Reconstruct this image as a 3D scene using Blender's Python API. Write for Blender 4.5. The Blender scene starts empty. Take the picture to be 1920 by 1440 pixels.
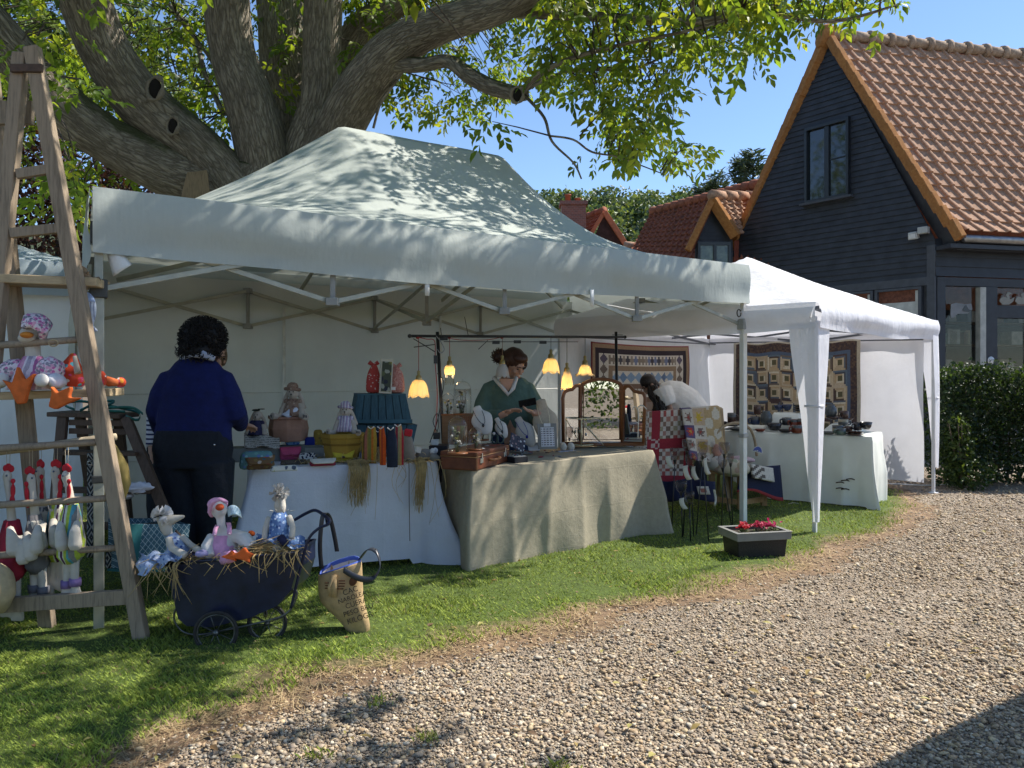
import bpy, math, random
import numpy as np
from mathutils import Vector, Matrix, noise as mnoise
random.seed(7); RNG = np.random.default_rng(7)
S = bpy.context.scene; COL = S.collection
PI = math.pi
F = 1440.0; CX = 960.0; HY = 701.0; CH = 1.4

def V(*a): return Vector(a)
def at(px, py, Y): return V((px-CX)/F*Y, Y, CH-(py-HY)/F*Y)
def gnd(px, py, z=0.0):
    Y = F*(CH-z)/(py-HY); return V((px-CX)/F*Y, Y, z)
def mpx(n, Y): return n/F*Y
def lerp(a, b, t): return a+(b-a)*t
def rz(a): return Matrix.Rotation(a, 3, 'Z')
def rx(a): return Matrix.Rotation(a, 3, 'X')
def ry(a): return Matrix.Rotation(a, 3, 'Y')
def frame(d, up=V(0, 0, 1)):
    d = d.normalized(); s = d.cross(up)
    if s.length < 1e-4: s = d.cross(V(1, 0, 0))
    s.normalize(); return s, s.cross(d)
def spline(pts, n):
    P = [Vector(p) for p in pts]; m = len(P)-1; out = []
    for k in range(n+1):
        t = k/n*m; i = min(int(t), m-1); u = t-i
        p0 = P[max(i-1, 0)]; p1 = P[i]; p2 = P[i+1]; p3 = P[min(i+2, m)]
        out.append(.5*((2*p1)+(p2-p0)*u+(2*p0-5*p1+4*p2-p3)*u*u+(3*p1-p0-3*p2+p3)*u**3))
    return out

class MB:
    def __init__(s): s.v = []; s.f = []; s.c = []; s.sm = []; s.hascol = False
    def add(s, vs, fs, col=None, smooth=False):
        b = len(s.v); s.v.extend(tuple(v) for v in vs)
        s.f.extend(tuple(i+b for i in f) for f in fs)
        if isinstance(col, list): s.c.extend(col); s.hascol = True
        else:
            s.c.extend([col]*len(fs))
            if col: s.hascol = True
        s.sm.extend([smooth]*len(fs)); return s
    def box(s, c, size, R=None, col=None, taper=(1, 1)):
        R = R or Matrix.Identity(3); c = Vector(c); x, y, z = [k/2 for k in size]; vs = []
        for sz in (-1, 1):
            tx, ty = taper if sz > 0 else (1, 1)
            for a, b in ((-1, -1), (1, -1), (1, 1), (-1, 1)): vs.append(c+R@V(a*x*tx, b*y*ty, sz*z))
        return s.add(vs, [(3, 2, 1, 0), (4, 5, 6, 7), (0, 1, 5, 4), (1, 2, 6, 5), (2, 3, 7, 6), (3, 0, 4, 7)], col)
    def beam(s, a, b, w, h, up=V(0, 0, 1), col=None):
        a = Vector(a); b = Vector(b); sd, u = frame(b-a, up); vs = []
        for p in (a, b):
            for i, j in ((-1, -1), (1, -1), (1, 1), (-1, 1)): vs.append(p+sd*(i*w/2)+u*(j*h/2))
        return s.add(vs, [(0, 1, 2, 3), (7, 6, 5, 4), (0, 4, 5, 1), (1, 5, 6, 2), (2, 6, 7, 3), (3, 7, 4, 0)], col)
    def tube(s, pts, r, n=8, col=None, closed=False, ell=None, up=None, smooth=True, rfn=None):
        pts = [Vector(p) for p in pts]; m = len(pts)
        if not isinstance(r, (list, tuple)): r = [r]*m
        elif len(r) != m:
            r = [float(x) for x in np.interp(np.linspace(0, 1, m), np.linspace(0, 1, len(r)), r)]
        vs = []; nrm = None
        for i, p in enumerate(pts):
            if closed: d = pts[(i+1) % m]-pts[i-1]
            else: d = pts[min(i+1, m-1)]-pts[max(i-1, 0)]
            if d.length < 1e-9: d = V(0, 0, 1)
            d.normalize()
            if nrm is None:
                u0 = up or (V(0, 0, 1) if abs(d.z) < .9 else V(1, 0, 0))
                nrm = (u0-d*u0.dot(d)).normalized()
            else:
                nrm = nrm-d*nrm.dot(d)
                nrm = nrm.normalized() if nrm.length > 1e-6 else frame(d)[0]
            b = d.cross(nrm); ea, eb = ell or (1, 1)
            for k in range(n):
                a = 2*PI*k/n; rr = r[i]*(rfn(i, a) if rfn else 1)
                vs.append(p+nrm*(math.cos(a)*rr*ea)+b*(math.sin(a)*rr*eb))
        fs = []
        for i in range(m if closed else m-1):
            j = (i+1) % m
            for k in range(n):
                q = (k+1) % n; fs.append((i*n+k, i*n+q, j*n+q, j*n+k))
        if not closed: fs += [tuple(range(n-1, -1, -1)), tuple((m-1)*n+k for k in range(n))]
        return s.add(vs, fs, col, smooth)
    def lathe(s, prof, c, n=16, R=None, col=None, rfn=None, smooth=True, cap=True):
        R = R or Matrix.Identity(3); c = Vector(c); vs = []
        for i, (r, z) in enumerate(prof):
            for k in range(n):
                a = 2*PI*k/n; q, dz = rfn(i, a) if rfn else (1, 0)
                vs.append(c+R@V(math.cos(a)*r*q, math.sin(a)*r*q, z+dz))
        fs = [(i*n+k, i*n+(k+1) % n, (i+1)*n+(k+1) % n, (i+1)*n+k) for i in range(len(prof)-1) for k in range(n)]
        if cap:
            if prof[0][0] > 1e-4: fs.append(tuple(range(n-1, -1, -1)))
            if prof[-1][0] > 1e-4: fs.append(tuple((len(prof)-1)*n+k for k in range(n)))
        return s.add(vs, fs, col, smooth)
    def ell(s, c, r, R=None, n=12, m=8, col=None, amp=0, fr=3):
        c = Vector(c); R = R or Matrix.Identity(3)
        if not isinstance(r, (list, tuple)): r = (r, r, r)
        vs = []
        for i in range(m+1):
            t = PI*i/m
            for k in range(n):
                a = 2*PI*k/n; d = V(math.sin(t)*math.cos(a), math.sin(t)*math.sin(a), -math.cos(t))
                q = 1+amp*mnoise.noise(d*fr+c*7) if amp else 1
                vs.append(c+R@V(d.x*r[0]*q, d.y*r[1]*q, d.z*r[2]*q))
        fs = [(i*n+k, i*n+(k+1) % n, (i+1)*n+(k+1) % n, (i+1)*n+k) for i in range(m) for k in range(n)]
        return s.add(vs, fs, col, True)
    def sheet(s, fn, nu, nv, col=None, smooth=True):
        vs = [fn(i/nu, j/nv) for j in range(nv+1) for i in range(nu+1)]; w = nu+1; fs = []; cs = []
        for j in range(nv):
            for i in range(nu):
                fs.append((j*w+i, j*w+i+1, (j+1)*w+i+1, (j+1)*w+i))
                if callable(col): cs.append(col((i+.5)/nu, (j+.5)/nv))
        return s.add(vs, fs, cs if callable(col) else col, smooth)
    def prism(s, pts, O, U, W, t, col=None):
        O = Vector(O); U = Vector(U); W = Vector(W); N = U.cross(W).normalized()*t; n = len(pts)
        a = [O+U*x+W*y for x, y in pts]; vs = a+[p+N for p in a]
        return s.add(vs, [tuple(range(n-1, -1, -1)), tuple(range(n, 2*n))]+[(i, (i+1) % n, n+(i+1) % n, n+i) for i in range(n)], col)
    def strip(s, pts, side, w, t=.003, col=None):
        pts = [Vector(p) for p in pts]; m = len(pts); vs = []
        for i, p in enumerate(pts):
            sd = Vector(side[i] if isinstance(side, list) else side).normalized()
            d = (pts[min(i+1, m-1)]-pts[max(i-1, 0)]).normalized(); nn = d.cross(sd)
            nn = nn.normalized() if nn.length > 1e-5 else V(0, 0, 1)
            ww = w[i] if isinstance(w, list) else w
            vs += [p-sd*ww/2-nn*t/2, p+sd*ww/2-nn*t/2, p+sd*ww/2+nn*t/2, p-sd*ww/2+nn*t/2]
        fs = [(0, 1, 2, 3), tuple(4*(m-1)+k for k in (3, 2, 1, 0))]
        for i in range(m-1):
            for k in range(4): fs.append((4*i+k, 4*i+4+k, 4*i+4+(k+1) % 4, 4*i+(k+1) % 4))
        return s.add(vs, fs, col, True)
    def mesh(s, name, org):
        me = bpy.data.meshes.new(name)
        a = np.array(s.v, dtype=np.float32).reshape(-1, 3)-np.array(tuple(org), dtype=np.float32)
        me.from_pydata(a.tolist(), [], s.f); me.validate()
        if len(me.polygons) == len(s.f):
            me.polygons.foreach_set('use_smooth', s.sm)
            if s.hascol:
                at_ = me.color_attributes.new('Col', 'FLOAT_COLOR', 'CORNER'); out = []
                for f, c in zip(s.f, s.c): out += [*(c or (.5, .5, .5))[:3], 1.0]*len(f)
                at_.data.foreach_set('color', out)
        me.update(); return me
    def islands(s):
        par = list(range(len(s.v)))
        def fd(i):
            while par[i] != i: par[i] = par[par[i]]; i = par[i]
            return i
        for f in s.f:
            for k in f[1:]: par[fd(k)] = fd(f[0])
        gr = {}
        for k, f in enumerate(s.f): gr.setdefault(fd(f[0]), []).append(k)
        for ks in gr.values():
            b = MB(); mp = {}
            for k in ks:
                for i in s.f[k]: mp.setdefault(i, len(mp))
            b.v = [s.v[i] for i in mp]; b.f = [tuple(mp[i] for i in s.f[k]) for k in ks]; b.c = [s.c[k] for k in ks]; b.sm = [s.sm[k] for k in ks]; b.hascol = s.hascol; yield b
    def build(s, name, mat, parent=None, tg=None, bevel=0, remesh=0, smooth=0, solid=0, subsurf=0, origin=None, flat=False):
        if name in SPLIT and parent is not None:
            pc = list(s.islands())
            if len(pc) > 1:
                for b in pc: o = MB._one(b, name, mat, parent, tg, bevel, remesh, smooth, solid, subsurf)
                return o
        return s._one(name, mat, parent, tg, bevel, remesh, smooth, solid, subsurf, origin)
    def _one(s, name, mat, parent=None, tg=None, bevel=0, remesh=0, smooth=0, solid=0, subsurf=0, origin=None):
        if parent is not None: org = ORG[parent.name]
        elif origin is not None: org = Vector(origin)
        else:
            a = np.array(s.v); org = V((a[:, 0].min()+a[:, 0].max())/2, (a[:, 1].min()+a[:, 1].max())/2, a[:, 2].min())
        me = s.mesh(name, org); o = bpy.data.objects.new(name, me); COL.objects.link(o)
        if mat: me.materials.append(mat)
        if parent is not None: o.parent = parent
        else: o.location = org
        ORG[o.name] = org
        if solid:
            m = o.modifiers.new('s', 'SOLIDIFY'); m.thickness = solid; m.offset = 0
        if remesh:
            m = o.modifiers.new('r', 'REMESH'); m.mode = 'VOXEL'; m.voxel_size = remesh; m.use_smooth_shade = True
        if smooth:
            m = o.modifiers.new('m', 'SMOOTH'); m.iterations = smooth; m.factor = .5
        if subsurf:
            m = o.modifiers.new('u', 'SUBSURF'); m.levels = m.render_levels = subsurf
        if bevel:
            m = o.modifiers.new('b', 'BEVEL'); m.width = bevel; m.segments = 2; m.limit_method = 'ANGLE'
        if tg: tag(o, *tg)
        return o
ORG = {}
SPLIT = {'eye', 'eyebrow', 'hand', 'pantaloon', 'earring', 'claw', 'button', 'ear', 'pearl', 'sleeve', 'knot', 'shoe', 'printed_line', 'stitched_bird', 'cable_tie'}
def tag(o, label=None, cat=None, group=None, kind=None):
    if label: o['label'] = label
    if cat: o['category'] = cat
    if group: o['group'] = group
    if kind: o['kind'] = kind
    return o
def thing(name, label, cat, loc=(0, 0, 0), group=None, local=False):
    o = bpy.data.objects.new(name, None); COL.objects.link(o); o.location = loc; o.empty_display_size = .1
    ORG[o.name] = V(0, 0, 0) if local else Vector(loc)
    return tag(o, label, cat, group)
def copy_tree(o, loc=None, rotz=None, label=None, parent=None, scale=None):
    c = o.copy(); COL.objects.link(c)
    if parent is not None: c.parent = parent
    if loc is not None: c.location = loc
    if rotz is not None: c.rotation_euler = (0, 0, rotz)
    if scale is not None: c.scale = scale if hasattr(scale, '__len__') else (scale,)*3
    if label: c['label'] = label
    for ch in list(o.children): copy_tree(ch, parent=c)
    return c
def np_mesh(name, verts, faces_flat, nper, mat, cols=None, smooth=False):
    """fast mesh: verts (n,3), faces (m,nper), cols per face (m,3)"""
    me = bpy.data.meshes.new(name); n = len(verts); m = len(faces_flat)
    me.vertices.add(n); me.vertices.foreach_set('co', np.asarray(verts, np.float32).ravel())
    me.loops.add(m*nper); me.loops.foreach_set('vertex_index', np.asarray(faces_flat, np.int32).ravel())
    me.polygons.add(m); me.polygons.foreach_set('loop_start', np.arange(0, m*nper, nper, dtype=np.int32))
    if smooth: me.polygons.foreach_set('use_smooth', np.ones(m, bool))
    if cols is not None:
        a = me.color_attributes.new('Col', 'FLOAT_COLOR', 'CORNER')
        c = np.ones((m, nper, 4), np.float32); c[:, :, :3] = np.asarray(cols)[:, None, :]
        a.data.foreach_set('color', c.ravel())
    me.update(); me.validate()
    me.materials.append(mat); o = bpy.data.objects.new(name, me); COL.objects.link(o); ORG[o.name] = V(0, 0, 0)
    return o

# ---------------------------------------------------------------- materials
MATS = {}
def nodes(name):
    m = bpy.data.materials.new(name); m.use_nodes = True; nt = m.node_tree
    b = nt.nodes['Principled BSDF']; return m, nt, b
def L(nt, a, b): nt.links.new(a, b)
def val(nt, op, a, b=None):
    n = nt.nodes.new('ShaderNodeMath'); n.operation = op
    for i, x in enumerate((a, b)):
        if x is None: continue
        if isinstance(x, (int, float)): n.inputs[i].default_value = x
        else: L(nt, x, n.inputs[i])
    return n.outputs[0]
def mixc(nt, fac, a, b, mode='MIX'):
    n = nt.nodes.new('ShaderNodeMix'); n.data_type = 'RGBA'; n.blend_type = mode
    for i, x in ((0, fac), (6, a), (7, b)):
        if isinstance(x, (int, float)): n.inputs[i].default_value = x
        elif isinstance(x, tuple): n.inputs[i].default_value = (*x[:3], 1)
        else: L(nt, x, n.inputs[i])
    return n.outputs[2]
def noise_(nt, co, sc, det=3, rough=.6):
    n = nt.nodes.new('ShaderNodeTexNoise'); n.inputs['Scale'].default_value = sc; n.inputs['Detail'].default_value = det
    n.inputs['Roughness'].default_value = rough
    if co: L(nt, co, n.inputs['Vector'])
    return n
def ramp(nt, fac, stops, interp='LINEAR'):
    r = nt.nodes.new('ShaderNodeValToRGB'); r.color_ramp.interpolation = interp; e = r.color_ramp.elements
    while len(e) < len(stops): e.new(.5)
    for k, (p, c) in enumerate(stops):
        e[k].position = p; e[k].color = (*c[:3], 1) if isinstance(c, tuple) else (c, c, c, 1)
    L(nt, fac, r.inputs[0]); return r.outputs[0]
def ocoord(nt, scale=None, rot=None):
    t = nt.nodes.new('ShaderNodeTexCoord'); o = t.outputs['Object']
    if scale or rot:
        mp = nt.nodes.new('ShaderNodeMapping'); L(nt, o, mp.inputs[0])
        if scale: mp.inputs['Scale'].default_value = scale
        if rot: mp.inputs['Rotation'].default_value = rot
        o = mp.outputs[0]
    return o
def bump(nt, b, h, strength, dist=.01):
    n = nt.nodes.new('ShaderNodeBump'); n.inputs['Strength'].default_value = strength; n.inputs['Distance'].default_value = dist
    L(nt, h, n.inputs['Height']); L(nt, n.outputs[0], b.inputs['Normal']); return n
def add_transl(nt, b, fac, col):
    out = nt.nodes['Material Output']; t = nt.nodes.new('ShaderNodeBsdfTranslucent'); mx = nt.nodes.new('ShaderNodeMixShader')
    if isinstance(col, tuple): t.inputs[0].default_value = (*col[:3], 1)
    else: L(nt, col, t.inputs[0])
    mx.inputs[0].default_value = fac; L(nt, b.outputs[0], mx.inputs[1]); L(nt, t.outputs[0], mx.inputs[2]); L(nt, mx.outputs[0], out.inputs[0])
def M(name, col=(.5, .5, .5), rough=.75, var=.15, sc=9, bmp=.25, bsc=80, bd=.003, metal=0, spec=.35, transl=0, vc=False, emit=0, ecol=None, stretch=None, sheen=0, cloth=False):
    if name in MATS: return MATS[name]
    m, nt, b = nodes(name); co = ocoord(nt, stretch)
    if vc:
        a = nt.nodes.new('ShaderNodeAttribute'); a.attribute_name = 'Col'; base = a.outputs['Color']
    else:
        r = nt.nodes.new('ShaderNodeRGB'); r.outputs[0].default_value = (*col, 1); base = r.outputs[0]
    n1 = noise_(nt, co, sc, 5)
    f = ramp(nt, n1.outputs['Fac'], [(.28, 1-var*1.6), (.72, 1+var)])
    c = mixc(nt, 1.0, base, f, 'MULTIPLY')
    L(nt, c, b.inputs['Base Color'])
    b.inputs['Roughness'].default_value = rough; b.inputs['Metallic'].default_value = metal; b.inputs['Specular IOR Level'].default_value = spec
    if sheen: b.inputs['Sheen Weight'].default_value = sheen
    if bmp:
        n2 = noise_(nt, co, bsc, 3); h = n2.outputs['Fac']
        if cloth:
            w = noise_(nt, co, 7, 4, .65); sp = nt.nodes.new('ShaderNodeSeparateXYZ'); L(nt, co, sp.inputs[0])
            cr = [val(nt, 'LESS_THAN', val(nt, 'ABSOLUTE', val(nt, 'SUBTRACT', val(nt, 'FRACT', val(nt, 'DIVIDE', val(nt, 'ADD', q, o), p)), .5)), .018) for q, o, p in ((sp.outputs[0], 9.93, .37), (sp.outputs[2], 9.1, .29))]
            h = val(nt, 'ADD', val(nt, 'ADD', val(nt, 'MULTIPLY', w.outputs['Fac'], 5.0), h), val(nt, 'MULTIPLY', val(nt, 'MAXIMUM', cr[0], cr[1]), .7))
        bump(nt, b, h, bmp, bd)
    if emit:
        b.inputs['Emission Color'].default_value = (*(ecol or col), 1); b.inputs['Emission Strength'].default_value = emit
    if transl: add_transl(nt, b, transl, c)
    MATS[name] = m; return m
def stripes(name, cols, axis=0, period=.05, rough=.85, wobble=.0, bmp=.2, transl=0, rot=None):
    """constant-colour bands across one object axis; cols = [(width share, colour)...]"""
    if name in MATS: return MATS[name]
    m, nt, b = nodes(name); co = ocoord(nt, None, rot)
    sp = nt.nodes.new('ShaderNodeSeparateXYZ'); L(nt, co, sp.inputs[0]); x = sp.outputs[axis]
    if wobble:
        n = noise_(nt, co, 14, 2); x = val(nt, 'ADD', x, val(nt, 'MULTIPLY', n.outputs['Fac'], wobble))
    fr = val(nt, 'FRACT', val(nt, 'ADD', val(nt, 'DIVIDE', x, period), 100.0))
    st = []; p = 0; tot = sum(w for w, _ in cols)
    for w, c in cols: st.append((p/tot, c)); p += w
    c = ramp(nt, fr, st, 'CONSTANT'); n2 = noise_(nt, co, 60, 3)
    c = mixc(nt, 1.0, c, ramp(nt, n2.outputs['Fac'], [(.3, .8), (.7, 1.1)]), 'MULTIPLY')
    L(nt, c, b.inputs['Base Color']); b.inputs['Roughness'].default_value = rough; b.inputs['Specular IOR Level'].default_value = .25
    bump(nt, b, n2.outputs['Fac'], bmp, .003)
    if transl: add_transl(nt, b, transl, c)
    MATS[name] = m; return m
def floral(name, base, spots, sc=30, thr=.33, rough=.85, core=None):
    """flower print: voronoi blobs of several colours on a base cloth"""
    if name in MATS: return MATS[name]
    m, nt, b = nodes(name); co = ocoord(nt)
    wn = noise_(nt, co, sc*1.2, 2); ad = nt.nodes.new('ShaderNodeVectorMath'); ad.operation = 'MULTIPLY_ADD'
    L(nt, wn.outputs['Color'], ad.inputs[0]); ad.inputs[1].default_value = (.5/sc,)*3; L(nt, co, ad.inputs[2])
    v = nt.nodes.new('ShaderNodeTexVoronoi'); v.inputs['Scale'].default_value = sc; L(nt, ad.outputs[0], v.inputs['Vector'])
    sep = nt.nodes.new('ShaderNodeSeparateColor'); L(nt, v.outputs['Color'], sep.inputs[0])
    sc_ = ramp(nt, sep.outputs[0], [(i/len(spots), c) for i, c in enumerate(spots)], 'CONSTANT')
    mask = ramp(nt, v.outputs['Distance'], [(0, 1.0), (thr, 1.0), (thr+.04, 0.0)])
    c = mixc(nt, mask, base, sc_)
    if core: c = mixc(nt, ramp(nt, v.outputs['Distance'], [(0, 1.0), (thr*.35, 1.0), (thr*.4, 0.0)]), c, core)
    L(nt, c, b.inputs['Base Color']); b.inputs['Roughness'].default_value = rough; b.inputs['Specular IOR Level'].default_value = .25
    n2 = noise_(nt, co, 80, 3); bump(nt, b, n2.outputs['Fac'], .3, .003)
    MATS[name] = m; return m
def wood(name, col, dark=.45, sc=6, rough=.65, axis=2, grain=14):
    if name in MATS: return MATS[name]
    m, nt, b = nodes(name); st = [grain, grain, grain]; st[axis] = 1.2; co = ocoord(nt, tuple(st))
    n1 = noise_(nt, co, sc, 6, .7); n3 = noise_(nt, ocoord(nt), 3, 3)
    f = val(nt, 'ADD', val(nt, 'MULTIPLY', n1.outputs['Fac'], .7), val(nt, 'MULTIPLY', n3.outputs['Fac'], .3))
    d = tuple(c*dark for c in col); h = tuple(min(1, c*1.25) for c in col)
    c = ramp(nt, f, [(.32, d), (.5, col), (.68, h)])
    L(nt, c, b.inputs['Base Color']); b.inputs['Roughness'].default_value = rough; b.inputs['Specular IOR Level'].default_value = .3
    bump(nt, b, n1.outputs['Fac'], .5, .004); MATS[name] = m; return m
def glass(name, tint=(1, 1, 1), rough=.02):
    if name in MATS: return MATS[name]
    m, nt, b = nodes(name); t = nt.nodes.new('ShaderNodeBsdfTransparent'); t.inputs[0].default_value = (*tint, 1); gl = nt.nodes.new('ShaderNodeBsdfGlossy'); gl.inputs['Roughness'].default_value = rough
    f = nt.nodes.new('ShaderNodeLayerWeight'); mx = nt.nodes.new('ShaderNodeMixShader'); L(nt, val(nt, 'ADD', val(nt, 'MULTIPLY', val(nt, 'POWER', f.outputs['Facing'], 3.5), .5), .02), mx.inputs[0]); L(nt, t.outputs[0], mx.inputs[1]); L(nt, gl.outputs[0], mx.inputs[2]); L(nt, mx.outputs[0], nt.nodes['Material Output'].inputs[0])
    MATS[name] = m; return m
VCF = lambda: M('printed_fabric', vc=True, rough=.9, var=.12, sc=60, bmp=.35, bsc=120)
SUN_AZ = V(.934, .358, 0).normalized(); SUN_EL = math.radians(52)
SUN = V(SUN_AZ.x*math.cos(SUN_EL), SUN_AZ.y*math.cos(SUN_EL), math.sin(SUN_EL))
# ================================================================ camera, light, sky
cam = bpy.data.cameras.new('camera'); camo = bpy.data.objects.new('camera', cam); COL.objects.link(camo)
cam.sensor_width = 36; cam.lens = 36*F/1920; cam.shift_y = -(720-HY)/1920; cam.clip_end = 2000; cam.clip_start = .05
camo.location = (0, 0, CH); camo.rotation_euler = (PI/2, 0, 0); S.camera = camo
sl = bpy.data.lights.new('sun', 'SUN'); sl.energy = 4.7; sl.angle = math.radians(.53); sl.color = (1, .95, .87)
so = bpy.data.objects.new('sun', sl); COL.objects.link(so); so.rotation_euler = SUN.to_track_quat('Z', 'Y').to_euler(); so.location = SUN*30
w = bpy.data.worlds.new('World'); S.world = w; w.use_nodes = True; nt = w.node_tree
sky = nt.nodes.new('ShaderNodeTexSky'); sky.sky_type = 'NISHITA'; sky.sun_disc = False; sky.sun_elevation = SUN_EL
sky.sun_rotation = math.atan2(SUN_AZ.x, SUN_AZ.y); sky.air_density = .85; sky.dust_density = .05; sky.ozone_density = 3.6; sky.altitude = 100
bg = nt.nodes['Background']; L(nt, sky.outputs[0], bg.inputs[0]); bg.inputs[1].default_value = .125
S.view_settings.view_transform = 'Standard'; S.view_settings.look = 'None'; S.view_settings.exposure = .8; S.view_settings.gamma = 1
S.cycles.max_bounces = 8; S.cycles.transparent_max_bounces = 12; S.cycles.diffuse_bounces = 4; S.cycles.use_denoising = True
S.cycles.caustics_reflective = False; S.cycles.caustics_refractive = False; S.cycles.sample_clamp_indirect = 6

# ================================================================ ground
EDGE_PX = [(100, 1560), (180, 1490), (240, 1432), (330, 1378), (440, 1332), (560, 1292), (700, 1250), (860, 1212), (1000, 1186), (1150, 1150), (1300, 1114), (1430, 1090), (1490, 1064), (1560, 1036), (1640, 1006), (1700, 976), (1716, 952), (1690, 926), (1640, 908)]
EDGE = [gnd(*p) for p in EDGE_PX]
POLY = np.array([(p.x, p.y) for p in EDGE]+[(4.6, 12.5), (-14, 16), (-14, .5), (-1.6, 1.6)])
EL = np.array([(p.x, p.y) for p in EDGE])
def inside(P, poly):
    x, y = P[:, 0], P[:, 1]; r = np.zeros(len(P), bool); j = len(poly)-1
    for i in range(len(poly)):
        xi, yi = poly[i]; xj, yj = poly[j]
        c = ((yi > y) != (yj > y)) & (x < (xj-xi)*(y-yi)/((yj-yi) or 1e-9)+xi); r ^= c; j = i
    return r
def dist_line(P, ln):
    d = np.full(len(P), 1e9)
    for a, b in zip(ln[:-1], ln[1:]):
        ab = b-a; t = np.clip(((P-a)@ab)/(ab@ab), 0, 1); d = np.minimum(d, np.linalg.norm(P-(a+t[:, None]*ab), axis=1))
    return d
def fbm(P, s, seed=0):
    """cheap smooth value noise on 2-D points"""
    r = np.random.default_rng(seed); G = r.random((64, 64)); q = P*s+1000.0; i = np.floor(q).astype(int); f = q-i; f = f*f*(3-2*f)
    g = lambda a, b: G[(i[:, 0]+a) % 64, (i[:, 1]+b) % 64]
    return (g(0, 0)*(1-f[:, 0])+g(1, 0)*f[:, 0])*(1-f[:, 1])+(g(0, 1)*(1-f[:, 0])+g(1, 1)*f[:, 0])*f[:, 1]
def sdist(P):
    d = dist_line(P, EL)*np.where(inside(P, POLY), 1, -1)
    return d+(fbm(P, 3.1, 1)-.5)*.22+(fbm(P, 9, 2)-.5)*.08

g = MB(); g.sheet(lambda a, b: V(lerp(-400, 400, a), lerp(-60, 600, b), -.012), 8, 8)
tag(g.build('ground', M('earth', (.16, .12, .08), .95, .3, 3, .5, 30, .02), origin=(0, 0, 0)), kind='structure')
def path_mat():
    m, nt, b = nodes('gravel_bed'); co = ocoord(nt)
    v = nt.nodes.new('ShaderNodeTexVoronoi'); v.inputs['Scale'].default_value = 70; L(nt, co, v.inputs['Vector'])
    sp = nt.nodes.new('ShaderNodeSeparateColor'); L(nt, v.outputs['Color'], sp.inputs[0])
    c = ramp(nt, sp.outputs[0], [(0, (.16, .12, .085)), (.35, (.30, .23, .16)), (.6, (.38, .31, .23)), (.85, (.27, .22, .17)), (1, (.42, .36, .28))])
    n = noise_(nt, co, 1.2, 4); c = mixc(nt, ramp(nt, n.outputs['Fac'], [(.42, 0.0), (.7, .6)]), c, (.17, .12, .08))
    L(nt, c, b.inputs['Base Color']); b.inputs['Roughness'].default_value = .9
    h = ramp(nt, v.outputs['Distance'], [(0, 1.0), (.6, 0.0)]); bump(nt, b, h, .9, .02); return m
g = MB(); g.sheet(lambda a, b: V(lerp(-6, 22, a), lerp(-6, 22, b), 0), 4, 4)
tag(g.build('gravel_path', path_mat(), origin=(0, 0, 0)), kind='structure')
# lawn sheet: fine grid cells whose centres lie on the grass side of the edge
def lawn():
    st = .07; xs = np.arange(-9, 5.2, st); ys = np.arange(1.2, 13.5, st); X, Y = np.meshgrid(xs, ys); P = np.stack([X.ravel(), Y.ravel()], 1)
    d = sdist(P).reshape(X.shape); z = .004+np.clip(d*.12, 0, .02)-np.clip(-d*.02, 0, .0035)+ (fbm(P, 2.2, 5).reshape(X.shape)-.5)*.012*np.clip(d*4, 0, 1)
    ny, nx = X.shape; idx = np.arange(ny*nx).reshape(ny, nx)
    ok = (d[:-1, :-1] > -.18) & (d[1:, 1:] > -.18)
    f = np.stack([idx[:-1, :-1], idx[:-1, 1:], idx[1:, 1:], idx[1:, :-1]], -1)[ok]
    V3 = np.stack([X.ravel(), Y.ravel(), z.ravel()], 1)
    dc = d[:-1, :-1][ok]; n = fbm(P, 1.7, 8).reshape(X.shape)[:-1, :-1][ok]
    t = np.clip((dc-.05)/.22+(n-.5)*.8, 0, 1)[:, None]
    cols = (1-t)*np.array([.19, .125, .075])*np.clip(.75+fbm(P, 7, 61).reshape(X.shape)[:-1, :-1][ok]*.6, 0, 2)[:, None]+t*np.array([.075, .11, .02])
    tag(np_mesh('lawn', V3, f, 4, M('turf', vc=True, rough=.95, var=.3, sc=25, bmp=.6, bsc=60, bd=.02), cols, True), kind='structure')
lawn()
def scatter(n, y0, y1, xl, xr, pw=1.0):
    y = (y0**(1-pw)+(y1**(1-pw)-y0**(1-pw))*RNG.random(n))**(1/(1-pw)) if pw != 1 else y0*(y1/y0)**RNG.random(n)
    x = (xl+(xr-xl)*RNG.random(n))*y; return np.stack([x, y], 1)
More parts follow.
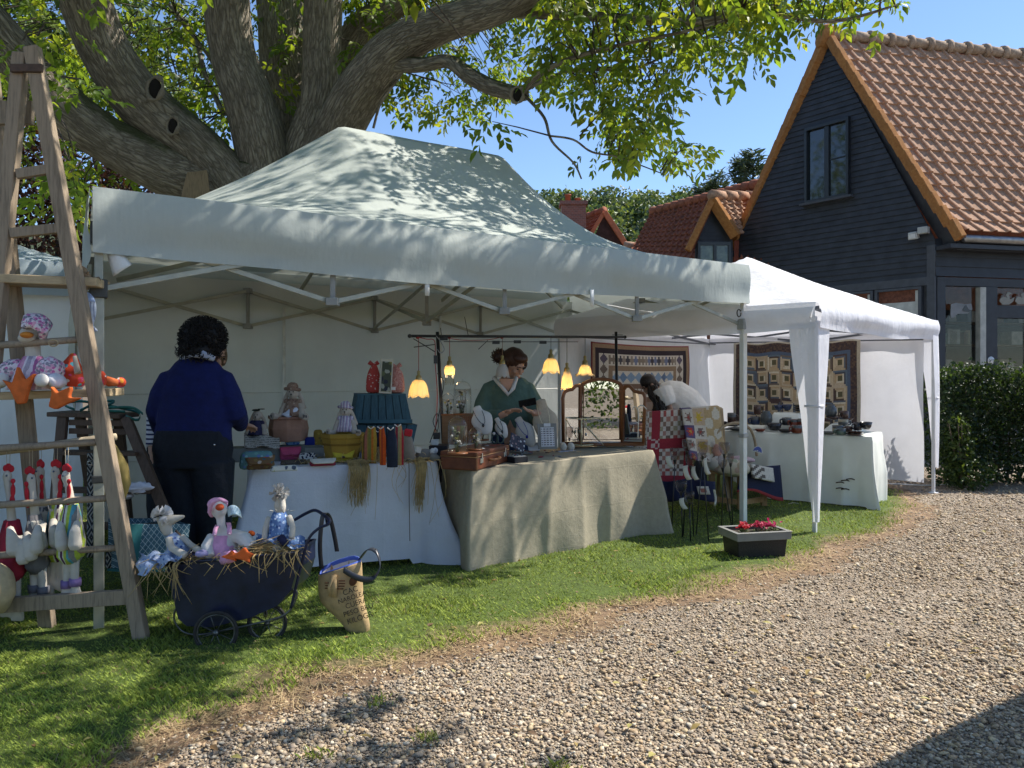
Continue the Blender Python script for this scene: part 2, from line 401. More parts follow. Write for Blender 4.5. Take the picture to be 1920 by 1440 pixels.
def stones():
    t = (1+5**.5)/2
    iv = np.array([(-1, t, 0), (1, t, 0), (-1, -t, 0), (1, -t, 0), (0, -1, t), (0, 1, t), (0, -1, -t), (0, 1, -t), (t, 0, -1), (t, 0, 1), (-t, 0, -1), (-t, 0, 1)])/1.9
    fi = np.array([(0, 11, 5), (0, 5, 1), (0, 1, 7), (0, 7, 10), (0, 10, 11), (1, 5, 9), (5, 11, 4), (11, 10, 2), (10, 7, 6), (7, 1, 8), (3, 9, 4), (3, 4, 2), (3, 2, 6), (3, 6, 8), (3, 8, 9), (4, 9, 5), (2, 4, 11), (6, 2, 10), (8, 6, 7), (9, 8, 1)])
    P = np.concatenate([scatter(175000, 2.3, 9.5, -.75, .82, 1.15), scatter(18000, 5.0, 12, .35, .8, 1.0)])
    d = sdist(P); keep = (d < .06) & (RNG.random(len(P)) < np.clip(.22-d*1.9, 0, 1)); P = P[keep]; d = d[keep]; n = len(P)
    keep = RNG.random(len(P)) < .35+1.1*fbm(P, 1.4, 51)+.4*fbm(P, 4.5, 52)-.15; P = P[keep]
    keep = ~((P[:, 1] > 8.95) & (P[:, 0] < 4.9)); P = P[keep]; n = len(P)
    r = np.clip(np.exp(RNG.normal(-5.2, .42, n)), .0035, .016)*(1+np.clip(P[:, 1]-5, 0, 4)*.06)
    v = iv[None]*(1+RNG.normal(0, .17, (n, 12, 1)))*np.stack([r*RNG.uniform(.8, 1.5, n), r*RNG.uniform(.7, 1.1, n), r*RNG.uniform(.35, .75, n)], 1)[:, None, :]
    a = RNG.uniform(0, 6.28, n); b = RNG.normal(0, .45, n); ca, sa, cb, sb = np.cos(a), np.sin(a), np.cos(b), np.sin(b)
    x = v[..., 0]; y = v[..., 1]; z = v[..., 2]
    y, z = y*cb[:, None]-z*sb[:, None], y*sb[:, None]+z*cb[:, None]; x, y = x*ca[:, None]-y*sa[:, None], x*sa[:, None]+y*ca[:, None]
    pos = np.stack([P[:, 0], P[:, 1], r*RNG.uniform(.1, .75, n)], 1)
    vv = (np.stack([x, y, z], -1)+pos[:, None]).reshape(-1, 3)
    ff = (fi[None]+12*np.arange(n)[:, None, None]).reshape(-1, 3)
    pal = np.array([(.44, .35, .26), (.36, .28, .205), (.49, .41, .32), (.30, .25, .21), (.56, .51, .44), (.40, .30, .20), (.22, .18, .15), (.46, .39, .31), (.50, .41, .28), (.33, .29, .25), (.42, .38, .33)])
    c = pal[RNG.integers(0, len(pal), n)]*RNG.uniform(.75, 1.2, (n, 1))*np.array([1.06, 1.0, .88]); c = np.repeat(c, 20, 0)
    o = np_mesh('gravel_stones', vv, ff, 3, M('pebble', vc=True, rough=.8, var=.2, sc=90, bmp=.3, bsc=200), c)
    tag(o, 'loose tan and grey flint gravel covering the drive', 'gravel', kind='stuff')
stones()
def grass():
    P = scatter(330000, 2.5, 10.5, -.95, .62, 1.3); d = sdist(P); k = (d > .03) & (RNG.random(len(P)) < np.clip(d*3.5+.02, 0, 1))
    k &= fbm(P, 2.3, 11)*.6+fbm(P, 6, 12)*.4+np.clip(d*1.2, 0, .5) > .42
    P = P[k]; wc = scatter(5, 2.6, 3.4, -.4, .1, 1.0); wc = wc[sdist(wc) < -.25]; P = np.concatenate([P, np.repeat(wc, 45, 0)+RNG.normal(0, .028, (len(wc)*45, 2))]); n = len(P); s = P[:, 1]/4
    a = RNG.uniform(0, 6.28, n); h = RNG.uniform(.018, .042, n)*(.75+.5*fbm(P, 3.3, 13)); wd = .0022*np.clip(s, .8, 2.2)*RNG.uniform(.8, 1.6, n); ln = RNG.uniform(.2, 1.0, n)*h
    dx, dy = np.cos(a), np.sin(a); b = RNG.uniform(0, 6.28, n)
    z0 = np.full(n, .004)
    v = np.stack([np.stack([P[:, 0]-dy*wd, P[:, 1]+dx*wd, z0], 1), np.stack([P[:, 0]+dy*wd, P[:, 1]-dx*wd, z0], 1),
                  np.stack([P[:, 0]+dx*ln*.35+dy*wd*.8, P[:, 1]+dy*ln*.35-dx*wd*.8, z0+h*.6], 1), np.stack([P[:, 0]+dx*ln, P[:, 1]+dy*ln, z0+h], 1)], 1).reshape(-1, 3)
    f = (np.array([0, 1, 2, 3])[None]+4*np.arange(n)[:, None])
    u = RNG.random((n, 1)); q = fbm(P, 1.3, 21)[:, None]; c = (1-u)*np.array([.21, .27, .04])+u*np.array([.37, .44, .085]); c = c*(.7+.5*q)*(.8+.4*fbm(P, .55, 23)[:, None])
    dry = RNG.random(n) < .05; c[dry] = (.33, .27, .13)
    m = M('grass_blade', vc=True, rough=.6, var=.1, sc=3, bmp=0, spec=.3, transl=.35)
    tag(np_mesh('grass', v, f, 4, m, c), 'short mown green lawn grass in front of the tents', 'grass', kind='stuff')
    # straw-dry grass along the worn edge
    P = scatter(120000, 2.4, 10, -.75, .62, 1.2); d = sdist(P); k = np.abs(d-.03) < RNG.exponential(.085, len(P)); P = P[k]; n = len(P)
    a = RNG.uniform(0, 6.28, n); ln = RNG.uniform(.02, .065, n); wd = .0012*P[:, 1]/3
    dx, dy = np.cos(a), np.sin(a); z0 = RNG.uniform(.008, .02, n); z1 = z0+RNG.uniform(-.004, .018, n)
    v = np.stack([np.stack([P[:, 0]-dy*wd, P[:, 1]+dx*wd, z0], 1), np.stack([P[:, 0]+dy*wd, P[:, 1]-dx*wd, z0], 1), np.stack([P[:, 0]+dx*ln+dy*wd, P[:, 1]+dy*ln-dx*wd, z1], 1), np.stack([P[:, 0]+dx*ln-dy*wd, P[:, 1]+dy*ln+dx*wd, z1], 1)], 1).reshape(-1, 3)
    f = (np.array([0, 1, 2, 3])[None]+4*np.arange(n)[:, None]); u = RNG.random((n, 1)); c = (1-u)*np.array([.34, .22, .11])+u*np.array([.52, .40, .22])
    tag(np_mesh('dry_grass', v, f, 4, M('straw_blade', vc=True, rough=.8, var=.1, bmp=0, transl=.15), c), 'straw coloured dry grass along the worn lawn edge', 'dry grass', kind='stuff')
grass()

# ================================================================ leaves
def leaf_mat(name, tr=.45, rough=.5, spec=.35):
    if name in MATS: return MATS[name]
    m = M(name, vc=True, rough=rough, var=.08, sc=4, bmp=0, spec=spec)
    nt = m.node_tree; b = nt.nodes['Principled BSDF']; col = b.inputs['Base Color'].links[0].from_socket
    h = nt.nodes.new('ShaderNodeMix'); h.data_type = 'RGBA'; h.blend_type = 'MULTIPLY'; h.inputs[0].default_value = 1
    L(nt, col, h.inputs[6]); h.inputs[7].default_value = (2.6, 2.3, .8, 1)
    add_transl(nt, b, tr, h.outputs[2]); return m
def rnd_dirs(n): v = RNG.normal(0, 1, (n, 3)); return v/np.linalg.norm(v, axis=1, keepdims=True)
def nrm(v): return v/np.maximum(np.linalg.norm(v, axis=-1, keepdims=True), 1e-9)
def leaflets(base, dirs, nor, ln, wd, cols, name, mat, fold=.18):
    """each leaflet: six points, folded along its midrib (4 triangles)"""
    n = len(base); sd = nrm(np.cross(dirs, nor)); nor = np.cross(sd, dirs); ln = ln[:, None]; wd = wd[:, None]
    m = base+dirs*ln*.5+nor*ln*.03; tip = base+dirs*ln-nor*ln*.16
    l = base+dirs*ln*.46+sd*wd*.5+nor*wd*fold; r = base+dirs*ln*.46-sd*wd*.5+nor*wd*fold
    l2 = base+dirs*ln*.78+sd*wd*.3+nor*(wd*fold-ln*.07); r2 = base+dirs*ln*.78-sd*wd*.3+nor*(wd*fold-ln*.07)
    v = np.stack([base, l, l2, tip, r2, r, m], 1).reshape(-1, 3)
    f = (np.array([(0, 6, 1, 1), (0, 5, 6, 6), (1, 6, 3, 2), (6, 5, 4, 3)])[None]+7*np.arange(n)[:, None, None]).reshape(-1, 4)
    tri = np.array([(0, 6, 1), (0, 5, 6), (1, 6, 2), (6, 3, 2), (6, 4, 3), (6, 5, 4)]); f = (tri[None]+7*np.arange(n)[:, None, None]).reshape(-1, 3)
    return np_mesh(name, v, f, 3, mat, np.repeat(cols, 6, 0), True)
def cloud(name, pts, size, pal, mat, up=.4, aspect=.6):
    """single leaves scattered at points"""
    n = len(pts); d = nrm(rnd_dirs(n)+np.array([0, 0, -.35])); nn = nrm(rnd_dirs(n)+np.array([0, 0, up]))
    ln = size*RNG.uniform(.6, 1.3, n); pal = np.array(pal); c = pal[RNG.integers(0, len(pal), n)]*RNG.uniform(.7, 1.25, (n, 1))
    return leaflets(pts, d, nn, ln, ln*aspect, c, name, mat)
def blob_pts(n, c, r, shell=.55):
    d = rnd_dirs(n); k = (shell+(1-shell)*RNG.random(n))**.6
    return np.array(c)+d*np.array(r)*k[:, None]
# ================================================================ walnut tree
bark = None
def bark_mat():
    m, nt, b = nodes('walnut_bark'); av = nt.nodes.new('ShaderNodeAttribute'); av.attribute_name = 'along'; mp = nt.nodes.new('ShaderNodeMapping'); mp.inputs['Scale'].default_value = (1.5, 1.5, .26); L(nt, av.outputs['Vector'], mp.inputs[0]); co = mp.outputs[0]
    v = nt.nodes.new('ShaderNodeTexVoronoi'); v.feature = 'DISTANCE_TO_EDGE'; v.inputs['Scale'].default_value = 14
    wn = noise_(nt, co, 5, 4); ad = nt.nodes.new('ShaderNodeVectorMath'); ad.operation = 'MULTIPLY_ADD'; L(nt, wn.outputs['Color'], ad.inputs[0]); ad.inputs[1].default_value = (.30,)*3; L(nt, co, ad.inputs[2]); L(nt, ad.outputs[0], v.inputs['Vector'])
    n = noise_(nt, ocoord(nt), 2.2, 5, .65); n2 = noise_(nt, co, 34, 5)
    cr = ramp(nt, v.outputs['Distance'], [(0, .25), (.12, .7), (.4, 1.0)])
    h = val(nt, 'ADD', val(nt, 'MULTIPLY', cr, 1.0), val(nt, 'MULTIPLY', n2.outputs['Fac'], .5))
    c = ramp(nt, val(nt, 'ADD', val(nt, 'MULTIPLY', n2.outputs['Fac'], .6), val(nt, 'MULTIPLY', n.outputs['Fac'], .4)), [(.3, (.16, .13, .095)), (.5, (.31, .265, .205)), (.68, (.48, .425, .345))])
    c = mixc(nt, cr, (.10, .082, .064), c)
    g = nt.nodes.new('ShaderNodeNewGeometry'); sp = nt.nodes.new('ShaderNodeSeparateXYZ'); L(nt, g.outputs['Normal'], sp.inputs[0])
    moss = ramp(nt, val(nt, 'ADD', val(nt, 'MULTIPLY', sp.outputs[2], .55), val(nt, 'MULTIPLY', n.outputs['Fac'], .9)), [(.68, 0.0), (.82, .8)])
    c = mixc(nt, moss, c, (.05, .062, .016)); L(nt, c, b.inputs['Base Color']); b.inputs['Roughness'].default_value = .92; b.inputs['Specular IOR Level'].default_value = .2
    bump(nt, b, h, .8, .03); return m
bark = bark_mat()
tree = thing('walnut_tree', 'huge old walnut tree with thick forking limbs behind the grey green tent', 'tree', at(500, 430, 10.2).xy.to_3d())
def limb(pts, wpx, n=22, seg=10, name='limb', amp=.10, parent=None):
    """pts (px,py,Y); wpx = width in photo pixels along the limb"""
    P = spline([at(*p) for p in pts], seg*(len(pts)-1)); Ys = np.interp(np.linspace(0, 1, len(P)), np.linspace(0, 1, len(pts)), [p[2] for p in pts])
    W = np.interp(np.linspace(0, 1, len(P)), np.linspace(0, 1, len(wpx)), wpx); R = [float(a/F*y/2) for a, y in zip(W, Ys)]
    b = MB(); off = random.random()*50
    def rf(i, a): p = P[i]; return 1+amp*(mnoise.noise(V(math.cos(a)*1.3+off, math.sin(a)*1.3, p.length*1.4))+.45*mnoise.noise(V(math.cos(a)*4+off, math.sin(a)*4, p.length*3)))
    b.tube(P, R, n, rfn=rf); o = b.build(name, bark, parent or tree); at_ = o.data.attributes.new('along', 'FLOAT_VECTOR', 'POINT'); d_ = 0; out = []
    for i in range(len(P)):
        d_ += (P[i]-P[i-1]).length if i else 0
        for k in range(n): a = 2*PI*k/n; out += [math.cos(a)*R[i], math.sin(a)*R[i], d_+off]
    at_.data.foreach_set('vector', out); return o, P
tr, _ = limb([(500, 760, 10.2), (490, 560, 10.1), (480, 430, 10.0), (500, 330, 10.0)], [300, 240, 210, 170], 28, name='trunk')
LM = []
for pts, wd in [
    ([(480, 450, 9.9), (385, 352, 9.6), (300, 311, 9.3), (200, 262, 9.0), (100, 187, 8.6), (30, 105, 8.2), (-70, -20, 7.8)], [150, 112, 100, 84, 90, 80, 66]),
    ([(490, 440, 9.8), (395, 305, 9.5), (272, 198, 9.2), (200, 100, 8.9), (155, -8, 8.5), (110, -110, 8.0)], [130, 94, 98, 92, 92, 84]),
    ([(515, 430, 9.9), (494, 300, 9.7), (470, 200, 9.6), (437, 100, 9.5), (425, 0, 9.3), (424, -70, 9.2)], [125, 96, 92, 80, 82, 80]),
    ([(540, 420, 10.5), (550, 260, 10.6), (535, 120, 10.7), (525, -60, 10.8)], [120, 110, 95, 85]),
    ([(545, 420, 10.0), (572, 290, 9.9), (598, 195, 9.8), (603, 95, 9.7), (609, -60, 9.5)], [120, 88, 72, 70, 70]),
    ([(570, 400, 10.0), (640, 235, 9.4), (690, 150, 9.0), (745, 88, 8.6), (830, 45, 8.2), (930, 15, 7.7), (1040, -45, 7.2)], [110, 88, 88, 80, 66, 60, 50]),
    ([(600, 260, 10.6), (660, 80, 10.3), (730, 18, 10.0), (830, -50, 9.6)], [70, 60, 52, 44])]:
    LM.append(limb(pts, wd)[1])
brs = [([(690, 130, 8.95), (735, 120, 8.7), (790, 122, 8.4), (840, 115, 8.2), (880, 142, 8.0), (930, 166, 7.8), (985, 178, 7.6)], [44, 36, 28, 25, 30, 30, 24]),
    ([(975, 176, 7.6), (1010, 140, 7.4), (1070, 110, 7.2), (1160, 85, 7.0), (1280, 60, 6.8), (1390, 30, 6.7)], [14, 12, 9, 7, 6, 4]),
    ([(985, 180, 7.6), (1020, 220, 7.4), (1035, 265, 7.3), (1075, 305, 7.2), (1090, 335, 7.1)], [7, 6, 5, 4, 3]),
    ([(1033, 255, 7.3), (1075, 262, 7.2), (1110, 285, 7.2), (1160, 295, 7.2), (1240, 325, 7.2)], [4, 4, 4, 3, 2]),
    ([(975, 175, 7.6), (1060, 135, 7.8), (1200, 125, 8.0), (1300, 70, 8.2)], [8, 6, 5, 3]),
    ([(930, 20, 7.7), (1100, 30, 7.5), (1290, 40, 7.3), (1430, 25, 7.2), (1560, 40, 7.1), (1680, 10, 7.0)], [26, 20, 16, 12, 8, 4]),
    ([(420, 215, 10.6), (385, 140, 10.8), (360, 60, 10.9), (290, -20, 11)], [10, 9, 8, 7]), ([(430, 215, 10.4), (400, 120, 10.4), (330, 30, 10.4)], [8, 7, 5]),
    ([(700, 240, 8.9), (715, 190, 8.9), (745, 150, 8.8)], [5, 5, 6])]
for pts, wd in brs: LM.append(limb(pts, wd, 8, 6, 'branch', .06)[1])
kn = MB()
for px, py, Y, r in ((291, 166, 8.85, 20), (324, 236, 9.0, 15), (970, 178, 7.42, 14)):
    c = at(px, py, Y); rr = mpx(r, Y); n = (V(0, -.95, 0)+V(-.25, 0, .1)).normalized(); s, u = frame(n)
    pts = [c+s*math.cos(a)*rr*.85+u*math.sin(a)*rr*1.15 for a in np.linspace(0, 2*PI, 14, endpoint=False)]
    kn = MB(); kn.tube(pts, [rr*.2*(1+.5*math.sin(k*1.7)) for k in range(14)], 8, closed=True, col=(.24, .20, .15)); kn.ell(c, (rr*.6, rr*.15, rr*.95), None, 10, 6, col=(.012, .009, .007)); kn.build('knot_hole', M('knot_wood', vc=True, rough=.9, var=.2, sc=30), tree)
def inpoly_px(px, py, poly): return inside(np.stack([px, py], 1), np.array(poly, float))
CR_R = [(640, -400), (640, 160), (690, 180), (735, 205), (790, 215), (860, 225), (905, 225), (940, 240), (950, 215), (930, 170), (985, 150), (1030, 160), (1062, 150), (1085, 170), (1110, 205), (1140, 215), (1120, 265), (1105, 300), (1145, 305), (1170, 270), (1215, 285), (1255, 265), (1285, 298), (1318, 282), (1300, 250), (1262, 230), (1262, 180), (1280, 135), (1300, 115), (1340, 100), (1400, 105), (1435, 95), (1465, 60), (1500, 42), (1540, 30), (1580, 22), (1640, 25), (1690, -10), (1720, -400)]
CR_L = [(-900, -400), (640, -400), (640, 150), (600, 215), (430, 245), (330, 290), (270, 335), (190, 350), (130, 400), (100, 330), (-900, 330)]
LIT = [(330, 1240), (520, 1190), (690, 1125), (1000, 1078), (960, 1045), (1350, 1000), (1460, 985), (1640, 940), (1920, 925), (2400, 930), (2400, 1440), (720, 1440), (640, 1320), (520, 1310), (330, 1292)]
def proj(P): return CX+F*P[:, 0]/P[:, 1], HY-F*(P[:, 2]-CH)/P[:, 1]
def shadow_ok(P, keep=.03):  # shapes the crown: drops most leaves whose shadow would fall on sunlit areas
    sv = np.array(SUN); g = P-sv*(P[:, 2:3]/sv[2]); gy = np.maximum(g[:, 1], .3)
    lit = inpoly_px(CX+F*g[:, 0]/gy, HY+F*CH/gy, LIT) & (g[:, 1] > .3)
    q = P-sv*((P[:, 2:3]-2.2)/sv[2]); wt = inside(q[:, :2], np.array([(2.3, 6.5), (5.4, 9.0), (2.9, 11.6), (.9, 8.9)]))
    # crown thinned where it would shade the front of the beige table
    q = P-sv*((P[:, 2:3]-.45)/sv[2]); wt |= inside(q[:, :2], np.array([(.05, 5.4), (1.6, 6.5), (1.2, 7.2), (-.25, 6.0)]))
    return (~lit & ~wt) | (RNG.random(len(P)) < keep)
def crown_pts():
    out = []
    # seen foliage to the right of the trunk
    n = 1750; px = RNG.uniform(640, 1740, n); py = RNG.uniform(-120, 360, n); Y = np.where((px < 1010) & (py < 215), RNG.uniform(9.4, 11.5, n), RNG.uniform(6.6, 9.3, n))
    k = inpoly_px(px, py, CR_R); k &= RNG.random(n) < .75+.25*(fbm(np.stack([px, py], 1), .012, 31) > .42); px, py, Y = px[k], py[k], Y[k]
    P = np.stack([(px-CX)/F*Y, Y, CH-(py-HY)/F*Y], 1); out.append(P[shadow_ok(P, .25)])
    # left of and behind the trunk
    n = 900; px = RNG.uniform(-150, 640, n); py = RNG.uniform(-200, 400, n); Y = RNG.uniform(9.6, 13, n)
    k = inpoly_px(px, py, CR_L) & ((fbm(np.stack([px, py], 1), .011, 33) > .36) | ((px < 230) & (py < 270))); px, py, Y = px[k], py[k], Y[k]
    out.append(np.stack([(px-CX)/F*Y, Y, CH-(py-HY)/F*Y], 1))
    px = np.concatenate([RNG.uniform(100, 180, 14), RNG.uniform(-20, 200, 14)]); py = np.concatenate([RNG.uniform(270, 390, 14), RNG.uniform(40, 200, 14)]); Y = RNG.uniform(5.5, 7, 28); out.append(np.stack([(px-CX)/F*Y, Y, CH-(py-HY)/F*Y], 1))
    # the high crown above and beside the frame: a hollow dome carried by the limbs
    n = 12500; P = np.stack([RNG.uniform(-8.5, 5.2, n), RNG.uniform(2.2, 15, n), RNG.uniform(3.9, 9.5, n)], 1)
    q = (P-np.array([-1.6, 8.2, 4.2]))/np.array([6.6, 6.6, 5.2]); rr = np.linalg.norm(q, axis=1); k = (rr < 1) & (rr > .52)
    px, py = proj(P); inf = (px > -20) & (px < 1940) & (py > -25); ok = inpoly_px(px, py, CR_R) | inpoly_px(px, py, CR_L); k &= ~inf | (ok & (RNG.random(n) < .03))
    cl = fbm(P[:, :2]+P[:, 2:3]*.7, .9, 41); k &= cl > .30
    P = P[k]; out.append(P[shadow_ok(P)]); return np.concatenate(out)
C = crown_pts(); nC = len(C)
near = np.concatenate([np.array([tuple(p) for p in ln]) for ln in LM])
def build_crown():
    # compound leaves: rachis with seven leaflets, drooping
    per = 2; base = np.repeat(C, per, 0)+RNG.normal(0, .06, (nC*per, 3)); n = len(base)
    rd = rnd_dirs(n)*np.array([1, 1, .5])+np.array([0, 0, -.45]); rd = nrm(rd); sc = RNG.uniform(.55, .98, n)
    up = nrm(np.array([0, 0, 1.0])+RNG.normal(0, .45, (n, 3))); sd = nrm(np.cross(rd, up)); up = np.cross(sd, rd)
    B = []; D = []; N = []; LN = []; CC = []
    pal = np.array([(.075, .125, .02), (.09, .15, .024), (.11, .175, .03), (.14, .20, .032), (.19, .23, .035)]); tone = RNG.integers(0, 5, n)
    for s, side in ((.3, 1), (.3, -1), (.58, 1), (.6, -1), (.85, 1), (.88, -1), (1.0, 0)):
        L0 = .30*sc; droop = (s*s)[None] if hasattr(s, 'shape') else s*s
        b = base+rd*(L0*s)[:, None]-np.array([0, 0, 1])*(L0*.22*droop)[:, None]
        d = nrm(rd*(.75 if side else 1.0)+sd*side*.85+RNG.normal(0, .16, (n, 3))+np.array([0, 0, -.3]))
        B.append(b); D.append(d); N.append(nrm(up+RNG.normal(0, .25, (n, 3)))); LN.append(sc*(.15 if side == 0 else .10+.05*s)*RNG.uniform(.85, 1.15, n)); CC.append(pal[tone]*RNG.uniform(.8, 1.2, (n, 1)))
    B, D, N, LN, CC = map(np.concatenate, (B, D, N, LN, CC))
    o = leaflets(B, D, N, LN, LN*.47, CC, 'crown', leaf_mat('walnut_leaf', .5)); o.parent = tree; o.matrix_parent_inverse = Matrix.Translation(-ORG[tree.name])
    tw = MB()
    for k in range(nC):
        if k % 2: continue
        c = C[k]; d = near-c; j = np.argmin((d*d).sum(1)); t = V(*near[j])-V(*c); l = t.length
        a = V(*c); m = a+t.normalized()*min(l, .9)+V(0, 0, random.uniform(-.05, .15)); tw.tube([a, a.lerp(m, .5)+V(random.uniform(-.06, .06), random.uniform(-.06, .06), random.uniform(-.02, .08)), m], [.003, .006, .009], 4)
    tw.build('twigs', M('twig_bark', (.07, .055, .04), .9, .3, 20), tree)
build_crown()
def fallen():
    P = scatter(420, 2.5, 9, -.7, .7, 1.0); n = len(P); p = np.stack([P[:, 0], P[:, 1], np.full(n, .028)], 1); d = nrm(rnd_dirs(n)*np.array([1, 1, .15])); ln = RNG.uniform(.025, .06, n); c = np.array([(.30, .22, .08), (.22, .13, .06), (.34, .30, .10), (.16, .10, .06)])[RNG.integers(0, 4, n)]
    tag(leaflets(p, d, nrm(rnd_dirs(n)*.3+np.array([0, 0, 1.0])), ln, ln*.45, c, 'fallen_leaves', leaf_mat('dry_leaf', .1)), 'dry fallen leaves lying on the gravel and lawn', 'leaves', kind='stuff')
fallen()
wb = MB(); c = at(366, 350, 9.05); wb.prism([(-.15, -.22), (.2, -.22), (.12, .2), (-.1, .16)], c, V(1, .2, 0).normalized(), V(.05, .1, 1).normalized(), .03)
wb.build('wooden_board', wood('board_wood', (.24, .17, .10)), tg=('weathered plank nailed over a hollow at the foot of the walnut limbs', 'board'), bevel=.004)

# ================================================================ trees beyond
def bg_tree(name, label, base, h, blobs, n, size, pal, mat, group=None, trunk_r=.16, aspect=.6):
    t = thing(name, label, 'tree', base, group)
    b = MB(); b.tube(spline([V(*base), V(base[0]+.1, base[1], h*.4), V(base[0], base[1]+.1, h*.8)], 10), [trunk_r, trunk_r*.7, trunk_r*.3], 8)
    for c, r in blobs[:8]: b.tube([V(base[0], base[1], h*.3), V(*c)], [trunk_r*.4, trunk_r*.12], 5)
    b.build('trunk', M('dark_bark', (.07, .055, .045), .9, .3, 12), t)
    vol = np.array([r[0]*r[1]*r[2] for _, r in blobs])**.67; k = (vol/vol.sum()*n).astype(int)
    P = np.concatenate([blob_pts(int(q), c, r) for q, (c, r) in zip(k, blobs)])
    o = cloud('crown', P, size, pal, mat, aspect=aspect); o.parent = t; o.matrix_parent_inverse = Matrix.Translation(-Vector(base)); return t
GR = [(.035, .06, .015), (.05, .085, .02), (.07, .11, .025), (.10, .14, .03)]
PU = [(.035, .016, .018), (.05, .02, .022), (.075, .03, .028), (.05, .035, .02), (.11, .055, .045)]
def blobs_px(lst): return [(tuple(at(px, py, Y)), (mpx(rx_, Y), mpx(rx_, Y)*.8, mpx(ry_, Y))) for px, py, Y, rx_, ry_ in lst]
lm = leaf_mat('shade_leaf', .3)
bg_tree('copper_beech', 'dark purple copper beech standing behind the grey tents', (-7.5, 12.6, 0), 4.5, blobs_px([(60, 420, 12.5, 150, 110), (190, 400, 12.2, 120, 90), (260, 370, 12.4, 90, 70), (150, 300, 12.8, 110, 60), (20, 300, 12.8, 120, 90), (130, 480, 12.4, 160, 100), (-120, 380, 12.6, 140, 140)]), 11000, .10, PU, leaf_mat('beech_leaf', .2))
bg_tree('garden_tree', 'tall green tree whose leafy top shows between the walnut limbs', (-8.5, 17, 0), 9, blobs_px([(60, 130, 16.5, 150, 110), (200, 180, 17, 140, 100), (-80, 100, 17, 150, 160), (120, 20, 17, 160, 90), (300, 250, 17.5, 90, 70), (240, 90, 18, 80, 60)]), 8000, .17, GR, lm, None, .22)
bg_tree('garden_tree', 'thin young green tree seen in the gap between two walnut limbs', (-6.4, 19, 0), 9, blobs_px([(370, 200, 19, 60, 60), (330, 120, 19, 55, 60), (395, 90, 19.5, 40, 70), (300, 40, 19, 70, 40)]), 1500, .17, [(.06, .10, .02), (.09, .14, .03)], lm, None, .12)
# conifers behind the houses
def conifer(label, px, top, Y, wpx, group):
    b = at(px, 701, Y); b.z = 0; zt = at(px, top, Y).z; t = thing('conifer', label, 'conifer', b, group); r0 = mpx(wpx, Y)
    tk = MB(); tk.tube([b, V(b.x, b.y, zt-.3)], [.2, .03], 6); tk.build('trunk', MATS['dark_bark'], t)
    P = []; D = []
    for k in range(120):
        h = random.random()**.8; z = 2+(zt-2)*h; r = r0*(1-h)**.75*random.uniform(.6, 1.15)+.12; a = random.uniform(0, 6.28); d = V(math.cos(a), math.sin(a), random.uniform(-.05, .35))
        for q in range(34):
            s = random.random()**.6; P.append(V(b.x, b.y, z)+d*r*s+V(random.gauss(0, .1), random.gauss(0, .1), random.gauss(0, .08))); D.append(d+V(random.gauss(0, .4), random.gauss(0, .4), random.gauss(.2, .3)))
    P = np.array([tuple(p) for p in P]); D = nrm(np.array([tuple(p) for p in D])); n = len(P); c = np.array([(.05, .08, .045), (.075, .11, .055), (.04, .065, .04)])[RNG.integers(0, 3, n)]*RNG.uniform(.7, 1.3, (n, 1)); ln = RNG.uniform(.14, .3, n)
    o = leaflets(P, D, nrm(rnd_dirs(n)+np.array([0, 0, .6])), ln, ln*.22, c, 'crown', leaf_mat('needle', .12)); o.parent = t; o.matrix_parent_inverse = Matrix.Translation(-b)
for lb, a in (('narrow dark conifer rising highest beside the steep dark gable', (1412, 293, 26, 46)), ('dark conifer, second tallest of those behind the brick roof', (1388, 306, 27, 44)), ('broad low conifer spreading over the dormer ridge', (1345, 330, 25, 55)), ('lowest conifer, farthest from the dark gable', (1318, 352, 26, 40))): conifer(lb, *a, 'conifers behind the tiled roofs')
# wooded hill
h = MB(); h.sheet(lambda a, b: V(lerp(-140, 260, a), lerp(95, 320, b), -1+36*math.sin(min(1, b*2.4)*PI/2)*(1+.03*math.sin(a*19))), 30, 20)
tag(h.build('hill', M('hill_earth', (.05, .07, .03), .95, .3, .1, 0), origin=(0, 0, 0)), kind='structure')
def woodland():
    P = []; c = []
    for k in range(330):
        a = random.uniform(-.10, .34); Y = random.uniform(98, 200); x = a*Y; b = (Y-95)/225; z = -1+36*math.sin(min(1, b*2.4)*PI/2)
        r = random.uniform(3, 5.6); tone = np.array(random.choice([(.07, .11, .05), (.09, .135, .055), (.11, .16, .06), (.13, .175, .065), (.08, .12, .07)]))  # leaf tones lightened to stand in for distance haze
        for q in range(3):
            p = blob_pts(170, (x+random.uniform(-2, 2), Y+random.uniform(-2, 2), z+r*random.uniform(.5, 1.2)), (r*.7, r*.7, r*.65), .75); P.append(p); c.append(np.tile(tone*random.uniform(.8, 1.2), (170, 1)))
    P = np.concatenate(P); c = np.concatenate(c)*RNG.uniform(.7, 1.3, (len(P), 1)); n = len(P); ln = RNG.uniform(.5, 1.1, n)
    o = leaflets(P, nrm(rnd_dirs(n)), nrm(rnd_dirs(n)+np.array([0, -.3, .7])), ln, ln*.8, c, 'woodland', leaf_mat('wood_leaf', .2)); tag(o, 'wooded hillside of mixed green trees far beyond the roofs', 'woodland', kind='stuff')
woodland()
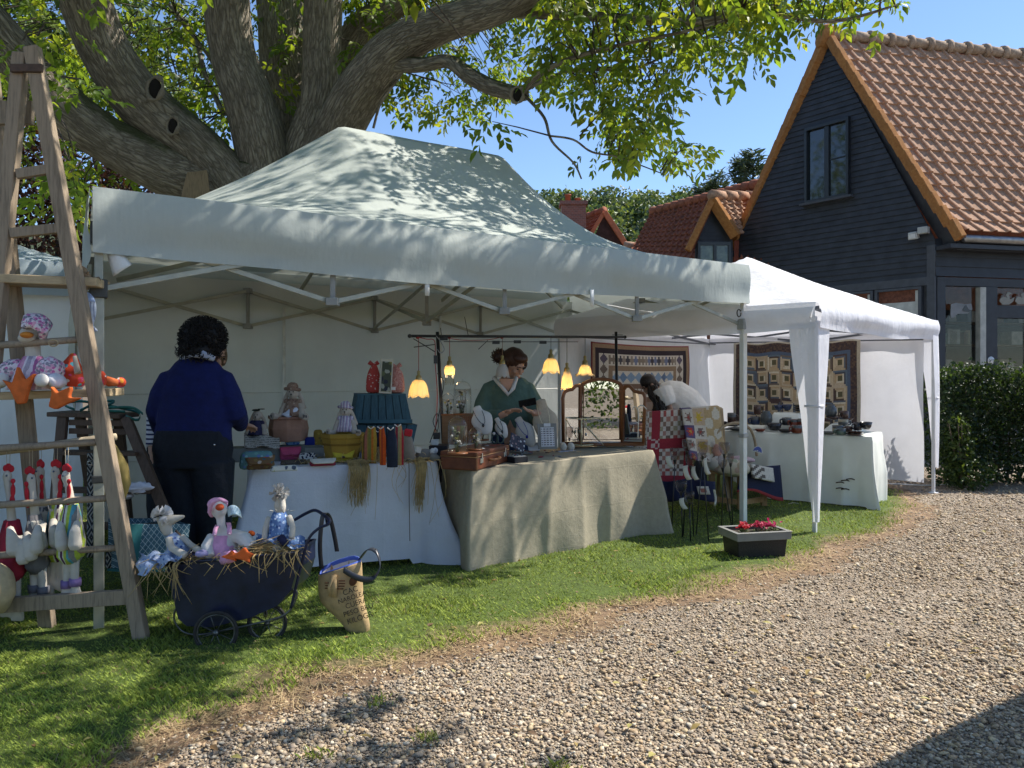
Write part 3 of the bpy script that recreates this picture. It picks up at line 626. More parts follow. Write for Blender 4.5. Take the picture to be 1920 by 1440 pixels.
# clipped hedge by the shop
def hedge():
    P = []
    for k in range(16000):
        px = random.uniform(1762, 2060); d = random.random(); top = 690+10*math.sin(px*.05)+6*math.sin(px*.13); p = at(px, 701, 9.5); x = p.x; ty = random.uniform(9.35, 10.5)
        zt = CH-(top-HY)/F*9.5; z = zt*(random.random()**.7); bulge = .25*math.sin(z*2.2+px*.02); y = 9.45+bulge*.5+random.random()**2.2*.9; P.append((x+random.gauss(0, .05)-.1*(z < .6), y, max(.08, z+random.gauss(0, .03))))
    t = thing('hedge', 'dark leafy hedge in front of the shop windows', 'hedge', (6.3, 9.9, 0))
    o = cloud('foliage', np.array(P), .055, [(.016, .034, .012), (.022, .044, .015), (.032, .06, .017), (.02, .038, .018)], lm); o.parent = t; o.matrix_parent_inverse = Matrix.Translation(-V(6.3, 9.9, 0))
    b = MB()
    for k in range(14):
        x = random.uniform(5.5, 7.2); b.tube(spline([V(x, 9.9, 0), V(x+random.uniform(-.1, .1), 9.75, .5), V(x+random.uniform(-.3, .3), 9.8, 1.2)], 6), [.02, .014, .006], 5)
    b.build('stems', M('hedge_stem', (.10, .075, .05), .9), t)
    p2 = np.concatenate([blob_pts(1500, (5.42, 9.35, .5), (.18, .2, .42), .3), blob_pts(700, (5.5, 9.25, .2), (.35, .2, .2), .3)])
    s = thing('shrub', 'small yellow green shrub at the tent corner before the hedge', 'shrub', (5.45, 9.3, 0))
    o = cloud('foliage', p2, .05, [(.04, .07, .016), (.065, .10, .02), (.03, .055, .014)], lm); o.parent = s; o.matrix_parent_inverse = Matrix.Translation(-V(5.45, 9.3, 0))
    b = MB(); [b.tube([V(5.45, 9.3, 0), V(5.45+random.uniform(-.2, .2), 9.3+random.uniform(-.1, .1), .8)], [.012, .004], 5) for _ in range(6)]; b.build('stems', MATS['hedge_stem'], s)
hedge()
# ================================================================ houses
def onplane(px, py, P0, N):
    d = V((px-CX)/F, 1, -(py-HY)/F); O = V(0, 0, CH); return O+d*(N.dot(P0-O)/N.dot(d))
class Wall:
    """wall frame: origin K, u along the wall, n out of it"""
    def __init__(s, K, u): s.K = Vector(K); s.u = Vector(u).normalized(); s.n = s.u.cross(V(0, 0, 1)); s.R = Matrix((s.u, s.n, V(0, 0, 1))).transposed()
    def p(s, t, z, d=0): return s.K+s.u*t+s.n*d+V(0, 0, z)
    def px(s, px, py): q = onplane(px, py, s.K, s.n)-s.K; return q.dot(s.u), q.z
    def box(s, b, t0, t1, z0, z1, d0, d1, col=None): return b.box(s.p((t0+t1)/2, (z0+z1)/2, (d0+d1)/2), (abs(t1-t0), abs(d1-d0), abs(z1-z0)), s.R, col)
    def boards(s, b, z0, z1, lo, hi, h=.13, t=.02):
        z = z0
        while z < z1-.01:
            q = min(z+h, z1); a0, a1, b0, b1 = lo(z), lo(q), hi(z), hi(q)
            if b0-a0 > .03:
                vs = [s.p(a0, z, .022+t), s.p(b0, z, .022+t), s.p(b1, q, .022), s.p(a1, q, .022), s.p(a0, z, .0), s.p(b0, z, .0)]
                b.add(vs, [(0, 1, 2, 3), (4, 5, 1, 0)])
            z += h
def tiled(b, fn, ncol, nrow, hc=.05, hr=.035, skew=0):
    """pan tiles: fn(s,t)->(point, normal); ribs run down the slope, rows overlap"""
    us = []
    for c in range(ncol): us += [(c+q, h) for q, h in ((0.0, .1), (.06, .85), (.14, 1.0), (.24, .85), (.32, .1), (.65, 0), (.98, .05))]
    ts = []
    for r in range(nrow): ts += [(r+.001, 0.0), (r+.97, 1.0), (r+.985, .55)]
    vs = []; nu = len(us)
    for t, ht in ts:
        for u, hu in us:
            p, n = fn(u/ncol, t/nrow); k = mnoise.noise(V(int(u)*1.7, int(t)*2.3, 5))*.008
            vs.append(p+n*(hc*hu+hr*ht+k))
    fs = [(j*nu+i, j*nu+i+1, (j+1)*nu+i+1, (j+1)*nu+i) for j in range(len(ts)-1) for i in range(nu-1)]
    b.add(vs, fs)
def tile_mat(name, c1, c2, c3, streak=None):
    m, nt, b = nodes(name); co = ocoord(nt); n = noise_(nt, co, 3, 5, .7); n2 = noise_(nt, co, 22, 4)
    c = ramp(nt, n2.outputs['Fac'], [(.3, c1), (.5, c2), (.7, c3)]); c = mixc(nt, ramp(nt, n.outputs['Fac'], [(.45, 0.0), (.75, .55)]), c, streak or (.19, .12, .07))
    L(nt, c, b.inputs['Base Color']); b.inputs['Roughness'].default_value = .9; b.inputs['Specular IOR Level'].default_value = .1; bump(nt, b, n2.outputs['Fac'], .3, .004); return m
TILE = tile_mat('clay_tile', (.32, .185, .12), (.41, .25, .165), (.48, .325, .23), (.25, .165, .11)); TILE2 = tile_mat('old_tile', (.25, .09, .055), (.33, .125, .075), (.40, .17, .10), (.12, .07, .05))
VERGE = tile_mat('verge_tile', (.30, .13, .045), (.38, .17, .06), (.44, .22, .08), (.20, .12, .06)); NAVY = M('navy_boards', (.040, .044, .054), .6, .25, 5, .2, 40, spec=.4); NAVYT = M('navy_trim', (.07, .076, .09), .55, .15, 8, .1); GREYW = M('window_frame', (.018, .022, .028), .35, .1, 5, 0, spec=.5)
PANE = M('window_pane', (.012, .016, .02), .04, .2, 3, 0, spec=1.0); BLK = M('black_metal', (.012, .012, .013), .4, .2, 20, 0, spec=.5)
def big_house():
    K = V(6.9, 12.5, 0); W = Wall(K, V(-.6, .8, 0)); 
    if W.n.y > 0: W.n = -W.n; W.R = Matrix((W.u, W.n, V(0, 0, 1))).transposed()
    H = thing('timber_house', 'tall house with dark navy boarded gable and steep orange tiled roof', 'house', (6.2, 13.4, 0))
    r = V(.975, .22, 0).normalized(); A = at(1553, 84, 13.95); zA = A.z
    tA = (A-K).dot(W.u); ze0, ze1, T1 = 3.58, 3.85, 3.98
    b = MB(); lo = lambda z: 0 if z < ze0 else (z-ze0)/(zA-ze0)*tA; hi = lambda z: T1 if z < ze1 else T1-(z-ze1)/(zA-ze1)*(T1-tA)
    W.boards(b, 2.98, zA-.02, lo, hi, .10, .02)
    b.add([W.p(0, 0), W.p(T1, 0), W.p(T1, ze1), W.p(tA, zA), W.p(0, ze0)], [(0, 1, 2, 3, 4)])
    b.build('gable_wall', NAVY, H)
    b = MB(); W.box(b, -.01, .12, 0, 3.5, .0, .06); W.box(b, .12, T1, 2.85, 2.99, .0, .055); b.build('trim_board', NAVYT, H, bevel=.004)
    # gable window
    (ta, z1), (tb, z0) = W.px(1592, 232), W.px(1517, 383); z1 = W.px(1555, 238)[1]
    def window(px0, px1, za, zb, mull, name='window', rail=None):
        t0, t1 = sorted((W.px(px0, 540)[0], W.px(px1, 540)[0])); f = MB(); e = .05
        for q in ((t0-e, t1+e, zb, zb+.06, .02, .12), (t0-e, t1+e, za-.05, za, .02, .12), (t0-e, t0, za, zb, .02, .12), (t1, t1+e, za, zb, .02, .12)): W.box(f, *q)
        for m in mull: mm = lerp(t0, t1, m); W.box(f, mm-.045, mm+.045, za, zb, .02, .095)
        if rail: W.box(f, t0, lerp(t0, t1, .45), lerp(za, zb, rail)-.012, lerp(za, zb, rail)+.012, .05, .075)
        o = f.build(name, GREYW, H, bevel=.004); p = MB(); W.box(p, t0, t1, za, zb, .05, .056); p.build('pane', PANE, o)
        s = MB(); W.box(s, t0-.12, t1+.12, za-.09, za-.05, .02, .17); s.build('sill', NAVYT, o); return o
    window(1519, 1592, z0+.05, z1, (.5,), rail=.52)
    # ground floor shop windows in the gable
    brickin = M('room_brick', (.17, .065, .04), .9, .35, 18, .3)
    for a, c in ((1650, 1726), (1575, 1636)):
        t0, t1 = sorted((W.px(a, 545)[0], W.px(c, 545)[0])); f = MB(); W.box(f, t0-.05, t1+.05, 2.8, 2.84, .0, .09); W.box(f, t0-.05, t0, .9, 2.8, .0, .09); W.box(f, t1, t1+.05, .9, 2.8, .0, .09)
        o = f.build('shop_window', NAVYT, H); p = MB(); W.box(p, t0, t1, .9, 2.8, .030, .036); p.build('pane', brickin, o); q = MB(); W.box(q, t0, t1, 1.0, 2.6, .040, .046); W.box(q, t0, t0+.06, 1, 2.78, .048, .054); q.build('blind', M('blind_cloth', (.5, .5, .47)), o)
    # roof over the long side
    E = at(1790, 455, 12.28); sl = (E-A); n = r.cross(sl).normalized()
    if n.z < 0: n = -n
    Lr = 7.2
    def rf(s, t):
        p = A+sl*t+r*(s*Lr)+V(0, 0, .10); k = max(0, t-.78)/.22; return p+n*(.13*k*k)+V(.05, 0, 0)*k, n
    b = MB(); tiled(b, rf, 27, 17, .042, .034); ro = b.build('roof', TILE, H)
    b = MB(); E2 = at(1376, 484, 15.75); s2 = E2-A; b.add([A+V(0, 0, .1), E2, E2+r*Lr, A+r*Lr+V(0, 0, .1)], [(0, 1, 2, 3)]); b.build('rear_roof', TILE2, H, solid=.05)
    b = MB()
    for k in range(15):
        a = A+sl*(k/15)-r*.02; c = A+sl*((k+1.12)/15)-r*.02; q = max(0, k-11.5)/3.5; off = n*(.11+.10*q*q)
        b.beam(a+off-r*.02+n*.018, c+off-r*.02, .11, .16, n)
    for k in range(14):
        a = A+s2*(k/14); c = A+s2*((k+1.1)/14); m2 = r.cross(s2).normalized(); m2 = m2 if m2.z > 0 else -m2; b.beam(a+m2*.09-r*.05, c+m2*.07-r*.05, .15, .17, m2)
    b.lathe([(.16, -.12), (.19, 0), (.16, .1)], A+V(0, 0, .14)-r*.06, 12, Matrix((V(0, 0, 1), n, r)).transposed())
    b.build('verge_tile', VERGE, ro, bevel=.012)
    b = MB()
    for k in range(17):
        a = A+r*(.42*k)+V(0, 0, .2); b.tube([a, a+r*.46], [.105, .09], 10); b.tube([a-r*.02, a+r*.07], [.135, .135], 10)
    b.build('ridge_tile', tile_mat('ridge', (.26, .19, .14), (.36, .27, .20), (.44, .36, .27)), ro)
    b = MB(); b.beam(A-n*.08+r*.02, E-n*.08+r*.02, .03, .26, n); b.beam(E-n*.02+r*.05, E-n*.02+r*Lr, .03, .20, V(0, 0, 1)); b.build('barge_board', NAVY, H)
    b = MB(); g0 = E+r*.12+V(-.01, -.09, .06); b.tube([g0, g0+r*Lr], .065, 10); b.build('gutter', M('zinc', (.35, .35, .36), .35, .2, 9, 0, metal=.8), H)
    # long side: boards, posts, shop glazing and the room behind
    U = Wall(K, r); U.n = V(r.y, -r.x, 0); U.R = Matrix((U.u, U.n, V(0, 0, 1))).transposed()
    b = MB(); U.boards(b, 2.99, 3.6, lambda z: -.03, lambda z: 7, .16, .02); U.box(b, .0, .16, 0, 2.98, -.1, .03)
    U.box(b, .16, 7, 2.84, 2.98, -.1, .02); U.box(b, -.03, 7, 3.40, 3.47, .03, .34)
    tx = lambda px: U.px(px, 600)[0]
    for a, c in ((1846, 1868), (1930, 1950), (2030, 2050)): U.box(b, tx(a), tx(c), 0, 2.84, -.1, .025)
    U.box(b, tx(1868), tx(2040), 2.33, 2.54, -.08, .018); U.box(b, .16, 7, 0, .6, -.1, .02); b.build('shop_front', M('navy_front', (.03, .034, .043), .55, .2, 6, .1), H, bevel=.004)
    b = MB(); U.box(b, tx(1834), tx(1845), 0, 2.83, -.06, .045); b.build('window_post', M('cream_paint', (.42, .42, .38), .6), H, bevel=.004)
    b = MB(); U.box(b, .16, 6.9, .6, 2.84, -.05, -.045); b.build('shop_pane', glass('shop_glass', (.86, .88, .88)), H)
    b = MB()
    for q, c in (((.1, 6.9, 0, 3.4, -1.7, -1.65), (.05, .045, .05)), ((.1, .14, 0, 3.4, -1.65, -.1), (.04, .035, .04)), ((.1, 6.9, 2.6, 3.25, -1.64, -1.6), (.46, .16, .09)), ((.1, 6.9, 0, .05, -1.6, -.1), (.08, .07, .06)), ((.1, 6.9, 3.3, 3.4, -1.6, -.1), (.1, .1, .1))): U.box(b, *q, col=c)
    for z in (.75, 1.35, 1.9, 2.3): U.box(b, .3, 6.5, z, z+.03, -1.3, -.95, col=(.10, .06, .03))
    for k in range(110):
        t = random.uniform(.35, 6.3); z = random.choice((.78, 1.38, 1.93, 2.33)); hh = random.uniform(.1, .32); c = random.choice([(.30, .24, .16), (.12, .12, .15), (.36, .33, .28), (.2, .1, .06), (.08, .12, .1), (.45, .42, .36)]); U.box(b, t, t+random.uniform(.06, .25), z, z+hh, -1.25, -1.0, col=c)
    b.build('shop_shelving', M('shelf_goods', vc=True, rough=.8, var=.2, bmp=0), H)
    def bird(px, py, w, name='duck_cutout'):
        t, z = U.px(px, py); pts = [(-.5, -.2), (-.3, -.42), (.15, -.42), (.42, -.2), (.5, .1), (.36, .02), (.2, -.05), (.12, .22), (.22, .3), (.34, .33), (.22, .42), (.05, .45), (-.06, .3), (-.02, .05), (-.25, .12), (-.42, 0)]
        q = MB(); q.prism([(x*w, y*w*.8) for x, y in pts], U.p(t, z, .03), U.u, V(0, 0, 1), .015); q.build(name, M('pale_cutout', (.24, .23, .20), .7), H)
    bird(1884, 560, .30); bird(1912, 560, .28)
    t, z = U.px(1800, 580); q = MB(); q.prism([(-.2, -.02), (-.19, .07), (-.1, .1), (.07, .08), (.2, .09), (.22, .0), (.13, -.07), (-.07, -.08), (-.14, -.14), (-.2, -.15)], U.p(t-.02, z, .03), U.u, V(0, 0, 1), .015); q.build('sheep_sign', M('grey_cutout', (.20, .205, .21), .7), H)
    q = MB(); q.prism([(.02, -.02), (.06, .04), (.09, .07), (.14, .0), (.2, -.02), (.14, -.05), (.06, -.04)], U.p(t-.02, z, .046), U.u, V(0, 0, 1), .006); q.build('sheep_patch', GREYW, H)
    t, z = U.px(1855, 676); q = MB(); q.lathe([(.066, 0), (.066, .006)], U.p(t, z, .03), 20, Matrix((U.u, V(0, 0, 1), U.n)).transposed(), col=(.7, .7, .68)); 
    for a, c, s in ((-.025, -.01, .018), (-.03, .02, .01), (.012, .02, .009), (.035, .018, .009), (.01, -.004, .008), (.035, -.006, .008), (-.012, .0, .012)): q.box(U.p(t+a, z+c, .0375), (s*1.5, .003, s), U.R, col=(.03, .03, .04))
    q.build('round_sticker', M('sticker', vc=True, rough=.5, var=.05, bmp=0), H)
    # security light on the corner
    c = W.p(.30, W.px(1733, 441)[1], .12); l = MB(); l.box(c+V(0, 0, .0), (.16, .10, .12), W.R@rx(-.3), taper=(.85, .85)); l.box(c+W.u*-.16+V(0, 0, .06), (.16, .10, .11), W.R); l.tube([c+W.u*-.1+V(0, 0, .03), c], .02, 6)
    ll = l.build('security_light', M('lamp_grey', (.42, .43, .42), .5), H, bevel=.012); l = MB(); l.box(c+W.n*.055+V(0, 0, -.02), (.11, .012, .07), W.R@rx(-.3)); l.build('lens', M('lens', (.6, .62, .65), .2, bmp=0), ll)
big_house()
def mid_house():
    H = thing('brick_house', 'low brown tiled house with a small boarded dormer beside the tall gable', 'house', (3.5, 17, 0))
    R0, R1, B0, B1 = at(1222, 402, 18.2), at(1460, 340, 15.8), at(1165, 512, 17.2), at(1452, 560, 14.6)
    n = (R1-R0).cross(B0-R0).normalized(); n = n if n.y < 0 else -n
    b = MB(); tiled(b, lambda s, t: (R0.lerp(R1, s).lerp(B0.lerp(B1, s), t), n), 24, 14, .05, .04); ro = b.build('roof', TILE2, H)
    b = MB()
    for k in range(16): a = R0.lerp(R1, k/16)+V(0, 0, .06); c = R0.lerp(R1, (k+1.1)/16)+V(0, 0, .06); b.tube([a, c], [.12, .09], 8)
    b.build('ridge_tile', MATS.get('ridge') or TILE2, ro)
    b = MB(); b.add([R0, B0, V(B0.x, B0.y, 0), V(R0.x, R0.y+2, 0)], [(0, 1, 2, 3)]); b.add([B0, B1, V(B1.x, B1.y, 0), V(B0.x, B0.y, 0)], [(0, 1, 2, 3)]); b.build('wall', M('brick_wall', (.26, .10, .065), .9, .3, 14, .4, 40), H)
    D = MB(); fA, fl, fr_, Yd = at(1336, 386, 15.2), at(1303, 470, 15.2), at(1374, 452, 15.2), 15.2
    D.add([fA, fl, at(1303, 520, Yd), at(1374, 520, Yd), fr_], [(0, 1, 2, 3, 4)])
    for k in range(11):
        y0, y1 = 400+k*7, 400+(k+1)*7; xl = lambda y: max(1303, 1336-(y-386)*.42); xr = lambda y: min(1374, 1336+(y-386)*.58)
        D.add([at(xl(y1), y1, Yd-.03), at(xr(y1), y1, Yd-.03), at(xr(y0), y0, Yd-.012), at(xl(y0), y0, Yd-.012)], [(0, 1, 2, 3)])
    dw = D.build('dormer', NAVY, H)
    f = MB()
    for a, c, e, g_ in ((1308, 454, 1370, 460), (1308, 460, 1313, 510), (1337, 460, 1343, 510), (1365, 460, 1370, 510)): p, q = at(a, g_, Yd-.05), at(e, c, Yd-.05); f.box((p+q)/2, (abs(q.x-p.x), .06, abs(q.z-p.z)))
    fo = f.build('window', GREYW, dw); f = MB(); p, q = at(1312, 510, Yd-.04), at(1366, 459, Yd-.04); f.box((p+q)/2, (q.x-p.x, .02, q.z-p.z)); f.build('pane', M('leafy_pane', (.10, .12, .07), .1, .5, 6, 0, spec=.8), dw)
    e0, e1, rA, rB = at(1379, 442, 15.0), at(1412, 436, 16.2), at(1335, 374, 15.0), at(1440, 376, 16.4)
    n = (rB-rA).cross(e0-rA).normalized(); n = n if n.z > 0 else -n
    b = MB(); tiled(b, lambda s, t: (rA.lerp(rB, s).lerp(e0.lerp(e1, s), t), n), 7, 7, .05, .04); b.build('dormer_roof', TILE, dw)
    b = MB(); l0 = at(1290, 468, 15.0); b.add([rA, l0, l0+V(.9, 1.4, .3), rB], [(0, 1, 2, 3)]); b.build('dormer_rear_roof', TILE2, dw, solid=.04)
    b = MB(); [b.beam(rA.lerp(e0, k/6), rA.lerp(e0, (k+1.1)/6), .12, .2, n) for k in range(6)]; [b.beam(rA.lerp(l0, k/6), rA.lerp(l0, (k+1.1)/6), .12, .12, V(-.5, 0, .8)) for k in range(6)]; b.build('verge_tile', VERGE, dw, bevel=.01)
    b = MB(); [b.tube([rA.lerp(rB, k/5)+V(0, 0, .08), rA.lerp(rB, (k+1.1)/5)+V(0, 0, .08)], [.12, .09], 8) for k in range(5)]; b.build('ridge_tile', TILE, dw)
    b = MB(); b.add([fr_+V(.03, 0, 0), at(1376, 520, Yd), at(1400, 520, 16.2), at(1404, 446, 16.2)], [(0, 1, 2, 3)]); b.build('cheek', M('red_cheek', (.36, .10, .06), .85, .25, 12), dw)
mid_house()
def far_cottage():
    H = thing('brick_cottage', 'small far brick cottage with red chimney pots and a pointed tiled gable', 'house', (3.2, 25, 0)); Y = 24.0
    b = MB(); p, q = at(1052, 470, Y), at(1097, 386, Y); b.box((p+q)/2, (q.x-p.x, .6, q.z-p.z)); c = at(1074.5, 384, Y); b.box(c, (q.x-p.x+.1, .7, .12))
    m, nt, bs = nodes('chimney_brick'); br = nt.nodes.new('ShaderNodeTexBrick'); br.inputs['Scale'].default_value = 4.5; br.inputs['Color1'].default_value = (.27, .10, .07, 1); br.inputs['Color2'].default_value = (.19, .08, .06, 1); br.inputs['Mortar'].default_value = (.28, .24, .2, 1); br.inputs['Mortar Size'].default_value = .012
    L(nt, ocoord(nt, None, (PI/2, 0, 0)), br.inputs[0]); L(nt, br.outputs[0], bs.inputs['Base Color']); bs.inputs['Roughness'].default_value = .9
    ch = b.build('chimney', m, H)
    for px, t, w_ in ((1065, 365, 10), (1083, 372, 10)): c = at(px, 383, Y); hh = at(px, t, Y).z-c.z; b = MB(); b.lathe([(mpx(w_/2+1, Y), 0), (mpx(w_/2, Y), hh*.85), (mpx(w_/2+1.5, Y), hh*.87), (mpx(w_/2+1.5, Y), hh)], c, 12); b.build('chimney_pot', M('terracotta', (.42, .13, .06), .8), ch)
    b = MB(); c = at(1065, 364, Y); b.box(c, (.28, .1, .015)); b.build('pot_cap', BLK, ch)
    a, l, r, k = at(1133, 398, Y), at(1098, 445, Y), at(1175, 462, Y), V(-1.2, 2.5, 0)
    b = MB(); b.add([a, at(1100, 480, Y), at(1172, 480, Y), r], [(0, 1, 2, 3)]); b.build('gable_wall', M('dark_gable', (.06, .028, .02), .9, .3, 6), H)
    n = (l-a).cross(k).normalized(); n = n if n.z > 0 else -n; b = MB(); tiled(b, lambda s, t: ((a+k*s).lerp(at(1092, 462, Y)+k*s, t), n), 9, 8, .04, .04); b.build('roof', TILE2, H)
    b = MB(); [b.beam(a.lerp(r, i/7), a.lerp(r, (i+1.1)/7), .2, .16, V(.7, 0, .7)) for i in range(7)]; [b.beam(a.lerp(at(1094, 462, Y), i/6), a.lerp(at(1094, 462, Y), (i+1.1)/6), .12, .12, V(-.7, 0, .7)) for i in range(6)]; b.build('verge_tile', tile_mat('red_verge', (.42, .13, .06), (.5, .16, .08), (.55, .2, .1)), H, bevel=.01)
    b = MB(); [b.tube([a+k*(i/6)+V(0, 0, .06), a+k*((i+1.1)/6)+V(0, 0, .06)], [.13, .1], 8) for i in range(6)]; b.build('ridge_tile', TILE2, H)
    G = thing('lean_to', 'low tiled lean-to roof peeking over the tent between the two houses', 'lean-to', (3.4, 20, 0)); p0, p1, q0, q1 = at(1172, 466, 20), at(1232, 466, 19.6), at(1172, 500, 19.4), at(1240, 500, 19)
    n = V(0, -.6, .8); b = MB(); tiled(b, lambda s, t: (p0.lerp(p1, s).lerp(q0.lerp(q1, s), t), n), 4, 3, .05, .04); b.build('roof', TILE, G); b = MB(); [b.tube([p0.lerp(p1, i/3)+V(0, 0, .06), p0.lerp(p1, (i+1.08)/3)+V(0, 0, .06)], [.13, .10], 8) for i in range(3)]; b.build('ridge_tile', TILE, G)
    b = MB(); b.add([q0, q1, V(q1.x, q1.y, 0), V(q0.x, q0.y, 0)], [(0, 1, 2, 3)]); b.build('wall', MATS['brick_wall'], G)
far_cottage()

# ================================================================ tents
def cloth_mat(name, col, tr, rough=.65, bs=.4):
    m, nt, b = nodes(name); co = ocoord(nt); n1 = noise_(nt, co, 2.5, 4); n2 = noise_(nt, co, 9, 4, .7); n3 = noise_(nt, ocoord(nt, (1.5, 1.5, .4)), 5, 3)
    c = mixc(nt, 1.0, col, ramp(nt, n1.outputs['Fac'], [(.3, .94), (.7, 1.04)]), 'MULTIPLY'); L(nt, c, b.inputs['Base Color']); b.inputs['Roughness'].default_value = rough; b.inputs['Specular IOR Level'].default_value = .3
    bump(nt, b, val(nt, 'ADD', val(nt, 'MULTIPLY', n2.outputs['Fac'], .35), n3.outputs['Fac']), bs, .02); add_transl(nt, b, tr, c); return m
GREYC = cloth_mat('grey_green_canvas', (.50, .535, .49), .18); WALLC = cloth_mat('grey_wall_canvas', (.68, .69, .67), .3); WHITEC = cloth_mat('white_canvas', (.86, .86, .90), .3, bs=.9); BLUEC = cloth_mat('bluish_canvas', (.46, .53, .56), .25)
ALU = M('aluminium', (.40, .40, .33), .5, .1, 12, .05, metal=.3); ALUW = M('white_pole', (.72, .72, .68), .45, .06, 10, 0); DKP = M('dark_bracket', (.06, .062, .058), .5, .2, 20, 0)
class Tent:
    def __init__(s, P0, d, Lu, Lv, zt, zb, zp, pk, nn=None):
        s.P0 = Vector(P0); s.d = Vector(d).normalized(); s.n = V(-s.d.y, s.d.x, 0) if nn is None else Vector(nn).normalized(); s.Lu, s.Lv, s.zt, s.zb, s.zp, s.pk = Lu, Lv, zt, zb, zp, pk
    def p(s, u, v, z): return s.P0+s.d*u+s.n*v+V(0, 0, z)
    def uvz(s, P): q = Vector(P)-s.P0; return q.dot(s.d), q.dot(s.n), q.z
    def h(s, u, v):
        return max(0, min(1, u/s.pk, (s.Lu-u)/s.pk)), max(0, min(1, v/(s.Lv/2), (s.Lv-v)/(s.Lv/2)))
    def roofz(s, u, v, c=.5): a, e = s.h(u, v); k = min(a, e); return s.zt+(s.zp-s.zt)*((1-c)*k+c*(a*e)**1.25)
    def canopy(s, root, mat, c=.5, nu=90, nv=60, bill=.0):
        b = MB()
        def fn(a, e):
            u, v = a*s.Lu, e*s.Lv; z = s.roofz(u, v, c); k = min(s.h(u, v))
            q = s.p(u, v, z+.012*mnoise.noise(V(u*1.8, v*1.8, 3))*min(1, k*6)); return q
        b.sheet(fn, nu, nv); return b.build('roof', mat, root)
    def valance(s, root, mat, a, c, out, seed, dz=0, amp=.02, name='valance'):
        b = MB(); a = Vector(a); c = Vector(c); Lc = (c-a).length
        def fn(t, w):
            e = math.sin(PI*t); k = mnoise.noise(V(t*Lc*1.1+seed, w*1.2, seed)); f = mnoise.noise(V(t*Lc*4+seed, w*2.5, seed+3))
            z = lerp(s.zt+.004, s.zb, w)-(.03*w*e*(1+k))+dz*w; bul = .05*math.sin(PI*min(1, w*1.25))*(.6+.4*e)
            return a.lerp(c, t)+Vector(out)*(.012+bul*.7+amp*(k*1.5+f*.5)*w)+V(0, 0, z)
        b.sheet(fn, int(Lc*16), 8); return b.build(name, mat, root)
    def wall(s, root, mat, a, c, z0, z1, out, seed, name='wall', amp=.025):
        b = MB(); a = Vector(a); c = Vector(c); Lc = (c-a).length
        def fn(t, w):
            k = mnoise.noise(V(t*Lc*.9+w*.9+seed, w*1.5, seed)); f = mnoise.noise(V(t*Lc*2.5+seed-w*1.4, w*1.2, seed+9)); return a.lerp(c, t)+Vector(out)*(amp*(k*1.6+f*.8))+V(0, 0, lerp(z0, z1, w))
        b.sheet(fn, int(Lc*14), 20); return b.build(name, mat, root)
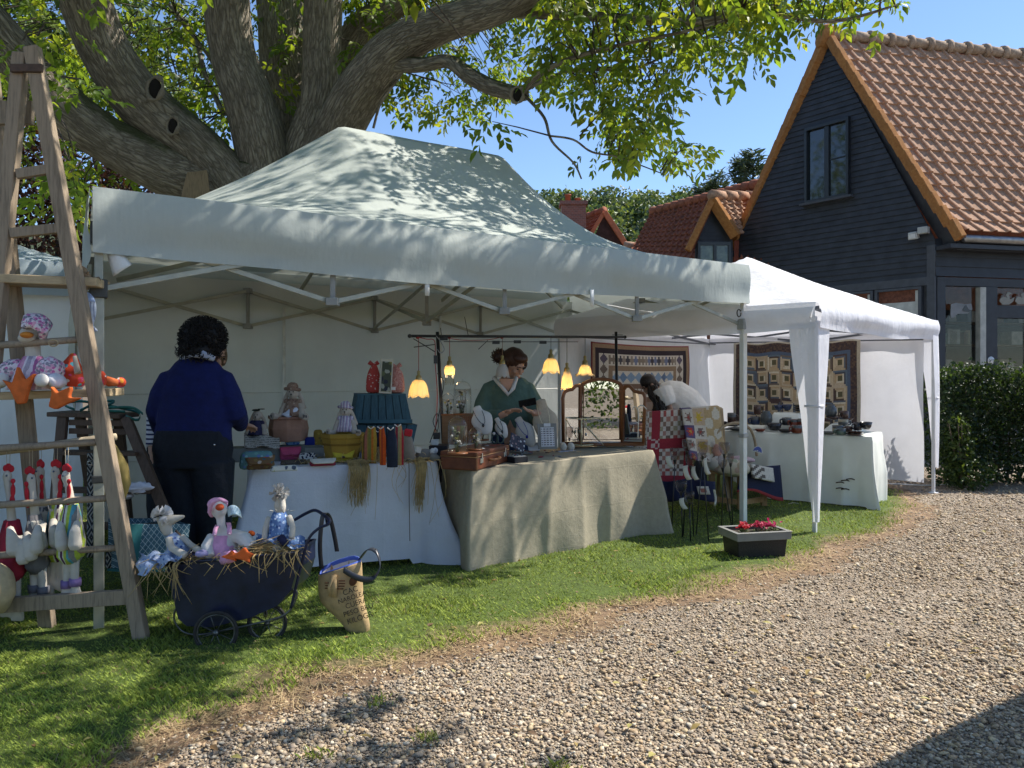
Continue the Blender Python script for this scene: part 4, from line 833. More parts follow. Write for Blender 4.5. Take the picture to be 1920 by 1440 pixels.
def main_tent():
    P0 = V(-2.25, 4.12, 0); d = V(4.43, 2.98, 0); T = Tent(P0, d, 5.34, 3.0, 2.40, 2.05, 3.49, 1.86, V(-.49, .872, 0))
    R = thing('market_tent', 'large grey green canvas tent dappled with leaf shade over two stalls', 'tent', P0)
    T.canopy(R, GREYC, 1.0)
    c = [T.p(0, 0, 0), T.p(T.Lu, 0, 0), T.p(T.Lu, 3, 0), T.p(0, 3, 0)]
    T.valance(R, GREYC, c[0], c[1], -T.n, 1.3, amp=.03); T.valance(R, GREYC, c[1], c[2], T.d, 5.1); T.valance(R, GREYC, c[2], c[3], T.n, 7.7); T.valance(R, GREYC, c[3], c[0], -T.d, 9.2)
    bw = T.wall(R, WALLC, T.p(0, 2.93, 0), T.p(5.34, 2.93, 0), .03, 2.3, T.n, 4.2, 'rear_wall')
    b = MB()
    for u in (1.7, 3.45): b.strip([T.p(u, 2.88, .05), T.p(u, 2.88, 2.05)], T.d, .03, .003)
    for z in (.62, 1.22): b.strip([T.p(0, 2.885, z), T.p(5.3, 2.885, z)], V(0, 0, 1), .008, .003)
    b.build('seam', M('pale_seam', (.72, .72, .68), .6), bw)
    for k, q in enumerate(c):
        i = V(T.d.x*(.03 if k in (0, 3) else -.03), T.d.y*(.03 if k in (0, 3) else -.03), 0)+T.n*(.03 if k < 2 else -.03)
        b = MB(); p = q+i; Rm = Matrix((T.d, T.n, V(0, 0, 1))).transposed(); b.box(p+V(0, 0, .95), (.052, .052, 1.9), Rm); b.box(p+V(0, 0, 1.7), (.042, .042, 1.2), Rm); b.box(p+V(0, 0, .01), (.10, .10, .015), Rm)
        lg = b.build('leg', ALUW if k == 1 else ALU, R, bevel=.004)
        for z_, s_ in ((2.16, (.085, .085, .12)), (1.86, (.085, .085, .1)), (.83, (.068, .068, .04))): b = MB(); b.box(p+V(0, 0, z_), s_, Rm); b.build('bracket', DKP if k in (0, 3) else M('grey_bracket', (.38, .38, .36), .5), lg, bevel=.006)
        if k == 1:
            b = MB(); hk = p-T.d*.06+V(0, 0, 1.96); b.tube([hk+V(math.sin(a)*.0, 0, 0)+T.d*math.cos(a)*.028+V(0, 0, math.sin(a)*.034) for a in np.linspace(.6, 6.4, 12)], .005, 6); b.build('hook', BLK, lg)
    def truss(a, e, n, name):
        b = MB(); J = []; a = Vector(a); e = Vector(e); up = V(0, 0, 1)
        for k in range(n):
            p, q = a.lerp(e, k/n), a.lerp(e, (k+1)/n); o = (e-a).normalized().cross(up)*.018
            b.beam(p+V(0, 0, 1.86)+o, q+V(0, 0, 2.2)+o, .014, .03); b.beam(p+V(0, 0, 2.2)-o, q+V(0, 0, 1.86)-o, .014, .03)
            if k: j = MB(); j.box(p+V(0, 0, 2.02), (.03, .03, .34)); j.box(p+V(0, 0, 1.86), (.075, .075, .05)); j.box(p+V(0, 0, 2.2), (.07, .07, .05)); J.append(j)
        t = b.build('truss', ALU, R, bevel=.002); [j.build('joint', M('joint_grey', (.3, .3, .28), .5), t, bevel=.004) for j in J]
    i = .04
    truss(T.p(i, i, 0), T.p(5.3, i, 0), 4, 'f'); truss(T.p(i, 2.9, 0), T.p(5.3, 2.9, 0), 4, 'b'); truss(T.p(i, i, 0), T.p(i, 2.95, 0), 2, 'l'); truss(T.p(5.3, i, 0), T.p(5.3, 2.95, 0), 2, 'r'); truss(T.p(2.67, i, 0), T.p(2.67, 2.95, 0), 2, 'm')
    b = MB()
    for u in (1.86, 3.48):
        b.beam(T.p(u, 1.5, 2.5), T.p(u, 1.5, 3.44), .04, .04)
        for cu, cv in ((0, 0), (0, 3), (5.34, 0), (5.34, 3)):
            if (cu == 0) == (u < 2): b.beam(T.p(lerp(cu, u, .12), lerp(cv, 1.5, .12), 2.22), T.p(u, 1.5, 2.62), .02, .035)
        for v in (.1, 2.9): b.beam(T.p(u, v, 2.22), T.p(u, 1.5, 2.62), .02, .035)
    b.build('rafter', ALU, R)
    for u_ in (2.0, 3.45): b = MB(); b.strip([T.p(u_, -.03, 2.06), T.p(u_, -.03, 1.93)], T.d, .035, .003); b.build('strap', M('white_strap', (.75, .75, .72), .7), R)
    b = MB(); q = T.p(.07, .02, 2.05); b.sheet(lambda a, e: q+T.d*(a*.09+.03*e)+V(0, 0, -.12*e*(1-.6*a))-T.n*.03*math.sin(a*3), 5, 5); b.build('loose_tie', M('white_strap'), R, solid=.004)
    return T
TM = main_tent()
def white_tent():
    A, B, Cc, D = V(2.63, 6.63, 0), V(4.98, 9.0, 0), V(2.85, 11.1, 0), V(.5, 8.74, 0)
    T = Tent(A, B-A, (B-A).length, (D-A).length, 2.02, 1.80, 2.74, 1.6); R = thing('white_gazebo', 'white pop-up gazebo with tapered leg curtains in full sun', 'gazebo', A)
    T.canopy(R, WHITEC, .12, 50, 50); c = [T.p(0, 0, 0), T.p(T.Lu, 0, 0), T.p(T.Lu, T.Lv, 0), T.p(0, T.Lv, 0)]
    T.valance(R, WHITEC, c[0], c[1], -T.n, 2.3, amp=.022); T.valance(R, WHITEC, c[1], c[2], T.d, 4.4); T.valance(R, WHITEC, c[2], c[3], T.n, 6.4); T.valance(R, WHITEC, c[3], c[0], -T.d, 8.8)
    o = .06; T.wall(R, WHITEC, T.p(T.Lu-o, .12, 0), T.p(T.Lu-o, T.Lv-.05, 0), .12, 1.9, T.d, 3.1, 'wall', .035); T.wall(R, WHITEC, T.p(.0, T.Lv-o, 0), T.p(T.Lu-.05, T.Lv-o, 0), .06, 1.9, T.n, 8.3, 'wall', .035)
    steel = M('white_steel', (.62, .63, .65), .4, .05, 10, 0)
    for k, q in enumerate(c):
        iu = T.d*(.03 if k in (0, 3) else -.03)+T.n*(.03 if k < 2 else -.03); b = MB(); p = q+iu; Rm = Matrix((T.d, T.n, V(0, 0, 1))).transposed(); b.box(p+V(0, 0, .95), (.034, .034, 1.9), Rm); b.box(p+V(0, 0, .008), (.09, .09, .012), Rm); b.build('leg', steel, R, bevel=.003)
    # leg curtains: L-shaped tapered sleeves
    def curtain(q, u1, v1, wt, wb, z0, side):
        b = MB()
        def fn(a, e):
            w_ = lerp(wt, wb, min(1, e*1.05))+.0; z = lerp(1.86, z0, e); s = abs(a-.5)*2*w_*(1+.04*math.sin(e*9)); dirr = u1 if a < .5 else v1
            return q+dirr*s-(u1+v1)*(.012+.02*(1-2*abs(a-.5))*math.sin(PI*e)*.5)+V(0, 0, z)
        b.sheet(fn, 16, 22); cu = b.build('leg_curtain', WHITEC, R); b = MB(); b.strip([q+u1*.10-v1*.02+V(0, 0, 1.12), q-(u1+v1)*.02+V(0, 0, 1.12), q+v1*.10-u1*.02+V(0, 0, 1.12)], V(0, 0, 1), .02, .003); b.build('band', WHITEC, cu)
    curtain(c[0], T.d, T.n, .26, .045, .12, 0); curtain(c[1], -T.d, T.n, .2, .05, .3, 1)
    b = MB()
    for s0, s1 in ((c[0], c[1]), (c[1], c[2]), (c[2], c[3]), (c[3], c[0])):
        i = (T.p(T.Lu/2, T.Lv/2, 0)-s0.lerp(s1, .5)).normalized()*.05
        for k in range(2): p, q = s0.lerp(s1, k/2)+i, s0.lerp(s1, (k+1)/2)+i; b.beam(p+V(0, 0, 1.82), q+V(0, 0, 1.98), .012, .026); b.beam(p+V(0, 0, 1.98), q+V(0, 0, 1.82), .012, .026)
    b.build('truss', M('dark_steel', (.12, .13, .15), .45, .1, 10, 0, metal=.3), R)
    for e0, e1 in ((T.p(T.Lu-.16, .1, 1.80), T.p(T.Lu-.16, T.Lv-.1, 1.84)), (T.p(.1, T.Lv-.16, 1.82), T.p(T.Lu-.1, T.Lv-.16, 1.82))): b = MB(); b.tube([e0, e1], .009, 6); b.build('hanging_rail', MATS['dark_steel'], R)
    return T
TW = white_tent()
def other_tents():
    E = V(-3.32, 5.95, 0); T = Tent(E-TM.d*3.2, TM.d, 3.2, 3.2, 2.25, 2.0, 3.2, 1.6); R = thing('pavilion', 'pale bluish grey pavilion with closed walls behind the tall ladder', 'pavilion', E)
    T.canopy(R, BLUEC, .35, 40, 40); T.valance(R, BLUEC, T.p(0, 0, 0), T.p(3.2, 0, 0), -T.n, 3, amp=.02); T.valance(R, BLUEC, T.p(3.2, 0, 0), T.p(3.2, 3.2, 0), T.d, 6)
    T.wall(R, M('grey_sheet') if 0 else cloth_mat('grey_tarpaulin', (.86, .88, .88), .15), T.p(0, .06, 0), T.p(3.2, .06, 0), .02, 2.1, -T.n, 2.2, 'wall', .04); T.wall(R, MATS.get('x') or WALLC, T.p(3.15, .06, 0), T.p(3.15, 3.2, 0), .02, 2.1, T.d, 5.2, 'wall', .04)
    for v_ in (.1, 3.1): b = MB(); b.box(T.p(3.14, v_, 1), (.05, .05, 2)); b.build('leg', ALU, R)
    # unseen canopy added beside the drive so its edge shades the corner
    T = Tent(V(2.88, 3.30, 0), V(.84, .545, 0), 3.0, 3.0, 2.3, 2.05, 3.0, 1.5); T.n = V(T.d.y, -T.d.x, 0); R = thing('unseen_shade_canopy', 'unseen pale canopy added to shade the corner of the gravel drive', 'canopy', T.P0)
    T.canopy(R, WALLC, .4, 20, 20)
    for a, c, o in (((0, 0), (3, 0), -T.n), ((3, 0), (3, 3), T.d), ((3, 3), (0, 3), T.n), ((0, 3), (0, 0), -T.d)): T.valance(R, WALLC, T.p(*a, 0), T.p(*c, 0), o, 3, amp=.015)
    for a in ((.03, .03), (2.97, .03), (2.97, 2.97), (.03, 2.97)): b = MB(); b.box(T.p(*a, 1.1), (.045, .045, 2.2)); b.build('leg', ALU, R)
other_tents()
# ================================================================ ladder corner
OLDW = wood('weathered_wood', (.30, .23, .16), .5, 5, .8); PLANK = wood('pale_plank', (.45, .34, .20), .6, 5, .7, axis=0); DKW = wood('dark_wood', (.085, .055, .038), .5, 5, .6)
CREAM = M('calico', (.54, .49, .41), .9, .08, 12, .35, 150); WHITEF = M('white_felt', (.66, .64, .60), .9, .05, 12, .3, 150); STRING = M('string', (.50, .43, .32), .9, .1, 30, 0); RED = M('red_felt', (.50, .025, .035), .9, .15, 20, .3, 150); ORANGE = M('orange_felt', (.62, .13, .025), .9, .15, 25, .4, 120); EYE = M('bead_black', (.01, .01, .01), .2, 0, 5, 0, spec=.6)
RAFFIA = M('raffia', vc=True, rough=.7, var=.15, sc=30, bmp=0, transl=.2)
def straw_col(): k = random.uniform(.8, 1.35); return (.52*k, .38*k, .17*k)
TB = V(0, 1, 0)
def ladder():
    R = thing('orchard_ladder', 'tall weathered wooden tripod ladder with rungs, hung with cloth hens', 'ladder', at(100, 1205, 4.02))
    T0 = at(57, 96, 3.98); Rf = at(268, 1212, 4.0); Lf = at(-62, 1215, 3.92); B0 = at(-22, 100, 4.10); Bf = at(90, 1188, 4.18)
    def stile(a, e, w_, h_): b = MB(); a, e = Vector(a), Vector(e); dd = (e-a).normalized(); b.beam(a-dd*.0, e, w_*.82, h_*.8, V(0, -1, 0)); return b.build('stile', OLDW, R, bevel=.006)
    stile(T0+V(.01, 0, .02), Rf, .088, .07); stile(at(40, 100, 4.0), Lf, .085, .07); stile(B0, Bf, .095, .06)
    P = lambda a, e, y: a+(e-a)*((CH-(y-HY)/F*4-a.z)/(e.z-a.z))
    for y, fl in ((322, 1), (432, 1), (640, 0), (832, 0), (937, 0), (1030, 0), (1122, 1)):
        a, e = P(T0, Lf, y+8), P(T0, Rf, y-4); b = MB()
        if fl: b.beam(a, e, .035, .05 if y < 1000 else .075, V(0, 0, 1))
        else: b.tube([a, e], [.019, .017], 8)
        b.build('rung', OLDW, R, bevel=.003 if fl else 0)
    b = MB(); b.beam(at(20, 128, 3.955), at(80, 128, 3.945), .02, .042, V(0, 0, 1)); b.build('iron_strap', M('rusty_iron', (.10, .06, .04), .7, .3, 20), R, bevel=.004)
    b = MB(); b.beam(at(-70, 212, 4.1), at(62, 212, 4.08), .03, .125, V(0, 0, 1)); b.build('top_board', OLDW, R, bevel=.004)
    # planks laid across
    b = MB(); a, e = at(-80, 522, 4.0), at(194, 533, 4.13); b.beam(a, e, .22, .045, V(0, 0, 1)); b.build('shelf_plank', PLANK, tg=('upper pale plank shelf laid across the tall ladder', 'shelf'), bevel=.004)
    b = MB(); a, e = at(-80, 745, 4.02), at(220, 735, 4.16); b.beam(a, e, .24, .04, V(0, 0, 1)); b.build('shelf_plank', PLANK, tg=('lower plank shelf on the tall ladder holding the goose doll', 'shelf'), bevel=.004)
    b = MB(); b.tube(spline([at(-60, 855, 4.0), at(60, 840, 4.05), at(150, 827, 4.10), at(218, 819, 4.14)], 14), [.016, .018, .02, .019], 8); b.build('hanging_pole', wood('pole_wood', (.52, .42, .28), .7, 5, .7, axis=0), tg=('pale round pole slung across the ladder with hens on strings', 'pole'))
    b = MB(); b.tube(spline([at(140, 512, 4.05), at(152, 505, 4.05), at(160, 518, 4.05), at(172, 526, 4.06), at(187, 522, 4.08)], 12), [.012, .02, .024, .018, .012], 7, rfn=lambda i, a: 1+.25*math.sin(i*2.1+a)); b.tube([at(147, 508, 4.05), at(149, 497, 4.05)], [.014, .006], 6); b.tube([at(160, 517, 4.05), at(166, 510, 4.03)], [.012, .005], 6)
    b.build('driftwood', wood('driftwood', (.28, .18, .10), .4, 8, .8), tg=('knotty piece of driftwood on the upper plank shelf', 'driftwood'))
ladder()
def soft(b, name, mat, root, rs=.006, sm=6): return b.build(name, mat, root, remesh=rs, smooth=sm)
def goose_shelf():
    Y = 4.0; R = thing('goose_doll', 'big goose doll in pink flowered bonnet and dress sitting on the ladder shelf', 'doll', at(58, 732, Y)); p = lambda x, y, dy=0: at(x, y, Y+dy); m = lambda q: mpx(q, Y)
    PK = stripes('pink_print', [(2, (.60, .30, .42)), (1, (.75, .66, .70)), (2, (.42, .36, .42)), (1.5, (.74, .62, .68)), (1.2, (.50, .16, .34))], 0, .075, wobble=.03); PF = floral('pink_floral', (.72, .62, .66), [(.55, .14, .34), (.30, .27, .33), (.66, .34, .46), (.20, .20, .24), (.74, .66, .70)], 70, .6)
    b = MB(); b.ell(p(58, 628), (m(20), m(20), m(19))); b.ell(p(52, 634, -.03), (m(17), m(16), m(11))); b.tube([p(60, 640), p(62, 662), p(62, 690)], [m(14), m(13), m(17)], 10); b.ell(p(60, 705), (m(34), m(26), m(28))); soft(b, 'body', CREAM, R)
    b = MB(); b.ell(p(50, 628, -.075), (m(10.5), m(14), m(6))); soft(b, 'beak', M('orange_beak', (.62, .22, .03), .7, .1, 20), R, .004, 3)
    b = MB(); [b.ell(p(x, y, -.082), m(1.6), None, 6, 5) for x, y in ((48, 612), (61, 611))]; b.build('eye', EYE, R)
    b = MB(); b.ell(p(69, 606, .03), (m(27), m(26), m(19)), ry(.35), amp=.15, fr=4); b.tube([p(44, 612, -.05), p(62, 606, -.085), p(82, 620, -.05), p(80, 640, -.01)], [m(6), m(9), m(10), m(6)], 8); soft(b, 'bonnet', PF, R, .006, 3)
    b = MB(); b.lathe([(m(15), 0), (m(27), -m(18)), (m(34), -m(40)), (m(43), -m(62)), (m(30), -m(63))], p(62, 668), 28, rfn=lambda i, a: (1+.10*math.sin(a*8)*i/3, 0)); b.build('dress', PK, R)
    b = MB(); b.ell(p(22, 694, -.02), (m(26), m(24), m(19)), ry(-.5), 16, 10, amp=.2, fr=4); b.ell(p(95, 692, -.02), (m(24), m(24), m(22)), ry(.6), 16, 10, amp=.2, fr=4); b.build('sleeve', PF, R)
    b = MB(); b.ell(p(78, 713, -.11), (m(13), m(12), m(13))); b.ell(p(4, 712, -.08), (m(13), m(12), m(14))); soft(b, 'hand', WHITEF, R)
    b = MB(); b.ell(p(105, 714, -.05), (m(18), m(20), m(14)), ry(.5), amp=.15); b.ell(p(-4, 714, -.04), (m(16), m(20), m(15)), None); b.build('pantaloon', M('lace_white', (.7, .69, .74), .9, .1, 30, .5, 60), R)
    for cx, cy, s, rot in ((33, 722, 1, .15), (113, 744, .95, -.55)):
        out = [(-.5, -.15), (-.9, .42), (-.34, .16), (.0, .95), (.36, .18), (.95, .5), (.55, -.2), (.25, -.95), (-.15, -.95)]; c, q = math.cos(rot), math.sin(rot); out = [((x*c-y*q)*m(32)*s, (x*q+y*c)*m(36)*s) for x, y in out]
        if cy > 740: out = [(x*1.15, y*.7) for x, y in out]
        b = MB(); b.prism(out, p(cx, cy, -.15), V(1, 0, 0), V(0, .1, 1).normalized(), -m(12)); b.build('foot', ORANGE, R, remesh=.005, smooth=5)
goose_shelf()
def hen(label, x, y0, yb, ye, w, Y, mat, side, wings, feet, cuff=None, lean=0):
    R = thing('cloth_hen', label, 'hen doll', at(x, 842, Y), 'cloth hens on the pole'); p = lambda a, c, dy=0: at(a, c, Y+dy); m = lambda q: mpx(q, Y)
    b = MB(); b.tube([p(x-2, 838, .0), p(x-1, y0)], .0016, 4); b.tube([p(x+5, 838, .0), p(x+4, y0)], .0016, 4); b.build('string', STRING, R)
    b = MB(); b.ell(p(x, y0+14), (m(8), m(8), m(13))); b.tube([p(x, y0+16), p(x+lean*.5, (y0+yb)/2), p(x+lean, yb), p(x+lean, yb+24)], [m(7.5), m(6.5), m(8), m(14)], 10); b.tube([p(x+lean, yb+10), p(x+lean, ye-15)], [m(14), m(16)], 10); b.tube([p(x+lean-4, ye-24), p(x+lean-7, ye+10), p(x+lean-8, feet[0])], [m(11), m(8), m(7)], 8); b.tube([p(x+lean+6, ye-20), p(x+lean+9, ye+10), p(x+lean+10, feet[1])], [m(11), m(8), m(7)], 8)
    for fx, fy in ((x+lean-9, feet[0]), (x+lean+11, feet[1])): 
        for q in (-8, 0, 8): b.tube([p(fx, fy-8), p(fx+q*.6, fy+6), p(fx+q, fy+17)], [m(7), m(7), m(4)], 8)
    soft(b, 'body', CREAM, R)
    b = MB()
    for dx, dy in ((0, -5), (5, -1), (-5, -2)): b.ell(p(x+side*2+dx, y0+dy), (m(5.5), m(3), m(7)))
    b.ell(p(x+side*9, y0+22, -.02), (m(4.5), m(3), m(5))); b.ell(p(x+side*9, y0+40, -.02), (m(4.5), m(3), m(13))); b.ell(p(x+side*8, y0+58, -.02), (m(5), m(3), m(10))); soft(b, 'comb', RED, R, .004, 2)
    b = MB(); b.ell(p(x-side*3, y0+12, -.03), m(2), None, 6, 5); b.build('eye', M('blue_bead', (.06, .09, .14), .3, 0, 5, 0), R)
    b = MB(); h = yb-ye; b.lathe([(m(w*.24), 0), (m(w*.34), m(h*.22)), (m(w*.46), m(h*.62)), (m(w*.46), m(h*.86)), (m(w*.26), m(h))][::1], p(x+lean, yb), 24, rfn=lambda i, a: (1+.09*math.sin(a*7+i), 0)); b.build('outfit', mat, R)
    b = MB()
    for wx, wy, rot in wings: b.tube([p(wx-6*math.sin(rot), wy-26, -.04), p(wx, wy-8, -.08), p(wx+7*math.sin(rot)+2, wy+18, -.085), p(wx+9*math.sin(rot)+3, wy+27, -.085)], [m(6), m(9.5), m(12.5), m(8)], 10)
    soft(b, 'wing', CREAM, R)
    if cuff:
        b = MB(); [b.tube([p(fx, fy-22), p(fx, fy-8)], m(10.5), 10) for fx, fy in ((x+lean-8, feet[0]), (x+lean+10, feet[1]))]; b.build('cuff', cuff, R)
    R.rotation_euler = (0, random.uniform(-.05, .05), random.uniform(-.5, .5)); return R
GS = stripes('grey_stripe', [(3, (.17, .17, .18)), (1, (.5, .48, .46)), (2, (.12, .12, .13)), (.6, (.6, .58, .55))], 0, .055); LIME = stripes('lime_stripe', [(2, (.42, .52, .06)), (.8, (.62, .64, .55)), (1, (.10, .03, .10)), (.8, (.6, .6, .5)), (1.6, (.38, .48, .07)), (1, (.10, .36, .44)), (1.6, (.23, .23, .22))], 0, .088, wobble=.008)
hen('white cloth hen in red velvet trousers, at the end of the pole', 14, 880, 975, 1090, 52, 4.0, M('red_velvet', (.33, .02, .04), .8, .25, 12, .3), 1, ((18, 1015, .2), (38, 1032, -.2)), (1140, 1148), RED, 8)
hen('white cloth hen in plain grey dress with dark ankle cuffs', 56, 885, 965, 1075, 44, 4.02, M('grey_velvet', (.14, .135, .14), .8, .25, 12, .3), -1, ((48, 1025, .5), (66, 1012, -.4)), (1118, 1122), M('grey_cuff', (.13, .13, .15), .9), 5)
hen('white cloth hen in grey and white striped pinafore', 74, 872, 950, 1050, 36, 4.10, GS, 1, ((92, 1005, .15),), (1095, 1100), None, 4)
hen('white cloth hen in lime striped suit, neck upright, beside the rung', 103, 872, 942, 1052, 44, 4.08, LIME, 1, ((100, 1000, .2),), (1088, 1092), None, 4)
hen('white cloth hen in lime striped suit with purple ankle cuffs', 124, 880, 945, 1055, 50, 4.0, LIME, 1, ((122, 1005, .6), (154, 1002, -.1)), (1110, 1105), M('purple_cuff', (.24, .16, .36), .9), 12)
def ladder_bits():
    def fish(label, px, y0, y1, w, Y, mat, head, rot):
        R = thing('cloth_fish', label, 'fish toy', at(px, y1, Y)); a, c = at(px, y0, Y), at(px+rot, y1, Y); b = MB(); L_ = (c-a).length
        b.tube([a.lerp(c, k/10) for k in range(11)], [mpx(w*q, Y) for q in (.08, .3, .44, .5, .52, .5, .45, .38, .28, .16, .10)], 12, ell=(1, .55), up=V(1, 0, 0)); b.tube([c, c+V(.012, 0, -.03)], [.008, .02], 8, ell=(1, .4), up=V(1, 0, 0)); b.build('body', mat, R)
        b = MB(); b.tube([a.lerp(c, k/10)-V(0, .004, 0) for k in range(4)], [mpx(w*q, Y) for q in (.1, .32, .46, .52)], 12, ell=(1, .56), up=V(1, 0, 0)); b.build('head', head, R)
        b = MB(); b.ell(a.lerp(c, .22)-V(.0, mpx(w*.3, Y), 0), mpx(2.4, Y), None, 8, 6); b.build('eye', M('fish_eye', (.12, .18, .42), .6) if w > 22 else RED, R)
        b = MB(); b.tube([a, V(a.x-.003, a.y, at(px, 520, Y).z)], .0016, 4); b.build('string', STRING, R)
    fish('striped pale blue cloth fish hanging from the upper shelf', 164, 548, 612, 25, 4.1, stripes('fish_stripe', [(2, (.62, .66, .74)), (1, (.30, .32, .42))], 0, .014), M('fish_blue', (.44, .55, .78), .9), 9)
    fish('flowered blue and pink cloth fish hanging below the striped one', 161, 600, 660, 22, 4.04, floral('fish_floral', (.36, .46, .72), [(.7, .3, .35), (.75, .7, .7), (.2, .28, .55)], 60, .36), M('fish_pale', (.60, .66, .80), .9), 11)
    RF = floral('red_floral', (.60, .07, .03), [(.75, .10, .26), (.08, .30, .36), (.80, .32, .04), (.75, .70, .60), (.72, .07, .10)], 30, .42, core=(.8, .45, .1))
    R = thing('floral_bird', 'red flowered cloth bird sitting behind the ladder stile on the lower shelf', 'bird toy', at(133, 726, 4.1)); b = MB(); b.tube([at(138, 662, 4.1), at(134, 685, 4.1), at(131, 708, 4.1), at(130, 724, 4.1)], [.012, .05, .08, .07], 12); soft(b, 'body', RF, R)
    b = MB(); b.tube([at(140, 668, 4.05), at(146, 700, 4.03)], [.01, .018], 8); b.build('beak', CREAM, R)
    R = thing('fabric_flower', 'flowered red cloth petals and ball at the end of the lower shelf', 'cloth flower', at(200, 728, 4.1)); b = MB(); b.ell(at(190, 712, 4.02), (mpx(10, 4), .02, mpx(17, 4))); b.build('petal', RF, R); b = MB(); b.ell(at(226, 717, 4.12), mpx(10, 4)); b.build('ball', RF, R)
    b = MB(); b.tube([at(176, 706, 4.08), at(206, 716, 4.08), at(222, 718, 4.1)], [.02, .026, .016], 8); b.tube([at(188, 730, 4.05), at(187, 745, 4.05)], [.016, .012], 6); b.build('stem', M('orange_cloth', (.6, .14, .04), .9, .2, 30), R)
    # beige sack at the frame edge
    b = MB(); b.ell(at(-12, 1105, 3.85), (.10, .09, .13), None, 16, 12, amp=.12); b.build('cloth_sack', M('beige_sack', (.50, .38, .22), .9, .15, 20, .4), tg=('round beige cloth sack hanging low beside the red-trousered hen', 'sack'))
    # ring on the middle rung, yellow bag, patterned strap, white lace
    b = MB(); b.tube([at(100+math.cos(a)*9, 643+math.sin(a)*6, 3.96) for a in np.linspace(0, 6.28, 14, endpoint=False)], .004, 6, closed=True); b.build('wooden_ring', PLANK, tg=('thin pale wooden ring on the ladder rung beside the goose doll', 'ring'))
    b = MB(); P = [at(198, 820, 4.16), at(200, 830, 4.16)]
    def fn(a, e): w_ = lerp(3, 30, min(1, e*2.2)**.8)*(1 if e < .75 else 1-.45*(e-.75)*4); x = lerp(203, 218, e)+(a-.5)*2*w_; return at(x, lerp(822, 935, e), 4.3-.09*math.sin(PI*a)*math.sin(PI*min(1, e*1.1))-.012*math.sin(a*14+e*3))
    b.sheet(fn, 20, 16); yb = b.build('yellow_bag', M('mustard_cloth', (.42, .30, .09), .85, .12, 10, .3), tg=('mustard yellow cloth bag hanging from the pole end', 'bag'), solid=.008)
    b = MB(); b.box(at(228, 927, 4.2), (.018, .004, .036), rz(.2)); b.build('tag', WHITEF, yb)
    DI = MATS.get('diamond') or diamond_mat()
    b = MB(); b.sheet(lambda a, e: at(lerp(172, 178, e)+(a-.5)*lerp(16, 30, e), lerp(850, 1045, e), 4.45+.03*math.sin(e*6)), 6, 24); pb = b.build('woven_scarf', DI, tg=('long black and cream diamond patterned scarf hanging behind the ladder', 'scarf'), solid=.006)
    b = MB(); b.tube([at(164, 866, 4.4), at(174, 863, 4.4), at(172, 872, 4.4), at(163, 870, 4.4)], .004, 5, closed=True); b.build('buckle', M('steel', (.5, .5, .5), .3, .05, 5, 0, metal=.9), pb)
    b = MB(); b.sheet(lambda a, e: at(lerp(200, 228, a), lerp(1025, 1065, e), 4.5), 4, 4); b.build('patterned_pouch', DI, tg=('small dark maze-patterned pouch hanging behind the ladder stile', 'pouch'), solid=.02)
def diamond_mat():
    m, nt, b = nodes('diamond'); sp = nt.nodes.new('ShaderNodeSeparateXYZ'); L(nt, ocoord(nt), sp.inputs[0])
    d = val(nt, 'ADD', val(nt, 'ABSOLUTE', val(nt, 'SUBTRACT', val(nt, 'FRACT', val(nt, 'DIVIDE', sp.outputs[0], .07)), .5)), val(nt, 'ABSOLUTE', val(nt, 'SUBTRACT', val(nt, 'FRACT', val(nt, 'DIVIDE', sp.outputs[2], .12)), .5)))
    c = ramp(nt, val(nt, 'FRACT', val(nt, 'MULTIPLY', d, 3.6)), [(0, (.02, .02, .022)), (.5, (.36, .35, .31)), (.8, (.10, .13, .16))], 'CONSTANT'); L(nt, c, b.inputs['Base Color']); b.inputs['Roughness'].default_value = .9; MATS['diamond'] = m; return m
diamond_mat(); ladder_bits()
